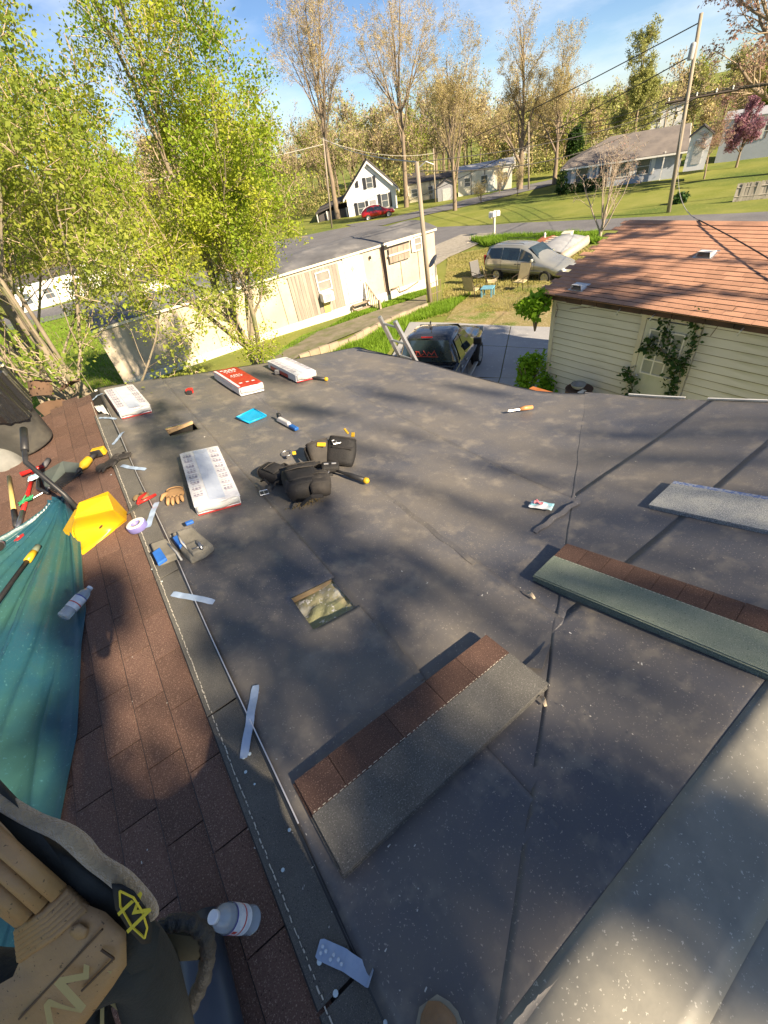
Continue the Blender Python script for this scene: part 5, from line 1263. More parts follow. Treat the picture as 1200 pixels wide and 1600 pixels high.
for i in range(26):
    p = ea.lerp(eb, (i+R.uniform(0, .6))/26); mb = MB(); s = R.uniform(.10, .2)
    mb.lathe([(.3*s, 0), (s, .3*s), (.85*s, .8*s), (.3*s, 1.0*s)], 7, T(rz=R.uniform(0, 6))); o = mb.build('stone', rk, rocks); o.location = (p.x, p.y, G(p.x, p.y)-.02); o.scale = (1, R.uniform(.6, 1), 1)

# unseen trees: leaf clumps set back along the sun from wanted shade spots
def shade_tree(label, spots, seed, T0, T1, base, dens=1.0, sz=.16, lf=bud_tan):
    g = np.random.default_rng(seed); P = []; ctr = []
    for (x, y, a, b, ang, dn, *zz) in spots:
        t = g.uniform(T0, T1); c_ = Vector((x, y, RS(x, y) if x < 4.3 else (2.27+(x-8.33)*.26 if y < 6.3 else G(x, y)))) + SUN*t
        if zz: c_ = Vector((x, y, zz[0])) + SUN*t; ctr.append(c_)
        n = int(100*dn*dens*a*b/.0576*(.09/sz)**2)+6; q = g.normal(0, .5, (n, 3)); ca_, sa = math.cos(ang), math.sin(ang)
        ux = Vector((ca_, sa, 0)); uy = Vector((-sa, ca_, 0))
        ux = ux-SUN*ux.dot(SUN); uyv = uy - Vector((0, 0, 0))
        off = np.outer(q[:, 0]*a, np.array(ux))+np.outer(q[:, 1]*b, np.array(uy))+np.outer(q[:, 2]*.5, np.array(SUN))
        P.append(off+np.array(c_))
    e = thing('shade_tree', label, 'tree', loc=(0, 0, 0)); P = np.concatenate(P)
    leaves_mesh('crown', P, sz, lf, e, seed)
    bt_ = Vector(base); mb = MB(); fork = bt_+Vector((0, 0, 5.5))
    mb.tube([tuple(bt_), tuple(bt_+Vector((.05, .05, 3))), tuple(fork)], [.28, .24, .2], 10)
    for c_ in ctr: 
        m_ = fork.lerp(c_, .5)+Vector((0, 0, .5)); mb.tube([tuple(fork), tuple(m_), tuple(c_)], [.05, .03, .012], 5)
    mb.build('trunk', bark_m, e, smooth=True); return e
def rp(px, py): p = on(px, py); return p.x, p.y
def spot(px, py, a, b, ang=0, dn=1): x, y = rp(px, py); return (x, y, a, b, ang, dn)
SH1 = [spot(*s) for s in (
 # broad shade over the lower middle of the roof
 (560, 1500, .26, .22), (640, 1420, .26, .24), (700, 1330, .26, .24), (780, 1260, .28, .22), (880, 1230, .28, .2), (960, 1290, .26, .2), (860, 1350, .22, .18, 0, .8),
 (600, 1300, .24, .22), (500, 1420, .26, .24), (740, 1500, .22, .2, 0, .8), (1120, 1400, .24, .16, .3, .9), (680, 1180, .26, .2), (480, 1540, .24, .2), (560, 1590, .2, .2), (700, 1590, .2, .2, 0, .8),
 # left band of the main slope
 (330, 1010, .24, .26), (380, 1130, .2, .2, 0, .7), (420, 960, .28, .26), (520, 1020, .3, .26), (600, 1060, .26, .2), (420, 860, .34, .3), (330, 860, .2, .24), (520, 880, .34, .28), (300, 740, .22, .34, 0, .9), (260, 690, .24, .4), (400, 780, .34, .3, 0, .9), (560, 1180, .26, .22), (600, 960, .3, .16, .4, .8),
 (450, 1080, .3, .26, 0, .9), (500, 800, .3, .25, .4, .7), (620, 890, .3, .14, .5, .8), (240, 650, .25, .4, 0, .8))]
SH2 = [spot(*s) for s in (
 # streaks farther out
 (700, 920, .5, .07, -1.15, .8), (820, 980, .5, .08, -1.15, .9), (900, 1040, .4, .10, -1.15, .8), (760, 860, .5, .05, -1.15, .7), (900, 850, .6, .07, -1.15, .8), (1000, 930, .5, .08, -1.15, .8), (1120, 1010, .5, .10, -1.15, .9), (980, 760, .6, .06, -1.15, .8), (1120, 840, .5, .08, -1.15, .8),
 (640, 760, .6, .07, -1.15, .8), (560, 700, .6, .08, -1.15, .8), (700, 680, .7, .08, -1.15, .8), (800, 740, .7, .07, -1.15, .8), (480, 640, .6, .12, -1.15, .9), (620, 620, .7, .12, -1.15, .8), (860, 680, .6, .09, -1.15, .8), (1000, 680, .6, .07, -1.15, .8), (1120, 720, .6, .08, -1.15, .8), (740, 610, .6, .10, -1.15, .8), (380, 620, .4, .12, -1.15, .8),
 (420, 590, .5, .16, -1.15, .8), (1140, 660, .5, .07, -1.15, .8))]
SH1 += [spot(*s) for s in ((1060, 1300, .2, .13), (1130, 1330, .2, .12), (1180, 1400, .18, .12), (1100, 1410, .14, .1, 0, .7), (1195, 1480, .16, .14, 0, 1.4), (1010, 1290, .16, .14, 0, 1.2), (1150, 1370, .2, .14, 0, 1.5), (1070, 1350, .18, .14, 0, 1.4), (1110, 1290, .2, .12, 0, 1.4), (1040, 1390, .18, .12, 0, 1.3), (980, 1340, .18, .14, 0, 1.2), (1190, 1330, .18, .12, 0, 1.4), (1150, 1440, .16, .14, 0, 1.4))]
SH2 += [spot(px, py, .5, .06, -1.15, .8) for px, py in ((950, 800), (1050, 700), (1150, 780), (1000, 870), (880, 920), (1100, 900), (1180, 960), (640, 680), (760, 800), (850, 780), (1170, 690), (930, 720))]
SH3 = [(x, y, a, b, c, d) for x, y, a, b, c, d in (
 # shade over the lower left slope
 (-.55, .35, .24, .3, 0, 1.2), (-.75, .7, .22, .3, 0, 1.2), (-.95, 1.05, .22, .28, 0, 1.2), (-.45, .0, .3, .25, 0, 1.2), (-1.1, .5, .3, .4, 0, 1.1), (-.9, .1, .3, .4, 0, 1.2), (-1.3, 1.2, .3, .3, 0, .9), (-.28, -.05, .18, .3, 0, 1.1), (-.7, .3, .2, .3, 0, 1.2), (-.42, .33, .10, .22, 0, 1.0),
 (-.62, 3.9, .3, .12, .3, .8))]
SH4 = [(7.4, 10.6, 1.0, .9, 0, 1.2), (11.2, 11.0, 1.1, 1.0, 0, 1.1), (7.6, 12.0, 1.0, .9, 0, 1.0), (9.6, 12.6, 1.2, .9, 0, 1.1), (11.6, 13.2, 1.2, .7, 0, 1.0), (6.6, 8.6, .8, .8, 0, 1), (12.6, 12.0, 1.0, .9, 0, 1.0)]
for px, py in ((60, 1400), (130, 1500), (40, 1550), (180, 1420), (220, 1500), (100, 1340), (0, 1300), (150, 1590), (290, 1480), (0, 1450)):  # clumps added to keep the gloved hand in shade
    d = ray(px, py); q = EYE+d*.3; SH3.append((q.x, q.y, .16, .16, 0, 1.5, q.z))
for px, py in ((260, 1330), (330, 1400), (200, 1250), (380, 1500), (440, 1580), (150, 1180), (310, 1300), (80, 1130), (400, 1420)):
    x, y = rp(px, py); SH3.append((x, y, .18, .2, 0, 1.4))
shade_tree('unseen leafy tree behind the camera, crown shaped to shade the middle of the roof', SH1, 301, 12, 17, (3.2, -12.5, 0), 1.0, .09)
SH2 = SH2[::2]+SH2[1::4]
shade_tree('unseen thinner bare-branched tree behind the camera, crown shaped to streak the roof', SH2, 302, 15, 24, (6.2, -16.5, 0), .9, .08)
shade_tree('unseen tree behind the camera, crown shaped to shade the brown shingles and glove', SH3, 303, 9, 14, (-.5, -9.5, 0), 1.0, .09)
shade_tree('unseen tall tree behind the shed, crown added to keep the driveway in shade', SH4, 304, 20, 26, (14.5, -9.5, 0), 1.1, .34)
SH5 = [(9.0, 5.2-.55*k, .42, .07, 1.62, .9) for k in range(8)]+[(9.9, 5.6-.6*k, .45, .06, 1.55, .8) for k in range(8)]
shade_tree('unseen slender tree behind the shed, boughs shaped to streak its roof', SH5, 305, 9, 11, (12.5, -8.0, 0), .8, .09)
# ------------------------------------------------------------------ things lying on the roof
UP = .019
def cen(pts, up): 
    q = [on(*p, up) for p in pts]; return sum(q, Vector())/len(q)
def lay_frame(pts, up=UP):
    """frame at the centroid of four pixels, x along first->last edge (long side)"""
    q = [on(*p, up) for p in pts]; c = sum(q, Vector())/4; d = (q[3]-q[0])+(q[2]-q[1]); return frame(Vector((c.x, c.y, RS(c.x, c.y)+UP)), Vector((c.x, c.y, RS(c.x, c.y)+UP))+d)
wrap_w = mat('white_wrapper', (.74, .74, .76), (.64, .65, .70), scale=9, rough=.25, bump=.15, bscale=30, coat=.4)
wrap_r = mat('red_wrapper', (.46, .03, .03), (.38, .025, .025), scale=6, rough=.28, bump=.1, bscale=30, coat=.4)
ink = mat('violet_grey_print', (.36, .33, .42), rough=.4); inkw = mat('white_print', (.8, .8, .8), rough=.4); inkb = mat('pale_blue_film', (.52, .58, .70), (.46, .52, .64), scale=5, rough=.3)
def bundle(label, pts, kind, L=.86, Wd=.305, H=.085, flip=False):
    M_ = lay_frame(pts, .1); e = thing('shingle_bundle', label, 'bundle', M=M_, group='wrapped shingle bundles on the roof')
    rb = random.Random(label)
    def surf(u, v):
        x = -L/2+L*u; y = -Wd/2+Wd*v; return (x, y, H+.004*mnoise.noise(Vector((x*9, y*9, 3)))-.006*(abs(2*u-1)**8+abs(2*v-1)**8))
    mb = MB()
    mb.box((0, 0, H/2-.002), (L-.006, Wd-.006, H-.008)); mb.build('shingle_pack', wrap_w if kind != 'red' else wrap_w, e, bevel=.012)
    mb = MB(); mb.grid(surf, 30, 12); top = mb.build('wrapper_top', wrap_r if kind == 'red' else wrap_w, e, smooth=True)
    def strip_(x0, x1, y0, y1, mt, name, dz=.003):
        mb = MB(); mb.grid(lambda u, v: (x0+(x1-x0)*u, y0+(y1-y0)*v, surf((x0+(x1-x0)*u+L/2)/L, (y0+(y1-y0)*v+Wd/2)/Wd)[2]+dz), 10, 4); return mb.build(name, mt, e)
    if kind == 'red':
        strip_(-L/2+.03, L/2-.02, -Wd/2+.004, -Wd/2+.03, wrap_w, 'label_stripe')
        for k, (x, w_, yy, hh_) in enumerate(((-.30, .035, .00, .20), (-.25, .035, .01, .17), (-.19, .02, .0, .13), (-.06, .022, .0, .13), (-.02, .022, .0, .16), (.02, .018, .0, .12), (.26, .03, -.07, .05), (.26, .03, .01, .05), (.26, .03, .08, .05))):
            nseg = 4 if hh_ > .06 else 1
            for j in range(nseg): strip_(x, x+w_*rb.uniform(.7, 1), yy-hh_/2+hh_*j/nseg+.004, yy-hh_/2+hh_*(j+.8)/nseg, inkw, 'print', .005)
    else:
        strip_(-L/2+.02, L/2-.02, -.048, .058, inkb, 'clear_band')
        for r_ in range(8):                     # two columns of faint block print
            x = -L/2+.06+r_*(L-.14)/8
            for side in (-1, 1):
                for j in range(3):
                    y = side*(.080+.022*j); strip_(x+rb.uniform(0, .01), x+.012, y-.008, y+.008, ink, 'print', .004); strip_(x+.03, x+.042+rb.uniform(0, .014), y-.009, y+.005, ink, 'print', .004)
                strip_(x+.056, x+.064, side*.075 if side > 0 else -.128, side*.128 if side > 0 else -.075, ink, 'print', .004)
    mb = MB().use(wrap_r if kind != 'red' else wrap_w)
    for s in (-1, 1): mb.box((-L*.08, s*(Wd/2-.001), H*.30), (L*.62, .003, H*.42))
    mb.box((L/2-.002, 0, H*.08), (.004, Wd-.02, H*.12)); mb.build('side_label', None, e)
    mb = MB(); mb.grid(lambda u, v: (L/2+.002+.012*math.sin(math.pi*v), -Wd/2+.012+(Wd-.024)*u, .02+(H-.03)*v+.006*math.sin(u*9)), 14, 5); mb.build('end_fold', mat('grey_film', (.55, .56, .54), rough=.3), e, smooth=True, solid=.002)
    return e
bundle('white wrapped shingle bundle at the far left corner, beside the ridge strip', [(160, 609), (205, 602), (232, 631), (183, 647)], 'w', .80, .30, .09)
bundle('red topped shingle bundle near the far edge of the roof', [(332, 583), (367, 575), (409, 599), (371, 609)], 'red', .78, .30, .10)
bundle('white wrapped shingle bundle farthest right, beside a small hammer', [(417.5, 565), (447, 561), (492, 581), (458, 587)], 'w', .76, .29, .10)
bundle('nearest wrapped bundle with pale blue band and faint block print', [(277, 709), (338, 697), (373, 775), (299, 792)], 'w', .87, .305, .085)

# open stacks of shingles: every course of the pile is its own shingle
def stack(label, M_, L, Wd, bw, n, topm, bandm, cuts, th=.0055, seed=1, band_cut=True, grp='unwrapped shingle stacks on the roof'):
    """x along the length, y across; band (tabs) at +y side"""
    e = thing('shingle_stack', label, 'shingle stack', M=M_, group=grp); rs = random.Random(seed)
    for k in range(n):
        dx, dy = rs.uniform(-.006, .006), rs.uniform(-.005, .005); z = k*th+.001
        last = k == n-1
        mb = MB().use(topm if last else topm)
        nu = 14
        def sf(u, v, zz): 
            x = -L/2+L*u; return (x+dx, -Wd/2+(Wd-bw)*v+dy, zz+.0015*mnoise.noise(Vector((x*3, v, k))))
        y0, y1 = -Wd/2+dy, Wd/2-bw+dy
        mb.box((dx, (y0+y1)/2, z+th*.42), (L, y1-y0, th*.80)); sh = mb.build('shingle', None, e)
        if last:
            xs = [-L/2]+[c*L-L/2 for c in cuts]+[L/2]
            for i in range(len(xs)-1):
                mb = MB(); g_ = .0022; mb.box(((xs[i]+xs[i+1])/2+dx, Wd/2-bw/2+dy+rs.uniform(-.001, .001), z+th*.42), (xs[i+1]-xs[i]-g_, bw-.002, th*.84+(.0012 if i % 2 else 0))); mb.build('tab', bandm, e)
        else:
            mb = MB(); mb.box((dx, Wd/2-bw/2+dy, z+th*.42), (L, bw-.002, th*.78)); mb.build('tab_strip', bandm, e)
    # dashed sealant where tabs begin
    mb = MB(); x = -L/2+.01; z = n*th+.0005
    while x < L/2-.02:
        l = rs.uniform(.006, .016); mb.box((x+l/2, Wd/2-bw+rs.uniform(-.001, .001), z), (l, .0022, .0016)); x += l+rs.uniform(.004, .012)
    o = mb.build('sealant_dashes', seal_m, e, kind='stuff')
    return e
A_, B_, C_, D_ = (on(*p, .045) for p in ((463, 1220), (753, 1000), (853, 1072), (541, 1365)))
c = (A_+B_+C_+D_)/4; c.z -= .045
xdir = ((B_-A_)+(C_-D_)).normalized(); ydir = ((A_-D_)+(B_-C_)); n_ = xdir.cross(ydir).normalized()
ydir = n_.cross(xdir); M1 = Matrix((xdir, ydir, n_)).transposed().to_4x4(); M1.translation = c+n_*.010
stack('nearest open stack, brown tabs and grey headlap, lying diagonally', M1, 1.0, .335, .135, 8, stack_gr_m, stack_br_m, (.14, .40, .62, .80), seed=3)
A_, B_ = on(843, 903, .055), on(1197, 1050, .055); c0 = (A_+B_)/2; xd = (B_-A_).normalized(); nn = RN(1.35, .45); yd = nn.cross(xd); 
M2 = Matrix((xd, yd, nn)).transposed().to_4x4(); M2.translation = c0+yd*.1675-nn*.055
stack('long open stack with green grey headlap and square brown tabs', M2, 1.0, .335, .135, 10, stack_green_m, stack_br_m, (.13, .25, .37, .49, .60, .71, .82, .92), seed=5)
blue_gr = mat('blue_white_granules', (.20, .22, .24), (.34, .35, .33), scale=9, rough=.9, bump=.4, bscale=300, speck=(.62, .64, .66), sscale=180, samt=.6, speck2=(.06, .08, .11))
blue_st = mat('blue_strip_granules', (.10, .16, .36), (.30, .34, .42), scale=60, rough=.9, contrast=(.45, .55))
A_, B_ = on(1014, 791, .03), on(1201, 832, .03); xd = (B_-A_).normalized(); nn = RN(2.5, .7); yd = nn.cross(xd); L3 = 1.0
M3 = Matrix((xd, yd, nn)).transposed().to_4x4(); M3.translation = A_+xd*L3/2+yd*.165-nn*.03
stack('thin stack cut by the right edge with a blue specked strip', M3, L3, .33, .035, 7, blue_gr, blue_st, (.5,), seed=8)

# cut flaps and loose laps in the underlay: narrow dark slits with a lifted lip
def slit(pts, w_=.006, lift=.008):
    P = [on(*p) for p in pts]; mb = MB(); d = (P[-1]-P[0]).normalized(); s = Vector((-d.y, d.x, 0))
    n = 14; line = [P[0].lerp(P[-1], i/n)+s*.006*math.sin(i*1.3) for i in range(n+1)]
    for p in line: p.z = RS(p.x, p.y)+.0185
    vs = []; fs = []
    for i, p in enumerate(line):
        k = math.sin(math.pi*i/n)**.5; vs += [tuple(p-s*.03), tuple(p+s*w_*k*.2+Vector((0, 0, lift*k)))]
    fs = [(2*i, 2*i+1, 2*i+3, 2*i+2) for i in range(n)]
    mb.add(vs, fs); return mb.build('loose_lap', membrane_m, house, solid=.0015)
slit([(620, 785), (745, 881)]); slit([(587, 970), (665, 1062)]); slit([(832, 833), (900, 785)], lift=.008)
# short triangular flap next to the first stack
P = [on(818, 1046), on(860, 1008), on(846, 1052)]
mb = MB(); mb.add([tuple(P[0]+Vector((0, 0, .022))), tuple(P[1]+Vector((0, 0, .024))), tuple(P[2]+Vector((0, 0, .035)))], [(0, 1, 2)]); mb.build('loose_flap', membrane_m, house, solid=.002)

# scattered paper crumbs, granules, nails: uncountable
g = np.random.default_rng(77); V = []
mb = MB()
for i in range(170):
    px, py = g.uniform(200, 1200), g.uniform(600, 1600)
    if px < 150+.40*(py-620) and g.uniform() < .6: continue
    d = ray(px, py)
    if py < 640 and px > 900: continue
    p = on(px, py)
    if mnoise.noise(Vector((p.x*1.6, p.y*1.6, 9))) < g.uniform(-.35, .25): continue
    if p.y < -.1 and g.uniform() < .7: continue
    if p.x > 3.9 or p.y > 5.7: continue
    s = g.uniform(.0005, .0011)*(1+.5*(p-EYE).length); s = min(s, .0045); a = g.uniform(0, 3.14); l = s*g.uniform(1, 3.2)
    ca, sa = math.cos(a), math.sin(a); z = RS(p.x, p.y)+(.020 if p.x > XR else .014)+(.004 if p.x>XR and p.y < 1.2 else 0)
    q = [(p.x+ca*l-sa*s, p.y+sa*l+ca*s, z), (p.x-ca*l-sa*s, p.y-sa*l+ca*s, z+g.uniform(0, .004)), (p.x-ca*l+sa*s, p.y-sa*l-ca*s, z), (p.x+ca*l+sa*s, p.y+sa*l-ca*s, z+g.uniform(0, .003))]
    mb.add(q, [(0, 1, 2, 3)])
crumb_m = mat('paper_crumbs', (.62, .62, .60), (.45, .42, .36), scale=40, rough=.8)
o = mb.build('debris_crumbs', crumb_m, None, kind='stuff'); o['label'] = 'tiny pale paper crumbs and granules scattered over the roof'; o['category'] = 'debris'
# drops of white glue on the starter strip
mb = MB()
for (px, py, r_) in ((384, 1185, .010), (387, 1209, .006), (401, 1228, .004), (455, 1299, .006), (445, 1361, .006), (240, 893, .004), (256, 912, .004), (502, 1503, .008), (527, 1552, .008), (604, 1597, .006), (176, 745, .004), (393, 1181, .007)):
    p = on(px, py); mb.lathe([(r_, 0), (r_*.9, .002), (r_*.3, .003)], 9, T(p.x, p.y, RS(p.x, p.y)+.0205))
o = mb.build('glue_drops', mat('pale_cyan_drops', (.62, .75, .80), rough=.5)); o['kind'] = 'stuff'; o['label'] = 'pale drops spattered along the grey starter strip'; o['category'] = 'debris'

# release plastic strips
tape_m = mat('release_film', (.36, .46, .62), (.30, .40, .56), scale=20, rough=.3, coat=.5, bump=.1, bscale=60)
def film(label, pts, w_, lift=.022, holes=False, curl=.006):
    P = [on(*p, 0) for p in pts]; e = None
    nn = 16; L = []
    for i in range(nn+1):
        f = i/nn*(len(P)-1); k = min(int(f), len(P)-2); p = P[k].lerp(P[k+1], f-k); L.append(p)
    vs = []
    for i, p in enumerate(L):
        d = (L[min(i+1, nn)]-L[max(i-1, 0)]).normalized(); s = Vector((-d.y, d.x, 0)); z = RS(p.x, p.y)+lift+curl*abs(math.sin(i*.55+len(label)))*.6
        end = 1 if 0 < i < nn else .8
        for k in (-1, -.33, .33, 1): vs.append((p.x+s.x*w_*k*end*.5, p.y+s.y*w_*k*end*.5, z+.0005*(k*k)))
    mb = MB(); mb.add(vs, [(4*i+k, 4*i+k+1, 4*i+k+5, 4*i+k+4) for i in range(nn) for k in range(3)])
    o = mb.build('film_strip', tape_m, None, solid=.0006); tag(o, label, 'plastic strip', 'pale release film strips along the ridge'); return o
film('pale blue film strip lying crosswise over the flange near the cut opening', [(272, 932), (300, 937), (337, 945)], .035)
film('pale blue film strip lying lengthwise beside the lower flange', [(403, 1075), (394, 1130), (384, 1188)], .035)
o = film('pale blue film strip near the bottom edge dotted with round droplets', [(500, 1482), (540, 1500), (582, 1530)], .045)
mb = MB()
for (px, py) in ((508, 1480), (513, 1487), (505, 1490), (525, 1493), (532, 1500), (537, 1507), (520, 1500)):
    p = on(px, py); mb.lathe([(.005, 0), (.004, .004), (.001, .005)], 10, T(p.x, p.y, RS(p.x, p.y)+.028))
mb.build('droplets', mat('droplet', (.7, .78, .85), rough=.05), o)
film('pale film strip leaning by the utility knife and tape roll', [(248, 789), (240, 808), (234, 828)], .04)
film('pale film strip below the black gloves', [(192, 731), (210, 735), (230, 737)], .035)
film('short twisted film strip above the black gloves', [(195, 678), (187, 688), (179, 698)], .03)
film('short film strip lying left of the far corner bundle', [(157, 656), (168, 656), (184, 658)], .03)
film('thin curled film strip tucked under the far corner bundle', [(147, 628), (154, 621), (163, 618)], .02)
P = [on(149, 638), on(163, 636), on(173, 652), on(155, 646)]
mb = MB(); mb.grid(lambda u, v: tuple((P[0].lerp(P[1], u)).lerp(P[3].lerp(P[2], u), v)+Vector((0, 0, .03+.025*mnoise.noise(Vector((u*4, v*4, 1)))))), 10, 8)
tag(mb.build('crumpled_paper', white_m, None, solid=.001, smooth=True), 'crumpled white paper beside the far corner bundle', 'paper')

# small tools and bits
def tool(name, label, cat, px, py, qx, qy, up=UP): 
    p, q = on(px, py), on(qx, qy); p = Vector((p.x, p.y, RS(p.x, p.y)+up)); q = Vector((q.x, q.y, RS(q.x, q.y)+up)); return thing(name, label, cat, M=frame(p, q)), (q-p).length
yel = mat('tool_yellow', (.62, .38, .02), (.56, .34, .02), scale=9, rough=.4); redp = mat('tool_red', (.52, .025, .02), rough=.35); bluep = mat('tool_blue', (.02, .12, .42), rough=.35)
steel = mat('tool_steel', (.42, .42, .43), (.3, .3, .31), scale=20, rough=.35, metal=.9)
def hammer(label, a, b, hm=black_m, endm=yel, headside=0, w_=.016, hz=.02):
    e, L = tool('hammer', label, 'hammer', *a, *b)
    mb = MB(); mb.tube([(0.02, 0, hz), (L*.35, 0, hz), (L*.55, 0, hz), (L*.97, 0, hz)], [w_*.55, w_*.6, w_, w_*1.05], 10); h = mb.build('handle', hm, e, smooth=True)
    mb = MB(); mb.lathe([(w_*.9, 0), (w_*1.2, .005), (w_*1.15, .03), (w_*.6, .04)], 10, T(L*.95, 0, hz, ry=rad(90))); mb.build('butt', endm, e, smooth=True)
    mb = MB(); mb.lathe([(.016, -.055), (.018, -.05), (.018, -.035), (.011, -.025), (.013, .0), (.012, .02)], 12, T(0, 0, hz, rx=rad(90))); mb.tube([(0, -.02, hz), (.005, -.05, hz+.002), (.02, -.085, hz)], [.013, .009, .003], 6); mb.build('head', steel, e, smooth=True)
    return e
hammer('small black hammer with a yellow butt next to the far right bundle', (478, 593), (510, 597), w_=.020)
hammer('hammer with dark grip poking out of the tool belt', (520, 742), (573, 760), w_=.020, hz=.035)
e, L = tool('pry_bar', 'knife-like pry bar with wooden handle lying near the valley', 'tool', 793, 648, 831, 642)
mb = MB(); mb.tube([(0, 0, .02), (L*.5, 0, .02)], .012, 6); mb.build('blade', steel, e)
mb = MB(); mb.tube([(L*.48, 0, .022), (L*.7, 0, .026), (L, 0, .024)], [.018, .024, .02], 10); mb.build('handle', mat('varnished_wood', (.50, .26, .10), (.42, .2, .08), scale=20, rough=.4), e, smooth=True)
e, L = tool('utility_knife', 'white and blue utility knife above the tool belt', 'knife', 435, 660, 466, 677)
mb = MB(); mb.box((L*.35, 0, .03), (L*.7, .05, .045), taper=.7); mb.build('body', mat('grey_white_plastic', (.55, .55, .57), rough=.4), e, bevel=.01)
mb = MB(); mb.box((L*.82, 0, .022), (L*.32, .045, .03)); mb.build('grip', bluep, e, bevel=.008)
mb = MB(); mb.box((.02, .01, .055), (.05, .03, .05)); mb.build('slider', black_m, e, bevel=.006)
e, L = tool('plastic_lid', 'bright blue square plastic lid lying on the roof', 'lid', 380, 661, 407, 649)
M_ = e.matrix_world.copy()
Q = [on(*p) for p in ((370, 657), (397.5, 643), (417, 654), (390, 665))]; cQ = sum(Q, Vector())/4
e.matrix_world = frame(Vector((cQ.x, cQ.y, RS(cQ.x, cQ.y)+UP)), Vector((cQ.x, cQ.y, RS(cQ.x, cQ.y)+UP))+(Q[1]-Q[0])); Mi = e.matrix_world.inverted()
pl = [(Mi@q).xy for q in Q]; cy_ = mat('cyan_plastic', (.01, .36, .66), rough=.35)
mb = MB(); mb.prism([tuple(p) for p in pl][::1], .012, ins=.004); mb.build('sheet', cy_, e, bevel=.004)
mb = MB(); 
for i in range(4): a, b = pl[i], pl[(i+1) % 4]; mb.tube([(*a, .014), (*b, .014)], .007, 6)
mb.build('rim', cy_, e, smooth=True)
e, L = tool('tape_measure', 'small red tape measure in the far left part of the roof', 'tape measure', 292, 617, 304, 617)
mb = MB(); mb.prism([(0, 0), (.075, 0), (.08, .02), (.06, .07), (.015, .07), (0, .05)], .045, ins=.006); mb.build('case', redp, e, bevel=.006)
mb = MB(); mb.box((.05, -.02, .02), (.05, .05, .035)); mb.build('blade_mouth', black_m, e, bevel=.004)
e, L = tool('nail_box', 'tiny dark grey box beside the far right bundle', 'box', 431, 587, 441, 586)
mb = MB(); mb.box((.03, 0, .025), (.08, .05, .05)); mb.build('box', mat('dark_grey_box', (.12, .12, .13)), e, bevel=.008)
mb = MB(); mb.box((.03, 0, .052), (.06, .03, .008)); mb.build('lid', steel, e, bevel=.002)
e, L = tool('paper_packet', 'crumpled light blue and white packet with a pink corner', 'packet', 827, 793, 862, 800)
pk = mat('packet_blue', (.30, .62, .72), (.75, .78, .80), scale=16, rough=.35, contrast=(.45, .55))
mb = MB(); mb.grid(lambda u, v: (L*u, -.035+.085*v+.012*u, .012+.012*mnoise.noise(Vector((u*3, v*3, 7)))), 12, 10); mb.build('wrapper', pk, e, solid=.004, smooth=True)
mb = MB(); mb.grid(lambda u, v: (L*(.15+.4*u), .012+.045*v*(1-u*.5), .022+.010*mnoise.noise(Vector((u*3, v*3, 9)))), 6, 6); mb.build('pink_corner', mat('packet_pink', (.62, .22, .26), rough=.4), e, solid=.002)
# twig like curl beside the first stack
for (a, b, lb) in (((844, 1092), (852, 1108), 'curled dry leaf by the right corner of the nearest stack'), ((822, 930), (835, 940), 'curl of pale film in front of the green stack')):
    e, L = tool('curl', lb, 'debris', *a, *b); mb = MB(); mb.grid(lambda u, v: (L*u, -.006+.012*v, .004+.014*math.sin(u*3.1)*(.5+v)), 8, 2); mb.build('strip', mat('dry_tan', (.55, .45, .32)), e, solid=.001)

# tool belt: pouches, straps, buckle
nyl = mat('black_nylon', (.010, .010, .011), (.018, .017, .018), scale=14, rough=.75, bump=.3, bscale=90, sheen=0, lay=((.030, .026, .022), 5, .52, .8))
nyl2 = mat('worn_nylon', (.030, .027, .025), (.055, .048, .042), scale=9, rough=.8, bump=.3, bscale=80)
def pouch(parent, name, M_, w_, h_, d_, mt=nyl, open_=True, lip=nyl2, lean=.0):
    """soft bag: x width, y height direction, z thickness; mouth at +y"""
    mb = MB(); nu, nv = 20, 8
    def f(u, v):
        a = 2*math.pi*u; k = .80+.2*math.sin(math.pi*(.15+.75*v)); cx = math.copysign(abs(math.cos(a))**.55, math.cos(a)); sy = math.copysign(abs(math.sin(a))**.55, math.sin(a))
        return (cx*w_/2*k*(1+.05*math.sin(5*a)), -h_/2+h_*v, d_/2+sy*d_/2*k+lean*v+.004*mnoise.noise(Vector((a, v*3, w_*40))))
    mb.grid(f, nu, nv); mb.poly([f(i/nu, 0) for i in range(nu)][::-1])
    o = mb.build(name, mt, parent, smooth=True, solid=.006); o.matrix_local = M_
    mb = MB(); mb.tube([f(i/nu, 1) for i in range(nu+1)], .006, 6); r = mb.build('mouth_binding', lip, o, smooth=True)
    mb = MB(); mb.poly([tuple(Vector(f(i/nu, .72))) for i in range(nu)]); mb.build('inner_fill', dark_m, o)
    return o
pB = on(478, 745); Mb = frame(Vector((pB.x, pB.y, RS(pB.x, pB.y)+UP)), on(520, 742))
e = thing('tool_belt', 'black nylon tool belt with open pouches and yellow labels', 'tool belt', M=Mb); MbI = Mb.inverted()
def lb_(px, py, up=0): return MbI @ on(px, py, UP+up)
c1 = lb_(474, 768); pouch(e, 'pouch', T(c1.x, c1.y, .0, rz=.25), .27, .26, .16, nyl)
c2 = lb_(502, 770); o = pouch(e, 'side_pocket', T(c2.x, c2.y-.02, .03, rz=.1), .15, .17, .13, nyl2)
c3 = lb_(497, 716); pouch(e, 'pouch', T(c3.x, c3.y, .03, rz=.5, rx=rad(55)), .20, .2, .12, nyl2)
c4 = lb_(538, 714); pouch(e, 'pouch', T(c4.x, c4.y, .03, rz=-.4, rx=rad(50)), .24, .22, .14, nyl)
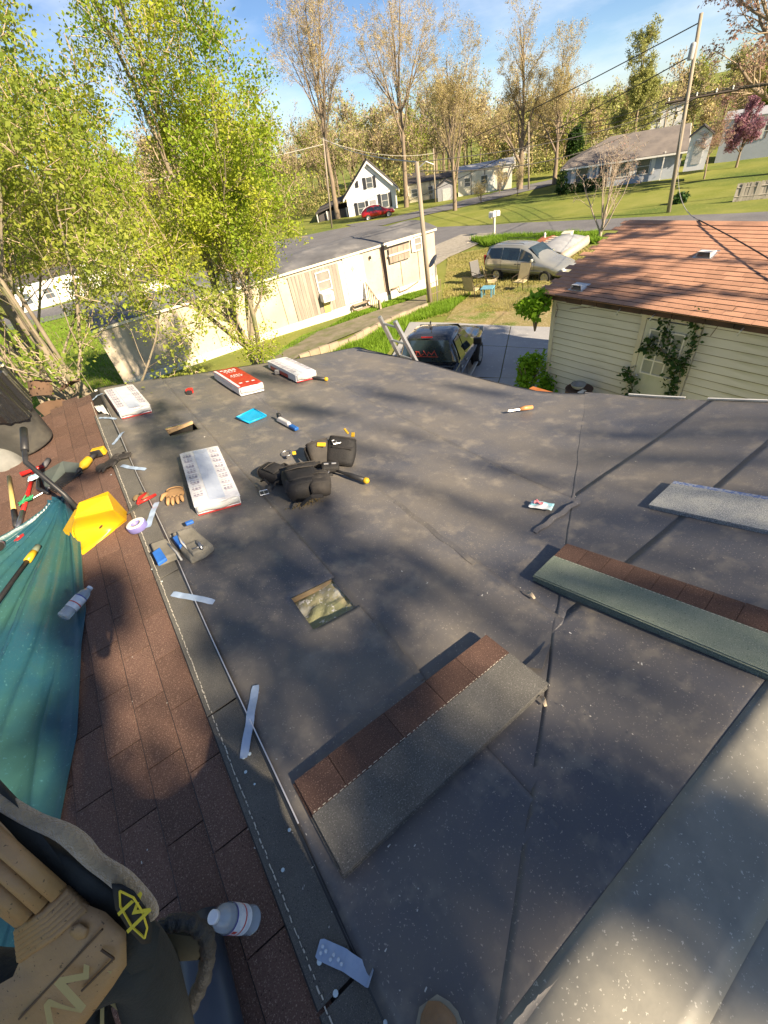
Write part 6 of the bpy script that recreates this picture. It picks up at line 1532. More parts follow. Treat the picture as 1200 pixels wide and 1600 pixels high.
c5 = lb_(432, 748); o = pouch(e, 'pouch', T(c5.x, c5.y, .0, rz=.9), .17, .22, .10, nyl)
c6 = lb_(455, 735); 
mb = MB(); pts = [lb_(420, 742, .05), lb_(445, 728, .07), lb_(470, 742, .06), lb_(486, 728, .08), lb_(476, 706, .10), lb_(488, 694, .10), lb_(512, 700, .08), lb_(538, 690, .12), lb_(554, 702, .10)]
for a, b in zip(pts[:-1], pts[1:]):
    d = (b-a).normalized(); s = Vector((0, 0, .028)); mb.add([tuple(a-s), tuple(b-s), tuple(b+s), tuple(a+s)], [(0, 1, 2, 3)])
mb.build('belt_strap', nyl, e, solid=.008)
for (px, py, sx, sy, up, rz) in ((505, 722, .07, .035, .16, -.2), (462, 725, .03, .03, .10, .2), (543, 702, .02, .06, .17, .6), (553, 706, .03, .045, .16, -.2)):
    c_ = lb_(px, py); mb = MB(); mb.box((0, 0, 0), (sx, sy, .012)); o = mb.build('yellow_label', yel, e, bevel=.004); o.matrix_local = T(c_.x, c_.y, up, rz=rz, rx=.5)
for (px, py, up) in ((413, 772, .015), (528, 719, .17)):
    c_ = lb_(px, py); mb = MB(); s = .03
    mb.tube([(-s, -s*.8, 0), (s, -s*.8, 0), (s, s*.8, 0), (-s, s*.8, 0), (-s, -s*.8, 0)], .004, 5); mb.tube([(0, -s*.8, 0), (0, s*.8, 0)], .003, 5); o = mb.build('buckle', mat('bright_buckle', (.7, .7, .72), rough=.3, metal=.6), e); o.matrix_local = T(c_.x, c_.y, up, rz=.3, rx=.15)
for k, (a, b) in enumerate((((485, 735), (500, 722)), ((408, 752), (420, 756)), ((500, 748), (520, 742)), ((425, 765), (437, 752)))):
    p0, p1 = lb_(*a, .06), lb_(*b, .09); mb = MB(); mb.tube([tuple(p0), tuple(p0.lerp(p1, .5)+Vector((0, .01, .02))), tuple(p1)], .008, 6); mb.build('webbing', nyl, e, smooth=True)
for (px, py, dx, dy, w_, h_, rz) in ((474, 768, 0, -.02, .20, .12, .25), (474, 768, 0, .09, .22, .05, .25), (538, 714, .0, -.06, .18, .10, -.4), (432, 748, 0, -.02, .12, .10, .9), (502, 770, 0, -.03, .11, .07, .1)):
    q_ = lb_(px, py); hh_ = .165 if px == 474 else (.14 if px == 538 else (.155 if px == 502 else .105))
    mb = MB(); mb.grid(lambda u, v: (-w_/2+w_*u, -h_/2+h_*v, .010*math.sin(math.pi*u)*math.sin(math.pi*v)+.004*mnoise.noise(Vector((u*5, v*4, w_*50)))), 10, 8); o = mb.build('patch_pocket', nyl if px != 502 else nyl2, e, smooth=True, solid=.006); o.matrix_local = T(q_.x+dx, q_.y+dy, hh_, rz=rz, rx=.12)
    mb = MB(); mb.tube([(-w_/2, h_/2, .004), (0, h_/2+.004, .010), (w_/2, h_/2, .004)], .0045, 6); s_ = mb.build('pocket_binding', nyl2, o, smooth=True)
for (a, b) in (((470, 790), (505, 775)), ((462, 742), (500, 742)), ((446, 770), (455, 748))):
    p0, p1 = lb_(*a, .10), lb_(*b, .15); d = (p1-p0).normalized(); s = Vector((-d.y, d.x, .2)).normalized()*.016; mb = MB(); md_ = p0.lerp(p1, .5)+Vector((0, 0, .035)); mb.add([tuple(p0-s), tuple(p0+s), tuple(md_+s), tuple(md_-s), tuple(p1+s), tuple(p1-s)], [(0, 1, 2, 3), (3, 2, 4, 5)]); mb.build('strap', nyl, e, solid=.004)
c_ = lb_(517, 738); mb = MB(); mb.box((c_.x, c_.y, .05), (.14, .10, .06)); o = mb.build('hammer_holder', nyl, e, bevel=.02)
for dx in (-.03, .03):
    mb = MB(); mb.box((c_.x+dx, c_.y-.01, .085), (.035, .012, .006)); mb.build('rivet_plate', mat('bright_buckle', (.7, .7, .72), rough=.3, metal=.6), e)
pR = on(449, 712); mb = MB(); mb.lathe([(.045, 0), (.05, .004), (.05, .008), (.045, .01)], 24, T(pR.x, pR.y, RS(pR.x, pR.y)+UP), cap=False)
tag(mb.build('ring_clip', steel, None, smooth=True), 'thin dark ring lying behind the tool belt', 'ring')
mb = MB(); g = np.random.default_rng(3); c_ = on(480, 790)
for i in range(120):
    x, y = c_.x+g.normal(0, .05), c_.y+g.normal(0, .02); mb.box((x, y, RS(x, y)+UP+.004), (.006, .004, .004), rz=g.uniform(0, 3))
o = mb.build('spilled_nails', mat('brass_nails', (.35, .27, .12), rough=.4, metal=.6), None, kind='stuff'); o['label'] = 'small pile of brass coloured nails spilled from the front pouch'; o['category'] = 'nails'

# grey pouch with blue lining lying over the flange
gp_m = mat('grey_canvas', (.17, .16, .13), (.23, .215, .18), scale=8, rough=.85, bump=.3, bscale=70); bl_m = mat('blue_lining', (.03, .16, .55), (.02, .10, .38), scale=6, rough=.6)
p, q = on(290, 862), on(330, 845); Mg = frame(Vector((p.x, p.y, RS(p.x, p.y)+UP)), q); e = thing('tool_pouch', 'grey canvas tool pouch with bright blue lining across the ridge flange', 'tool pouch', M=Mg); MgI = Mg.inverted()
def lg(px, py, up=0): return MgI @ on(px, py, UP+up)
mb = MB(); a = [lg(*s) for s in ((272, 842), (303, 832), (336, 860), (322, 872), (300, 882), (284, 866))]; mb.prism([tuple(v.xy) for v in a][::-1], .06, ins=.02); mb.build('main_pocket', gp_m, e, bevel=.008)
mb = MB(); a = [lg(*s, .05) for s in ((290, 858), (312, 848), (328, 860), (303, 872))]; mb.prism([tuple(v.xy) for v in a][::-1], .03, z0=.055, ins=.01); mb.build('flap', gp_m, e, bevel=.006)
mb = MB(); a = [lg(*s) for s in ((240, 862), (262, 850), (284, 872), (252, 889))]; mb.prism([tuple(v.xy) for v in a][::-1], .05, ins=.012); mb.build('small_pocket', gp_m, e, bevel=.006)
mb = MB(); 
for s, up in (((239, 868), .03), ((246, 866), .052)):
    pass
a = [lg(*s, .045) for s in ((241, 871), (252, 861), (263, 878), (250, 889))]; mb.prism([tuple(v.xy) for v in a][::-1], .022, z0=.045, ins=.006); mb.build('blue_flap', bl_m, e, bevel=.006)
mb = MB(); a = [lg(*s, .03) for s in ((272, 847), (279, 843), (291, 856), (283, 861))]; mb.prism([tuple(v.xy) for v in a][::-1], .05, z0=.02, ins=.006); mb.build('blue_lining', bl_m, e, bevel=.004)
mb = MB(); a = lg(300, 828); mb.box((a.x, a.y, .06), (.05, .03, .02)); mb.build('blue_tab', bl_m, e, bevel=.006)
mb = MB(); a, b, c_ = lg(262, 850, .05), lg(275, 862, .06), lg(284, 875, .05); mb.tube([tuple(a), tuple(b), tuple(c_)], .006, 6); a, b, c_ = lg(276, 832, .06), lg(284, 848, .09), lg(294, 858, .07); mb.tube([tuple(a), tuple(b), tuple(c_)], .006, 6); mb.build('piping', mat('light_piping', (.5, .5, .48)), e, smooth=True)
mb = MB(); a, b = lg(308, 846, .10), lg(316, 858, .10); mb.tube([tuple(a), tuple(a.lerp(b, .5)+Vector((0, 0, .02))), tuple(b)], .008, 6); mb.tube([tuple(lg(300, 858, .09)), tuple(lg(318, 852, .09))], .005, 5); mb.build('snap_hook', steel, e, smooth=True)

# gloves on the roof
tanl = mat('tan_leather', (.42, .25, .11), (.34, .20, .09), scale=10, rough=.8, bump=.2, bscale=60); brownl = mat('brown_glove', (.20, .14, .07), (.14, .10, .05), scale=9, rough=.85, bump=.2)
blackl = mat('black_glove', (.022, .020, .020), (.05, .045, .04), scale=9, rough=.8, bump=.2)
def glove(label, a, b, mt, Lf=1.0, spread=.16, z0=.0, mirror=1, grp=None, pitch=0):
    e, L = tool('work_glove', label, 'glove', *a, *b); e['category'] = 'glove'
    if grp: e['group'] = grp
    s = L/.24
    mb = MB(); mb.grid(lambda u, v: ((-.0+.11*v)*s, (.045+.012*math.sin(math.pi*v))*s*math.cos(math.pi*2*u), (.018+.016*math.sin(math.pi*2*u)*(1-.2*v))*s), 18, 6); mb.build('palm', mt, e, smooth=True, solid=.003)
    for k in range(4):
        y = (-.036+.024*k)*s*mirror; L1 = (.085, .10, .095, .075)[k]*s*Lf; an = (k-1.5)*spread*mirror
        mb = MB(); c, s_ = math.cos(an), math.sin(an)
        mb.tube([(.095*s, y, .018*s), (.105*s+L1*.4*c, y+L1*.4*s_, .030*s), (.105*s+L1*.8*c, y+L1*.8*s_, .022*s), (.105*s+L1*c, y+L1*s_, .012*s)], [.013*s, .0125*s, .011*s, .005*s], 10); mb.build('finger', mt, e, smooth=True)
    mb = MB(); mb.tube([(.03*s, -.04*s*mirror, .02*s), (.06*s, -.07*s*mirror, .026*s), (.10*s, -.085*s*mirror, .016*s)], [.015*s, .013*s, .006*s], 10); mb.build('thumb', mt, e, smooth=True)
    mb = MB(); mb.tube([(-.005*s+.0, .048*s*math.cos(t), (.018+.017*math.sin(t))*s) for t in np.linspace(0, 6.28, 17)], .005*s, 6); mb.build('cuff', mt, e, smooth=True)
    return e
glove('tan leather glove lying palm down beside the nearest wrapped bundle', (276, 772), (278, 802), tanl, .75, .10)
glove('brown work glove lying by the red handled snips', (234, 778), (203, 790), brownl, .7, .08)
glove('black glove upper of the pair on the grey strip', (205, 716), (172, 724), blackl, .9, .18, grp='black gloves by the drill')
glove('black glove lower of the pair reaching over the brown shingles', (186, 722), (148, 748), blackl, .9, .18, mirror=-1, grp='black gloves by the drill')
# red handled snips
e, L = tool('snips', 'red handled metal snips lying beside the brown glove', 'snips', 238, 778, 205, 812)
for s, off in ((1, .0), (-1, .0)):
    mb = MB(); mb.tube([(0, s*.03+(.02 if s > 0 else -.005), .02), (L*.3, s*.03, .025), (L*.55, 0, .02)], [.011, .012, .008], 8); mb.build('handle', redp, e, smooth=True)
    mb = MB(); mb.add([(L*.5, s*.006, .015), (L*.62, s*.022, .015), (L, s*.004, .012), (L*.6, -s*.006, .015)], [(0, 1, 2, 3)]); mb.build('blade', steel, e, solid=.006)
e, L = tool('tape_roll', 'roll of white masking tape with a blue side below the snips', 'tape roll', 219, 828, 235, 825)
mb = MB(); mb.lathe([(.035, 0), (.06, 0), (.062, .004), (.062, .038), (.06, .042), (.035, .042), (.035, 0)], 28, cap=False); mb.build('roll', mat('tape_violet', (.20, .18, .42), rough=.5), e, smooth=True)
mb = MB(); mb.lathe([(.030, .043), (.058, .043), (.058, .047), (.030, .047), (.03, .043)], 28, cap=False); mb.build('side', white_m, e, smooth=True)
# cordless drill
e, L = tool('cordless_drill', 'yellow cordless drill lying on the brown shingles', 'drill', 158, 712, 132, 742)
mb = MB(); mb.lathe([(.025, 0), (.032, .01), (.034, .09), (.028, .11), (.018, .13), (.016, .15)], 14, T(.13, .0, .04, ry=rad(90))); mb.build('motor_housing', yel, e, smooth=True)
mb = MB(); mb.tube([(.16, 0, .04), (.10, .01, .04), (.05, .02, .035)], [.022, .02, .02], 10); mb.build('grip', black_m, e, smooth=True)
mb = MB(); mb.box((.02, .025, .035), (.06, .11, .065), rz=.2); mb.build('battery', yel, e, bevel=.01)
mb = MB(); mb.box((.055, .022, .036), (.02, .085, .06), rz=.2); mb.build('battery_top', black_m, e, bevel=.006)
mb = MB(); mb.lathe([(.018, 0), (.02, .01), (.014, .04), (.004, .05), (.003, .09)], 12, T(.275, 0, .04, ry=rad(90))); mb.build('chuck', black_m, e, smooth=True)

# long-handled yellow dustpan
ylw = mat('dustpan_yellow', (.72, .42, .01), (.66, .38, .01), scale=3, rough=.35, spec=.5)
Pf = on(130, 866, .01); Bf = on(197, 813, .01); zt = ZR+.30
Cf, Df, Ef, Ff = onz(168, 775, zt), onz(124, 786, zt), onz(176, 795, ZR+.22), onz(118, 806, ZR+.22); Gf = on(111, 834, .02)
bk = (Cf-Bf); bk.z = 0; bk = bk.normalized()*.10
e = thing('dustpan', 'bright yellow long-handled dustpan standing at the tarp corner', 'dustpan', loc=(0, 0, 0))
mb = MB(); mid = lambda a, b, k=.5: a.lerp(b, k)
Pn = (Bf-Pf).cross(Ff-Pf).normalized(); Pn = Pn if Pn.dot(EYE-Pf) > 0 else -Pn
def panf(u, v):
    lft = Pf.lerp(Ff, v)+(Gf-Pf.lerp(Ff, .45))*.75*math.sin(math.pi*min(1, v*1.05)); p = lft.lerp(Bf.lerp(Ef, v), u); return tuple(p+Pn*(.022*math.sin(math.pi*v)*math.sin(math.pi*u)))
mb.grid(panf, 16, 12); mb.build('pan', ylw, e, solid=.005, smooth=True)
mb = MB(); mb.tube([tuple(Vector(panf(0, v))) for v in np.linspace(0, 1, 12)], .006, 8); mb.tube([tuple(Pf), tuple(Bf)], .005, 8); mb.build('rolled_rim', ylw, e, smooth=True)
mb = MB(); mb.add([Ff, Ef, Cf, Df], [(0, 1, 2, 3)]); mb.build('hood', ylw, e, solid=.006, bevel=.002)
Hh = Vector((Gf.x-.05, Gf.y+.08, ZR+.01)); Ii = Vector((Df.x-.02, Df.y+.07, zt-.04))
mb = MB(); mb.add([Vector(panf(0, v)) for v in (.3, .5, .7, 1)]+[Df, Ii, Hh], [(0, 1, 2, 3, 4, 5, 6)]); mb.add([Bf, Bf+Vector((.02, .10, 0)), Cf+Vector((.01, .05, 0)), Cf, Ef], [(0, 1, 2, 3, 4)]); mb.build('side_wall', ylw, e, solid=.006)
mb = MB(); mb.add([Ii, Df, Cf, Cf+Vector((.01, .05, 0)), Ii+Vector((.0, .02, 0))], [(0, 1, 2, 3, 4)]); mb.build('back_wall', ylw, e, solid=.006)
h0 = onz(121, 794, zt-.05); h1 = onz(40, 722, zt+.28); h2 = onz(37, 672, zt+.36); hm_ = onz(100, 772, zt+.05)
mb = MB(); mb.tube([tuple(h0), tuple(hm_), tuple(h1), tuple(h1.lerp(h2, .15)), tuple(h2)], .015, 10); mb.build('handle', black_m, e, smooth=True)
mb = MB(); mb.tube([tuple(h1.lerp(h2, .35)), tuple(h2+(h2-h1)*.03)], .021, 12); mb.build('grip', black_m, e, smooth=True)
mb = MB(); q = mid(mid(Pf, Bf), mid(Ff, Ef), .45); nn_ = (Bf-Pf).cross(Ef-Bf).normalized(); nn_ = nn_ if nn_.dot(EYE-q) > 0 else -nn_
mq = nn_.to_track_quat('Z', 'Y').to_matrix().to_4x4(); mq.translation = q+nn_*.003; mb.lathe([(.013, 0), (.013, .003), (.004, .004)], 12, mq); mb.build('rivet', mat('rivet_brown', (.2, .1, .03)), e)

# trash can with black bag
pc_ = on(72, 690); cx, cy = -.98, 5.02
can_m = mat('grey_black_can', (.055, .056, .052), (.09, .088, .08), scale=5, detail=8, rough=.55, bump=.15, bscale=30, lay=((.16, .15, .12), 4, .55, .8))
bagm = mat('black_bag', (.014, .014, .015), rough=.16, spec=.8, coat=.5, bump=.5, bscale=12)
cM = frame(Vector((cx, cy, RS(cx, cy)+.03)), ang=0, n=Vector((-.10, -.05, 1)).normalized())
e = thing('trash_can', 'dark plastic trash can lined with a shiny black bag at the left edge', 'trash can', M=cM)
mb = MB(); mb.lathe([(.01, 0), (.21, .0), (.225, .02), (.27, .62), (.285, .64), (.285, .68), (.26, .68), (.25, .64), (.20, .05), (.01, .04)], 36); mb.build('barrel', can_m, e, smooth=True)
def bagf(u, v):
    a = 2*math.pi*u; fold = .012*math.sin(13*a)+.010*math.sin(29*a+2)+.02*mnoise.noise(Vector((math.cos(a)*3, math.sin(a)*3, v*2)))
    if v < .5: r_ = .30+.02*v+fold*(1-v); z = .36+.70*v+.06*math.sin(3*a+1)*(1-2*v)
    else: k = (v-.5)*2; r_ = .31-.06*k+fold*.5; z = .71-.02*k-.22*k*k
    return (r_*math.cos(a), r_*math.sin(a), z)
mb = MB(); mb.grid(bagf, 110, 22); mb.build('bag', bagm, e, smooth=True)
mb = MB(); mb.grid(lambda u, v: ((.26-.26*v)*math.cos(6.283*u), (.26-.26*v)*math.sin(6.283*u), .50+.08*mnoise.noise(Vector((math.cos(6.28*u)*(1-v)*3, math.sin(6.28*u)*(1-v)*3, 4)))), 40, 10); mb.build('bag_inside', bagm, e, smooth=True)
mb = MB(); mb.box((.27, -.08, .66), (.07, .10, .05)); mb.build('can_handle', can_m, e, bevel=.01)
mb = MB(); mb.box((.29, -.02, .70), (.06, .05, .012)); mb.build('sticker', mat('cream_sticker', (.6, .56, .42)), e, bevel=.003)

# tear-off shovel, pole, mallet and the rest of the pile by the can
shm = mat('grey_green_steel', (.10, .125, .115), (.15, .17, .15), scale=6, rough=.5, metal=.4)
a0, a1, a2, a3 = on(72, 742, .05), on(98, 720, .07), on(130, 738, .05), on(78, 768, .03)
e = thing('tear_off_shovel', 'grey green toothed roofing shovel lying above the tarp', 'shovel', loc=(0, 0, 0))
mb = MB(); mb.add([on(62, 742, .05), on(98, 721, .08), on(125, 724, .07), on(129, 739, .04), on(102, 738, .035), on(72, 765, .03)], [(0, 1, 2, 3, 4, 5)]); mb.build('blade', shm, e, solid=.008)
for i in range(14):
    f = i/13; p, q = on(78+24*f, 763-24*f, .03), on(88+38*f, 769-28*f, .015); mb = MB(); mb.tube([tuple(p), tuple(q)], .006, 5); mb.build('tooth', black_m, e)
mb = MB(); mb.tube([tuple(on(60, 750, .05)), tuple(on(60, 764, .04)), tuple(on(76, 770, .04))], .016, 8); mb.build('socket', black_m, e, smooth=True)
for i, (nm, lb, a, b, r_, mt_, mt2) in enumerate((
   ('roofing_hammer', 'yellow handled tool lying at the far left edge', (14, 745), (25, 822), .016, mat('pale_yellow_handle', (.62, .48, .16), rough=.5), black_m),
   ('wrecking_bar', 'long red handled bar beside the yellow handled tool', (53, 738), (27, 828), .015, redp, steel))):
    p, q = on(*a, .03), on(*b, .03); e = thing(nm, lb, 'hand tool', loc=(0, 0, 0)); mb = MB(); mb.tube([tuple(p), tuple(p.lerp(q, .72))], r_, 10); mb.build('handle', mt_, e, smooth=True)
    mb = MB(); mb.tube([tuple(p.lerp(q, .72)), tuple(q)], r_*1.15, 10); mb.build('grip', mt2, e, smooth=True)
p, q = on(33, 741, .05), on(68, 728, .05); e = thing('red_hammer_head', 'red hatchet lying across the red bar', 'hatchet', loc=(0, 0, 0))
mb = MB(); mb.tube([tuple(p), tuple(p.lerp(q, .5)), tuple(q)], [.022, .014, .018], 8); mb.build('head', redp, e, smooth=True)
mb = MB(); mb.tube([tuple(q), tuple(on(76, 718, .04))], .02, 8); mb.build('shaft', mat('slate_grip', (.12, .12, .13)), e, smooth=True)
p = on(53, 745, .06); e = thing('cleaning_wipe', 'small crumpled blue and white wrapper on the red bar', 'wrapper', loc=tuple(p)); mb = MB(); mb.grid(lambda u, v: (-.045+.09*u, -.05+.1*v, .015*mnoise.noise(Vector((u*4, v*4, 3)))), 8, 8); mb.build('wrapper', pk, e, solid=.006, smooth=True)
p = on(42, 785, .03); e = thing('green_cord', 'tangled green cord lying beside the red bar', 'cord', loc=tuple(p)); g = random.Random(4)
mb = MB(); pts = [(g.uniform(-.08, .08), g.uniform(-.06, .06), g.uniform(0, .05)) for _ in range(26)]; mb.tube(pts, .007, 6); mb.build('cord', mat('green_cord', (.03, .30, .12), rough=.6), e, smooth=True, sub=1)
p, q = on(52, 778, .03), on(77, 764, .03); e = thing('metal_rod', 'thin bright metal rod across the green cord', 'rod', loc=(0, 0, 0)); mb = MB(); mb.tube([tuple(p), tuple(q)], .006, 8); mb.build('rod', steel, e)
mb = MB(); mb.lathe([(.012, 0), (.014, .01), (.012, .02)], 8, T(q.x, q.y, q.z)); mb.build('tip', steel, e)
# low grey sack left of the can foot
e = thing('grey_sack', 'pale grey slumped sack at the left edge below the trash can', 'sack', loc=tuple(on(14, 722, 0)))
mb = MB(); mb.grid(lambda u, v: ((.16+.02*math.sin(8*math.pi*u))*math.cos(6.283*u)*math.cos(v*1.5), .2*math.sin(6.283*u)*math.cos(v*1.5), .17*math.sin(v*1.5)), 30, 10); mb.build('sack', mat('sack_grey', (.24, .24, .22), (.16, .16, .15), scale=5, rough=.8), e, smooth=True)
mb = MB(); mb.tube([(0, 0, .16), (.01, 0, .22)], [.03, .02], 8); mb.build('neck', mat('sack_grey', (.24, .24, .22)), e)

# teal tarp with long folds
tarp_m = mat('teal_tarp', (.018, .085, .110), (.012, .058, .095), scale=1.1, detail=7, rough=.38, spec=.5, bump=.12, bscale=26, lay=((.03, .095, .085), 1.3, .45, .62), speck=(.05, .15, .17), sscale=70, samt=-.2)
RE = [(109, 787), (120, 810), (129, 850), (133, 905), (138, 955), (131, 1010), (129, 1060), (125, 1150), (112, 1215), (98, 1292), (80, 1370), (50, 1480), (20, 1600)]
LE = [(100, 788), (40, 832), (-40, 880), (-150, 930), (-260, 990), (-320, 1050), (-360, 1120), (-380, 1200), (-390, 1280), (-400, 1360), (-410, 1440), (-420, 1540), (-430, 1640)]
RP = [on(*p) for p in RE]; LPp = [on(*p) for p in LE]
def tarpf(u, v):
    f = v*(len(RP)-1); k = min(int(f), len(RP)-2); a = LPp[k].lerp(LPp[k+1], f-k); b = RP[k].lerp(RP[k+1], f-k); p = a.lerp(b, u)
    apex = RP[0]; d = p-apex; th_ = math.atan2(d.x, -d.y); rr_ = d.length
    amp = min(.045, .012+.020*rr_)
    z = .018+amp*(.8*math.sin(th_*19+2.2*mnoise.noise(Vector((rr_*.9, th_*2, 1))))+.7*(1-2*abs(math.sin(th_*16+rr_*.5)))+.75*(.5-abs(math.sin(th_*47+1.1*rr_+1.5*mnoise.noise(Vector((th_*3, rr_*.7, 8))))))*min(1, rr_)+.9*mnoise.noise(Vector((p.x*2.2, p.y*1.1, 5))))+.004*mnoise.noise(Vector((p.x*14, p.y*7, 2)))
    z += .05*math.exp(-((rr_)/.22)**2)*(.6+.5*mnoise.noise(Vector((p.x*9, p.y*9, 1))))
    edge = min(1, (1-u)*14); return (p.x, p.y, RS(p.x, p.y)+.012+max(.004, (z+.020)*edge)+(.004 if u > .98 else 0))
mb = MB(); mb.grid(tarpf, 150, 170); o = mb.build('tarp', tarp_m, None, smooth=True, solid=.002); tag(o, 'teal plastic tarp spread in folds over the left roof slope', 'tarp')
def tz(p, up): return Vector((p.x, p.y, RS(p.x, p.y)+.04+up))
p0, p1 = tz(on(-60, 1050), .03), tz(on(60, 880), .03); p2 = tz(on(72, 860), .03)
e = thing('broom_pole', 'black pole with a yellow collar lying on the teal tarp', 'pole', loc=(0, 0, 0))
mb = MB(); mb.tube([tuple(p0), tuple(p1)], .014, 12); mb.build('shaft', black_m, e, smooth=True)
mb = MB(); mb.tube([tuple(p1.lerp(p0, .06)), tuple(p1+(p1-p0)*.05)], .021, 14); mb.build('collar', yel, e, smooth=True)
mb = MB(); mb.tube([tuple(p1+(p1-p0)*.05), tuple(p1+(p1-p0)*.12)], .018, 12); mb.build('tip', mat('slate_tip', (.14, .17, .12)), e, smooth=True)
p0, p1 = tz(on(-60, 850), .05), tz(on(12, 868), .05); e = thing('steel_pipe', 'bright steel pipe end entering at the left edge over the tarp', 'pipe', loc=(0, 0, 0)); mb = MB(); mb.tube([tuple(p0), tuple(p1)], .045, 20); mb.build('pipe', metal_m, e, smooth=True)
mb = MB(); mb.tube([tuple(p1), tuple(p1+(p1-p0).normalized()*.01)], .032, 20); mb.build('bore', dark_m, e)
p, q = tz(on(30, 853), .01), tz(on(46, 844), .012); e = thing('candy_wrapper', 'small red and white wrapper on the upper tarp', 'wrapper', loc=(0, 0, 0)); mb = MB(); s = (q-p).cross(Vector((0, 0, 1))).normalized()*.025
mb.add([tuple(p-s), tuple(q-s), tuple(q+s*.6), tuple(p+s)], [(0, 1, 2, 3)]); mb.build('red_half', redp, e, solid=.006); mb = MB(); mb.add([tuple(p-s*1.6), tuple(p.lerp(q, .5)-s*1.5), tuple(p.lerp(q, .6)-s*.6), tuple(p-s*.6)], [(0, 1, 2, 3)]); mb.build('white_half', white_m, e, solid=.008)

# water bottles
clr = mat('bottle_plastic', (.62, .68, .74), (.5, .56, .62), scale=6, rough=.10, transm=.55, spec=.6); capm = mat('cap_white', (.78, .80, .84), rough=.4)
lab_w = mat('label_white', (.72, .72, .72), (.60, .62, .66), scale=30, rough=.4, contrast=(.48, .52)); lab_r = mat('label_red', (.60, .06, .05), rough=.4); lab_b = mat('label_navy', (.08, .08, .30), rough=.4)
def bottle(label, base, top, L=.205, r=.033):
    d = (top-base).normalized(); mq = d.to_track_quat('Z', 'Y').to_matrix().to_4x4(); mq.translation = base
    e = thing('water_bottle', label, 'bottle', M=mq, group='clear water bottles')
    prof = [(.01, .003), (.026, 0), (r, .006)]+[(r-(.0016 if k % 2 else 0), .012+.007*k) for k in range(5)]+[(r-.001, .05), (r-.001, .135), (r-.002, .145), (r*.86, .163), (r*.55, .180), (.0135, .187), (.013, .195)]
    mb = MB(); mb.lathe([(a, b*L/.205) for a, b in prof], 28); mb.build('shell', clr, e, smooth=True)
    mb = MB(); mb.lathe([(.001, L*.93), (.0155, L*.93), (.0155, L*.995), (.014, L), (.001, L)], 20); mb.build('cap', capm, e, smooth=True)
    k = L/.205
    for z0, z1, mt_, nm, rr_ in ((.055, .132, lab_w, 'label', r+.0004), (.082, .088, lab_r, 'label_stripe', r+.0008), (.126, .132, lab_b, 'label_stripe', r+.0008), (.100, .122, lab_r, 'label_print', r+.0007)):
        mb = MB(); n = 28
        if nm == 'label_print':
            mb.add([(rr_*math.cos(t), rr_*math.sin(t), z*k) for t in np.linspace(-.5, .5, 8) for z in (z0, z1)], [(2*i, 2*i+2, 2*i+3, 2*i+1) for i in (0, 1, 3, 5, 6)])
        else: mb.lathe([(rr_, z0*k), (rr_, z1*k)], n, cap=False)
        mb.build(nm, mt_, e, smooth=True)
    return e
b0 = tz(on(112, 977), .035); b1 = tz(on(147, 936), .030); bottle('empty water bottle lying on the right edge of the tarp', b0, b1)
bq = on(402, 1440); bb = Vector((bq.x, bq.y, RS(bq.x, bq.y)+.045)); bt_ = onz(350, 1434, bb.z+.13); bottle('water bottle with red ringed label beside the gloved hand', bb, bb+(bt_-bb).normalized()*.2, .185, .034)

# roll of underlay lying on the shingles by the ridge
ra_, rb_ = on(318, 1440), on(372, 1700)
e = thing('underlay_roll', 'dark navy roll of underlay lying below the gloved hand', 'roll', loc=(0, 0, 0))
rr0 = .062; A_ = Vector((ra_.x, ra_.y, RS(ra_.x, ra_.y)+rr0)); B_ = Vector((rb_.x, rb_.y, RS(rb_.x, rb_.y)+rr0)); navy = mat('navy_membrane', (.030, .038, .052), (.04, .05, .066), scale=5, rough=.38)
mb = MB(); mb.tube([tuple(A_-(A_-B_)*-.0), tuple(A_.lerp(B_, .02)), tuple(A_.lerp(B_, .5)), tuple(B_)], [rr0*.8, rr0, rr0*1.02, rr0*1.05], 32); mb.build('roll', navy, e, smooth=True)
mb = MB(); dd = (A_-B_).normalized(); mb.tube([tuple(A_+dd*.001), tuple(A_+dd*.006)], .022, 16); mb.build('core', dark_m, e)

# ------------------------------------------------------------------ photographer: boot, trouser legs, gloved hand
def hp(px, py, t): d = ray(px, py); return EYE+d*t
bo = on(664, 1612); e = thing('person', 'photographer in tan boots with a tan and black work glove on the left hand', 'person', loc=(0, 0, 0))
suede = mat('boot_suede', (.28, .17, .09), (.20, .12, .065), scale=14, rough=.9, bump=.25, bscale=80, lay=((.07, .05, .04), 10, .5, .7)); welt = mat('boot_rubber', (.36, .33, .25), (.28, .26, .2), scale=20, rough=.7)
toe = on(671, 1563); heel = Vector((toe.x-.06, toe.y-.30, 0)); bd_ = (heel-toe); bd_.z = 0; bd_.normalize(); sd_ = Vector((-bd_.y, bd_.x, 0)); bz = RS(toe.x, toe.y-.05)+.02
def bootf(u, v, sc=1, zz=0):
    a = math.pi*2*u; l = .30*v; wv = .052*min(1, (max(0, v)/.16)**.5)*(1-.15*math.sin(v*3)); hgt = .055+.05*v+.10*max(0, v-.45)
    if v > .999: wv *= .7
    p = toe+bd_*l+sd_*wv*sc*math.cos(a); z = bz+.018+(hgt*min(1, (v/.10)**.5))*max(0, math.sin(a))+zz; return (p.x, p.y, z)
mb = MB(); mb.grid(lambda u, v: bootf(u, v), 28, 24); bt1 = mb.build('boot', suede, e, smooth=True)
mb = MB(); out_ = [toe+bd_*.30*v+sd_*s*(.058*min(1, ((v+.03)/.16)**.5)) for s, vs_ in ((1, np.linspace(1, 0, 14)), (-1, np.linspace(0, 1, 14))) for v in vs_]
mb.prism([(p.x, p.y) for p in out_], .022, z0=bz-.006); mb.build('sole', welt, bt1)
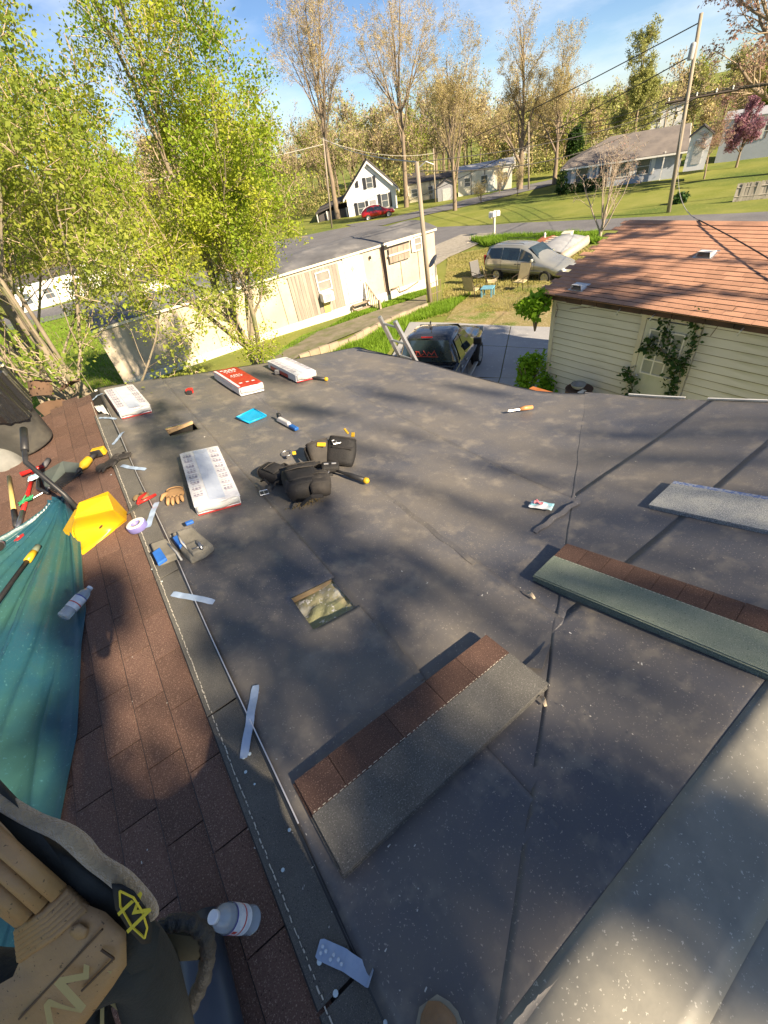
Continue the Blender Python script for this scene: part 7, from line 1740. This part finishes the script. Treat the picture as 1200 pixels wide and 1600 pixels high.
# legs and hips as one trouser mesh
def skin(name, verts, edges, radii, mt, parent, root=0, sub=2):
    me = bpy.data.meshes.new(name); me.from_pydata([tuple(v) for v in verts], edges, []); me.materials.append(mt); o = bpy.data.objects.new(name, me); COL.objects.link(o); o.parent = parent
    o.modifiers.new('skin', 'SKIN'); sv_ = me.skin_vertices[0].data
    for i, r_ in enumerate(radii): sv_[i].radius = (r_, r_) if not isinstance(r_, tuple) else r_
    sv_[root].use_root = True; s = o.modifiers.new('sub', 'SUBSURF'); s.levels = sub; s.render_levels = sub
    me.polygons.foreach_set('use_smooth', [True]*len(me.polygons)); o.modifiers['skin'].use_smooth_shade = True; return o
jean = mat('dark_denim', (.03, .04, .06), (.045, .055, .08), scale=30, rough=.9, bump=.2, bscale=200)
ank = toe+bd_*.24; ank.z = bz+.12
hip = Vector((-.12, -.62, 4.50))
skin('trousers', [hip, hip+Vector((.10, .04, -.05)), ank.lerp(hip, .52)+Vector((.04, -.02, 0)), ank, hip+Vector((-.12, .0, -.05)), Vector((-.36, -.50, 4.05)), Vector((-.40, -.55, 3.72))], [(0, 1), (1, 2), (2, 3), (0, 4), (4, 5), (5, 6)], [.14, .10, .075, .055, .10, .075, .055], jean, e)
# gloved left hand close to the lens: fabric body, fingers, moulded guards
gfab = mat('glove_black_fabric', (.012, .015, .016), (.018, .022, .023), scale=50, rough=.85, bump=.2, bscale=300)
gtan = mat('glove_tan_rubber', (.36, .21, .095), (.28, .165, .07), scale=20, rough=.55, bump=.12, bscale=140, speck=(.12, .07, .03), sscale=260, samt=-.25)
gfuz = mat('glove_tan_suede', (.42, .31, .19), (.30, .22, .13), scale=50, rough=1, bump=.6, bscale=260, sheen=.6)
gyel = mat('glove_yellow', (.75, .58, .03), rough=.6)
D0 = .30
gv = [hp(150, 1500, D0+.045), hp(60, 1400, D0+.045), hp(-60, 1290, D0+.045), hp(-150, 1210, D0+.06), hp(90, 1560, D0+.05), hp(-60, 1520, D0+.05), hp(-180, 1450, D0+.06), hp(130, 1640, D0+.05), hp(0, 1690, D0+.06), hp(-120, 1680, D0+.07), hp(150, 1720, D0+.06), hp(60, 1800, D0+.07), hp(215, 1480, D0+.05), hp(240, 1560, D0+.075), hp(270, 1700, D0+.10)]
glv = skin('glove', gv, [(0, 1), (1, 2), (2, 3), (0, 4), (4, 5), (5, 6), (4, 7), (7, 8), (8, 9), (7, 10), (10, 11), (0, 12), (12, 13), (13, 14)], [.030, .020, .017, .012, .030, .018, .012, .028, .018, .012, .022, .014, .027, .026, .03], gfab, e, root=0)
mb = MB(); lob = [(-60, 1150), (0, 1218), (28, 1248), (55, 1290), (120, 1335), (172, 1375), (225, 1420), (250, 1450), (240, 1510), (190, 1530), (120, 1450), (60, 1380), (-60, 1270)]
def blob(pts, tc_, th_, dome, name, mt_, parent, n=5, off=None):
    """domed pad through a closed outline of pixels; real thickness along the view axis of the hand"""
    m = len(pts); cx_ = sum(p[0] for p in pts)/m; cy_ = sum(p[1] for p in pts)/m; mb = MB(); vs = []
    for k in range(n+1):
        f = 1-k/n; 
        for (px, py) in pts:
            x, y = cx_+(px-cx_)*f, cy_+(py-cy_)*f; vs.append(hp(x, y, tc_-dome*(1-f**2.5)))
    for (px, py) in pts: vs.append(hp(px, py, tc_+th_))
    fs = [(k*m+i, k*m+(i+1) % m, (k+1)*m+(i+1) % m, (k+1)*m+i) for k in range(n) for i in range(m)]
    b0_ = (n+1)*m; fs += [(i, b0_+i, b0_+(i+1) % m, (i+1) % m) for i in range(m)]
    mb.add([tuple(v) for v in vs], [f for f in fs]); return mb.build(name, mt_, parent, smooth=True, bevel=0)
blob(lob, D0+.030, .02, .008, 'knuckle_panel', gfab, glv)
mb = MB(); fz = [(-40, 1225), (20, 1262), (58, 1285), (85, 1293), (110, 1306), (132, 1325), (146, 1345), (170, 1360), (194, 1376), (212, 1398), (236, 1420), (242, 1436)]
fp = [hp(x, y, D0+.026) for x, y in fz]; rng_ = random.Random(2); mb.tube([tuple(p+Vector((0, 0, rng_.uniform(-.001, .001)))) for p in fp], [.005, .006, .0055, .006, .007, .0075, .006, .0065, .0075, .0075, .0065, .004], 12); fo = mb.build('suede_edge', gfuz, glv, smooth=True, sub=1)
# finger guard with three long ribs, creased knuckle and back plate
blob([(-70, 1235), (0, 1283), (15, 1299), (61, 1352), (104, 1392), (66, 1425), (29, 1455), (0, 1433), (-70, 1390)], D0+.015, .02, .004, 'finger_guard', gtan, glv)
for k in range(3):
    a_, b_ = (-60, 1262+38*k), (92-24*k, 1396+18*k)
    mb = MB(); mb.tube([tuple(hp(a_[0], a_[1], D0+.012)), tuple(hp((a_[0]+b_[0])/2, (a_[1]+b_[1])/2, D0+.009)), tuple(hp(b_[0], b_[1], D0+.013))], .0060, 10); mb.build('rib', gtan, glv, smooth=True)
for k in range(6):
    f = k/5; a_ = (104+10*f*5/1.0*.55, 1392+f*26); b_ = (29+f*4, 1455+f*40)
    mb = MB(); mb.tube([tuple(hp(a_[0]+4, a_[1]-2, D0+.017)), tuple(hp((a_[0]+b_[0])/2+4, (a_[1]+b_[1])/2+2, D0+.011)), tuple(hp(*b_, D0+.017))], .0036, 8); mb.build('crease', gtan, glv, smooth=True)
bp = [(128, 1410), (165, 1425), (197, 1456), (198, 1508), (176, 1542), (130, 1604), (60, 1680), (-40, 1680), (-40, 1560), (20, 1526), (33, 1496), (33, 1470)]
blob(bp, D0+.016, .02, .006, 'back_guard', gtan, glv)
# groove, raised square, big letters
for a_, b_ in (((160, 1452), (30, 1592)), ((158, 1484), (178, 1498)), ((178, 1498), (128, 1548))):
    mb = MB(); mb.tube([tuple(hp(*a_, D0+.0105)), tuple(hp(*b_, D0+.0095))], .0009, 6); mb.build('groove', mat('groove_brown', (.10, .055, .025)), glv)
blob([(112, 1448), (124, 1442), (138, 1452), (134, 1466), (120, 1470), (108, 1460)], D0+.0105, .004, .001, 'boss', gtan, glv, 2)
gm = mat('glove_logo_tan', (.62, .46, .17), rough=.6)
def letters(s, px, py, t, size, ang, mt_, name, n=None, ext=.0006):
    c_ = hp(px, py, t); nz = -(ray(px, py).normalized()); xr = AX[0]*math.cos(ang)+AX[1]*math.sin(ang); xr = (xr-nz*xr.dot(nz)).normalized(); yr = nz.cross(xr); M_ = Matrix((xr, yr, nz)).transposed().to_4x4(); M_.translation = c_
    return text_mesh(s, size, M_, mt_, name, glv, ext)
letters('M', 136, 1527, D0+.0075, .040, rad(-52), gm, 'letter'); letters('W', 92, 1588, D0+.007, .036, rad(-52), gm, 'letter'); letters('N', 178, 1572, D0+.052, .030, rad(-28), gm, 'letter')
# wrist tag with yellow emblem
tg = [(174, 1380), (190, 1381), (210, 1392), (228, 1418), (238, 1450), (236, 1474), (222, 1476), (200, 1452), (180, 1420)]
blob(tg, D0-.002, .020, .002, 'wrist_tag', mat('tag_black', (.006, .006, .007), rough=.7), glv)
letters('M', 208, 1427, D0-.0068, .023, rad(62), gyel, 'emblem')
for a_, b_ in (((187, 1392), (208, 1402)), ((208, 1402), (222, 1424)), ((222, 1424), (230, 1450)), ((230, 1450), (226, 1466)), ((226, 1466), (206, 1448)), ((206, 1448), (188, 1416)), ((188, 1416), (187, 1392))):
    mb = MB(); mb.tube([tuple(hp(*a_, D0-.0048)), tuple(hp(*b_, D0-.0048))], .0007, 5); mb.build('emblem_border', gyel, glv)
# pull strap and braided loop hanging behind the cuff
mb = MB(); mb.add([hp(252, 1452, .40), hp(316, 1462, .41), hp(314, 1496, .42), hp(252, 1500, .41)], [(0, 1, 2, 3)]); mb.build('strap', mat('olive_webbing', (.05, .05, .035), rough=.85), glv, solid=.004)
lp = [(250, 1452), (272, 1440), (300, 1442), (322, 1460), (326, 1490), (318, 1530), (302, 1565), (280, 1600), (250, 1640)]
mb = MB(); LPt = [hp(x, y, .40+.004*i) for i, (x, y) in enumerate(lp)]
fine = []
for i in range(len(LPt)-1):
    for k in range(7): fine.append(LPt[i].lerp(LPt[i+1], k/7))
mb.tube([tuple(v) for v in fine], [.0072+.0008*math.sin(i*1.5) for i in range(len(fine))], 12); mb.build('loop', mat('black_webbing', (.010, .012, .016), (.018, .021, .025), scale=60, rough=.6, bump=.4, bscale=200), glv, smooth=True)

# heap of leaves, cardboard and branches beyond the roof end
e = thing('debris_heap', 'heap of dead leaves, cardboard and branches beyond the trash can', 'heap', loc=(0, 0, 0))
hc = azr(75, 628, 7.3); hc.z = 1.9; g = np.random.default_rng(12)
mb = MB(); mb.grid(lambda u, v: (hc.x-1.6+2.6*u, hc.y-.9+2.4*v, -.1+2.15*math.exp(-((u-.5)**2+(v-.45)**2)*5)+.25*mnoise.noise(Vector((u*6, v*6, 2)))), 40, 34); mb.build('mound', mat('leaf_litter', (.09, .06, .038), (.04, .03, .02), scale=9, detail=9, rough=.95, bump=.8, bscale=20, speck=(.38, .28, .18), sscale=24, samt=.2), e, smooth=True)
n = 5200; u = g.uniform(.05, .95, n); v = g.uniform(.05, .95, n); z = -.1+2.15*np.exp(-((u-.5)**2+(v-.45)**2)*5)+.08
P = np.column_stack([hc.x-1.6+2.6*u, hc.y-.9+2.4*v, z+g.uniform(0, .12, n)]); o = leaves_mesh('dead_leaves', P, .10, mat('dead_leaf', (.24, .15, .08), (.34, .24, .15), scale=3, rough=.9), e, 5); o['kind'] = 'stuff'
cardb = mat('wet_cardboard', (.13, .075, .045), (.09, .055, .035), scale=3, rough=.9)
for (px, py, sx, sy, rx, rz, up) in ((85, 636, .34, .22, .5, .3, 0), (112, 606, .3, .14, -.3, 1.0, .05), (66, 612, .3, .2, .9, -.6, .05)):
    p = azr(px, py, 7.0); mb = MB(); mb.grid(lambda u, v: (-sx/2+sx*u, -sy/2+sy*v, .03*math.sin(u*5)), 8, 4); o = mb.build('cardboard', cardb, e, solid=.012); o.matrix_local = T(p.x, p.y, p.z+up, rx=rx, rz=rz)
for i in range(14):
    p = azr(60+g.uniform(-50, 60), 600+g.uniform(-20, 30), 7.0+g.uniform(-.3, .6)); d = Vector((g.normal(0, .5), g.normal(0, .5), g.uniform(.1, .9))); mb = MB(); mb.tube([tuple(p), tuple(p+d*.4+Vector((0, 0, .05))), tuple(p+d*.9)], [.012, .008, .003], 5); mb.build('branch', white_bark if i % 2 else bark_m, e, smooth=True)
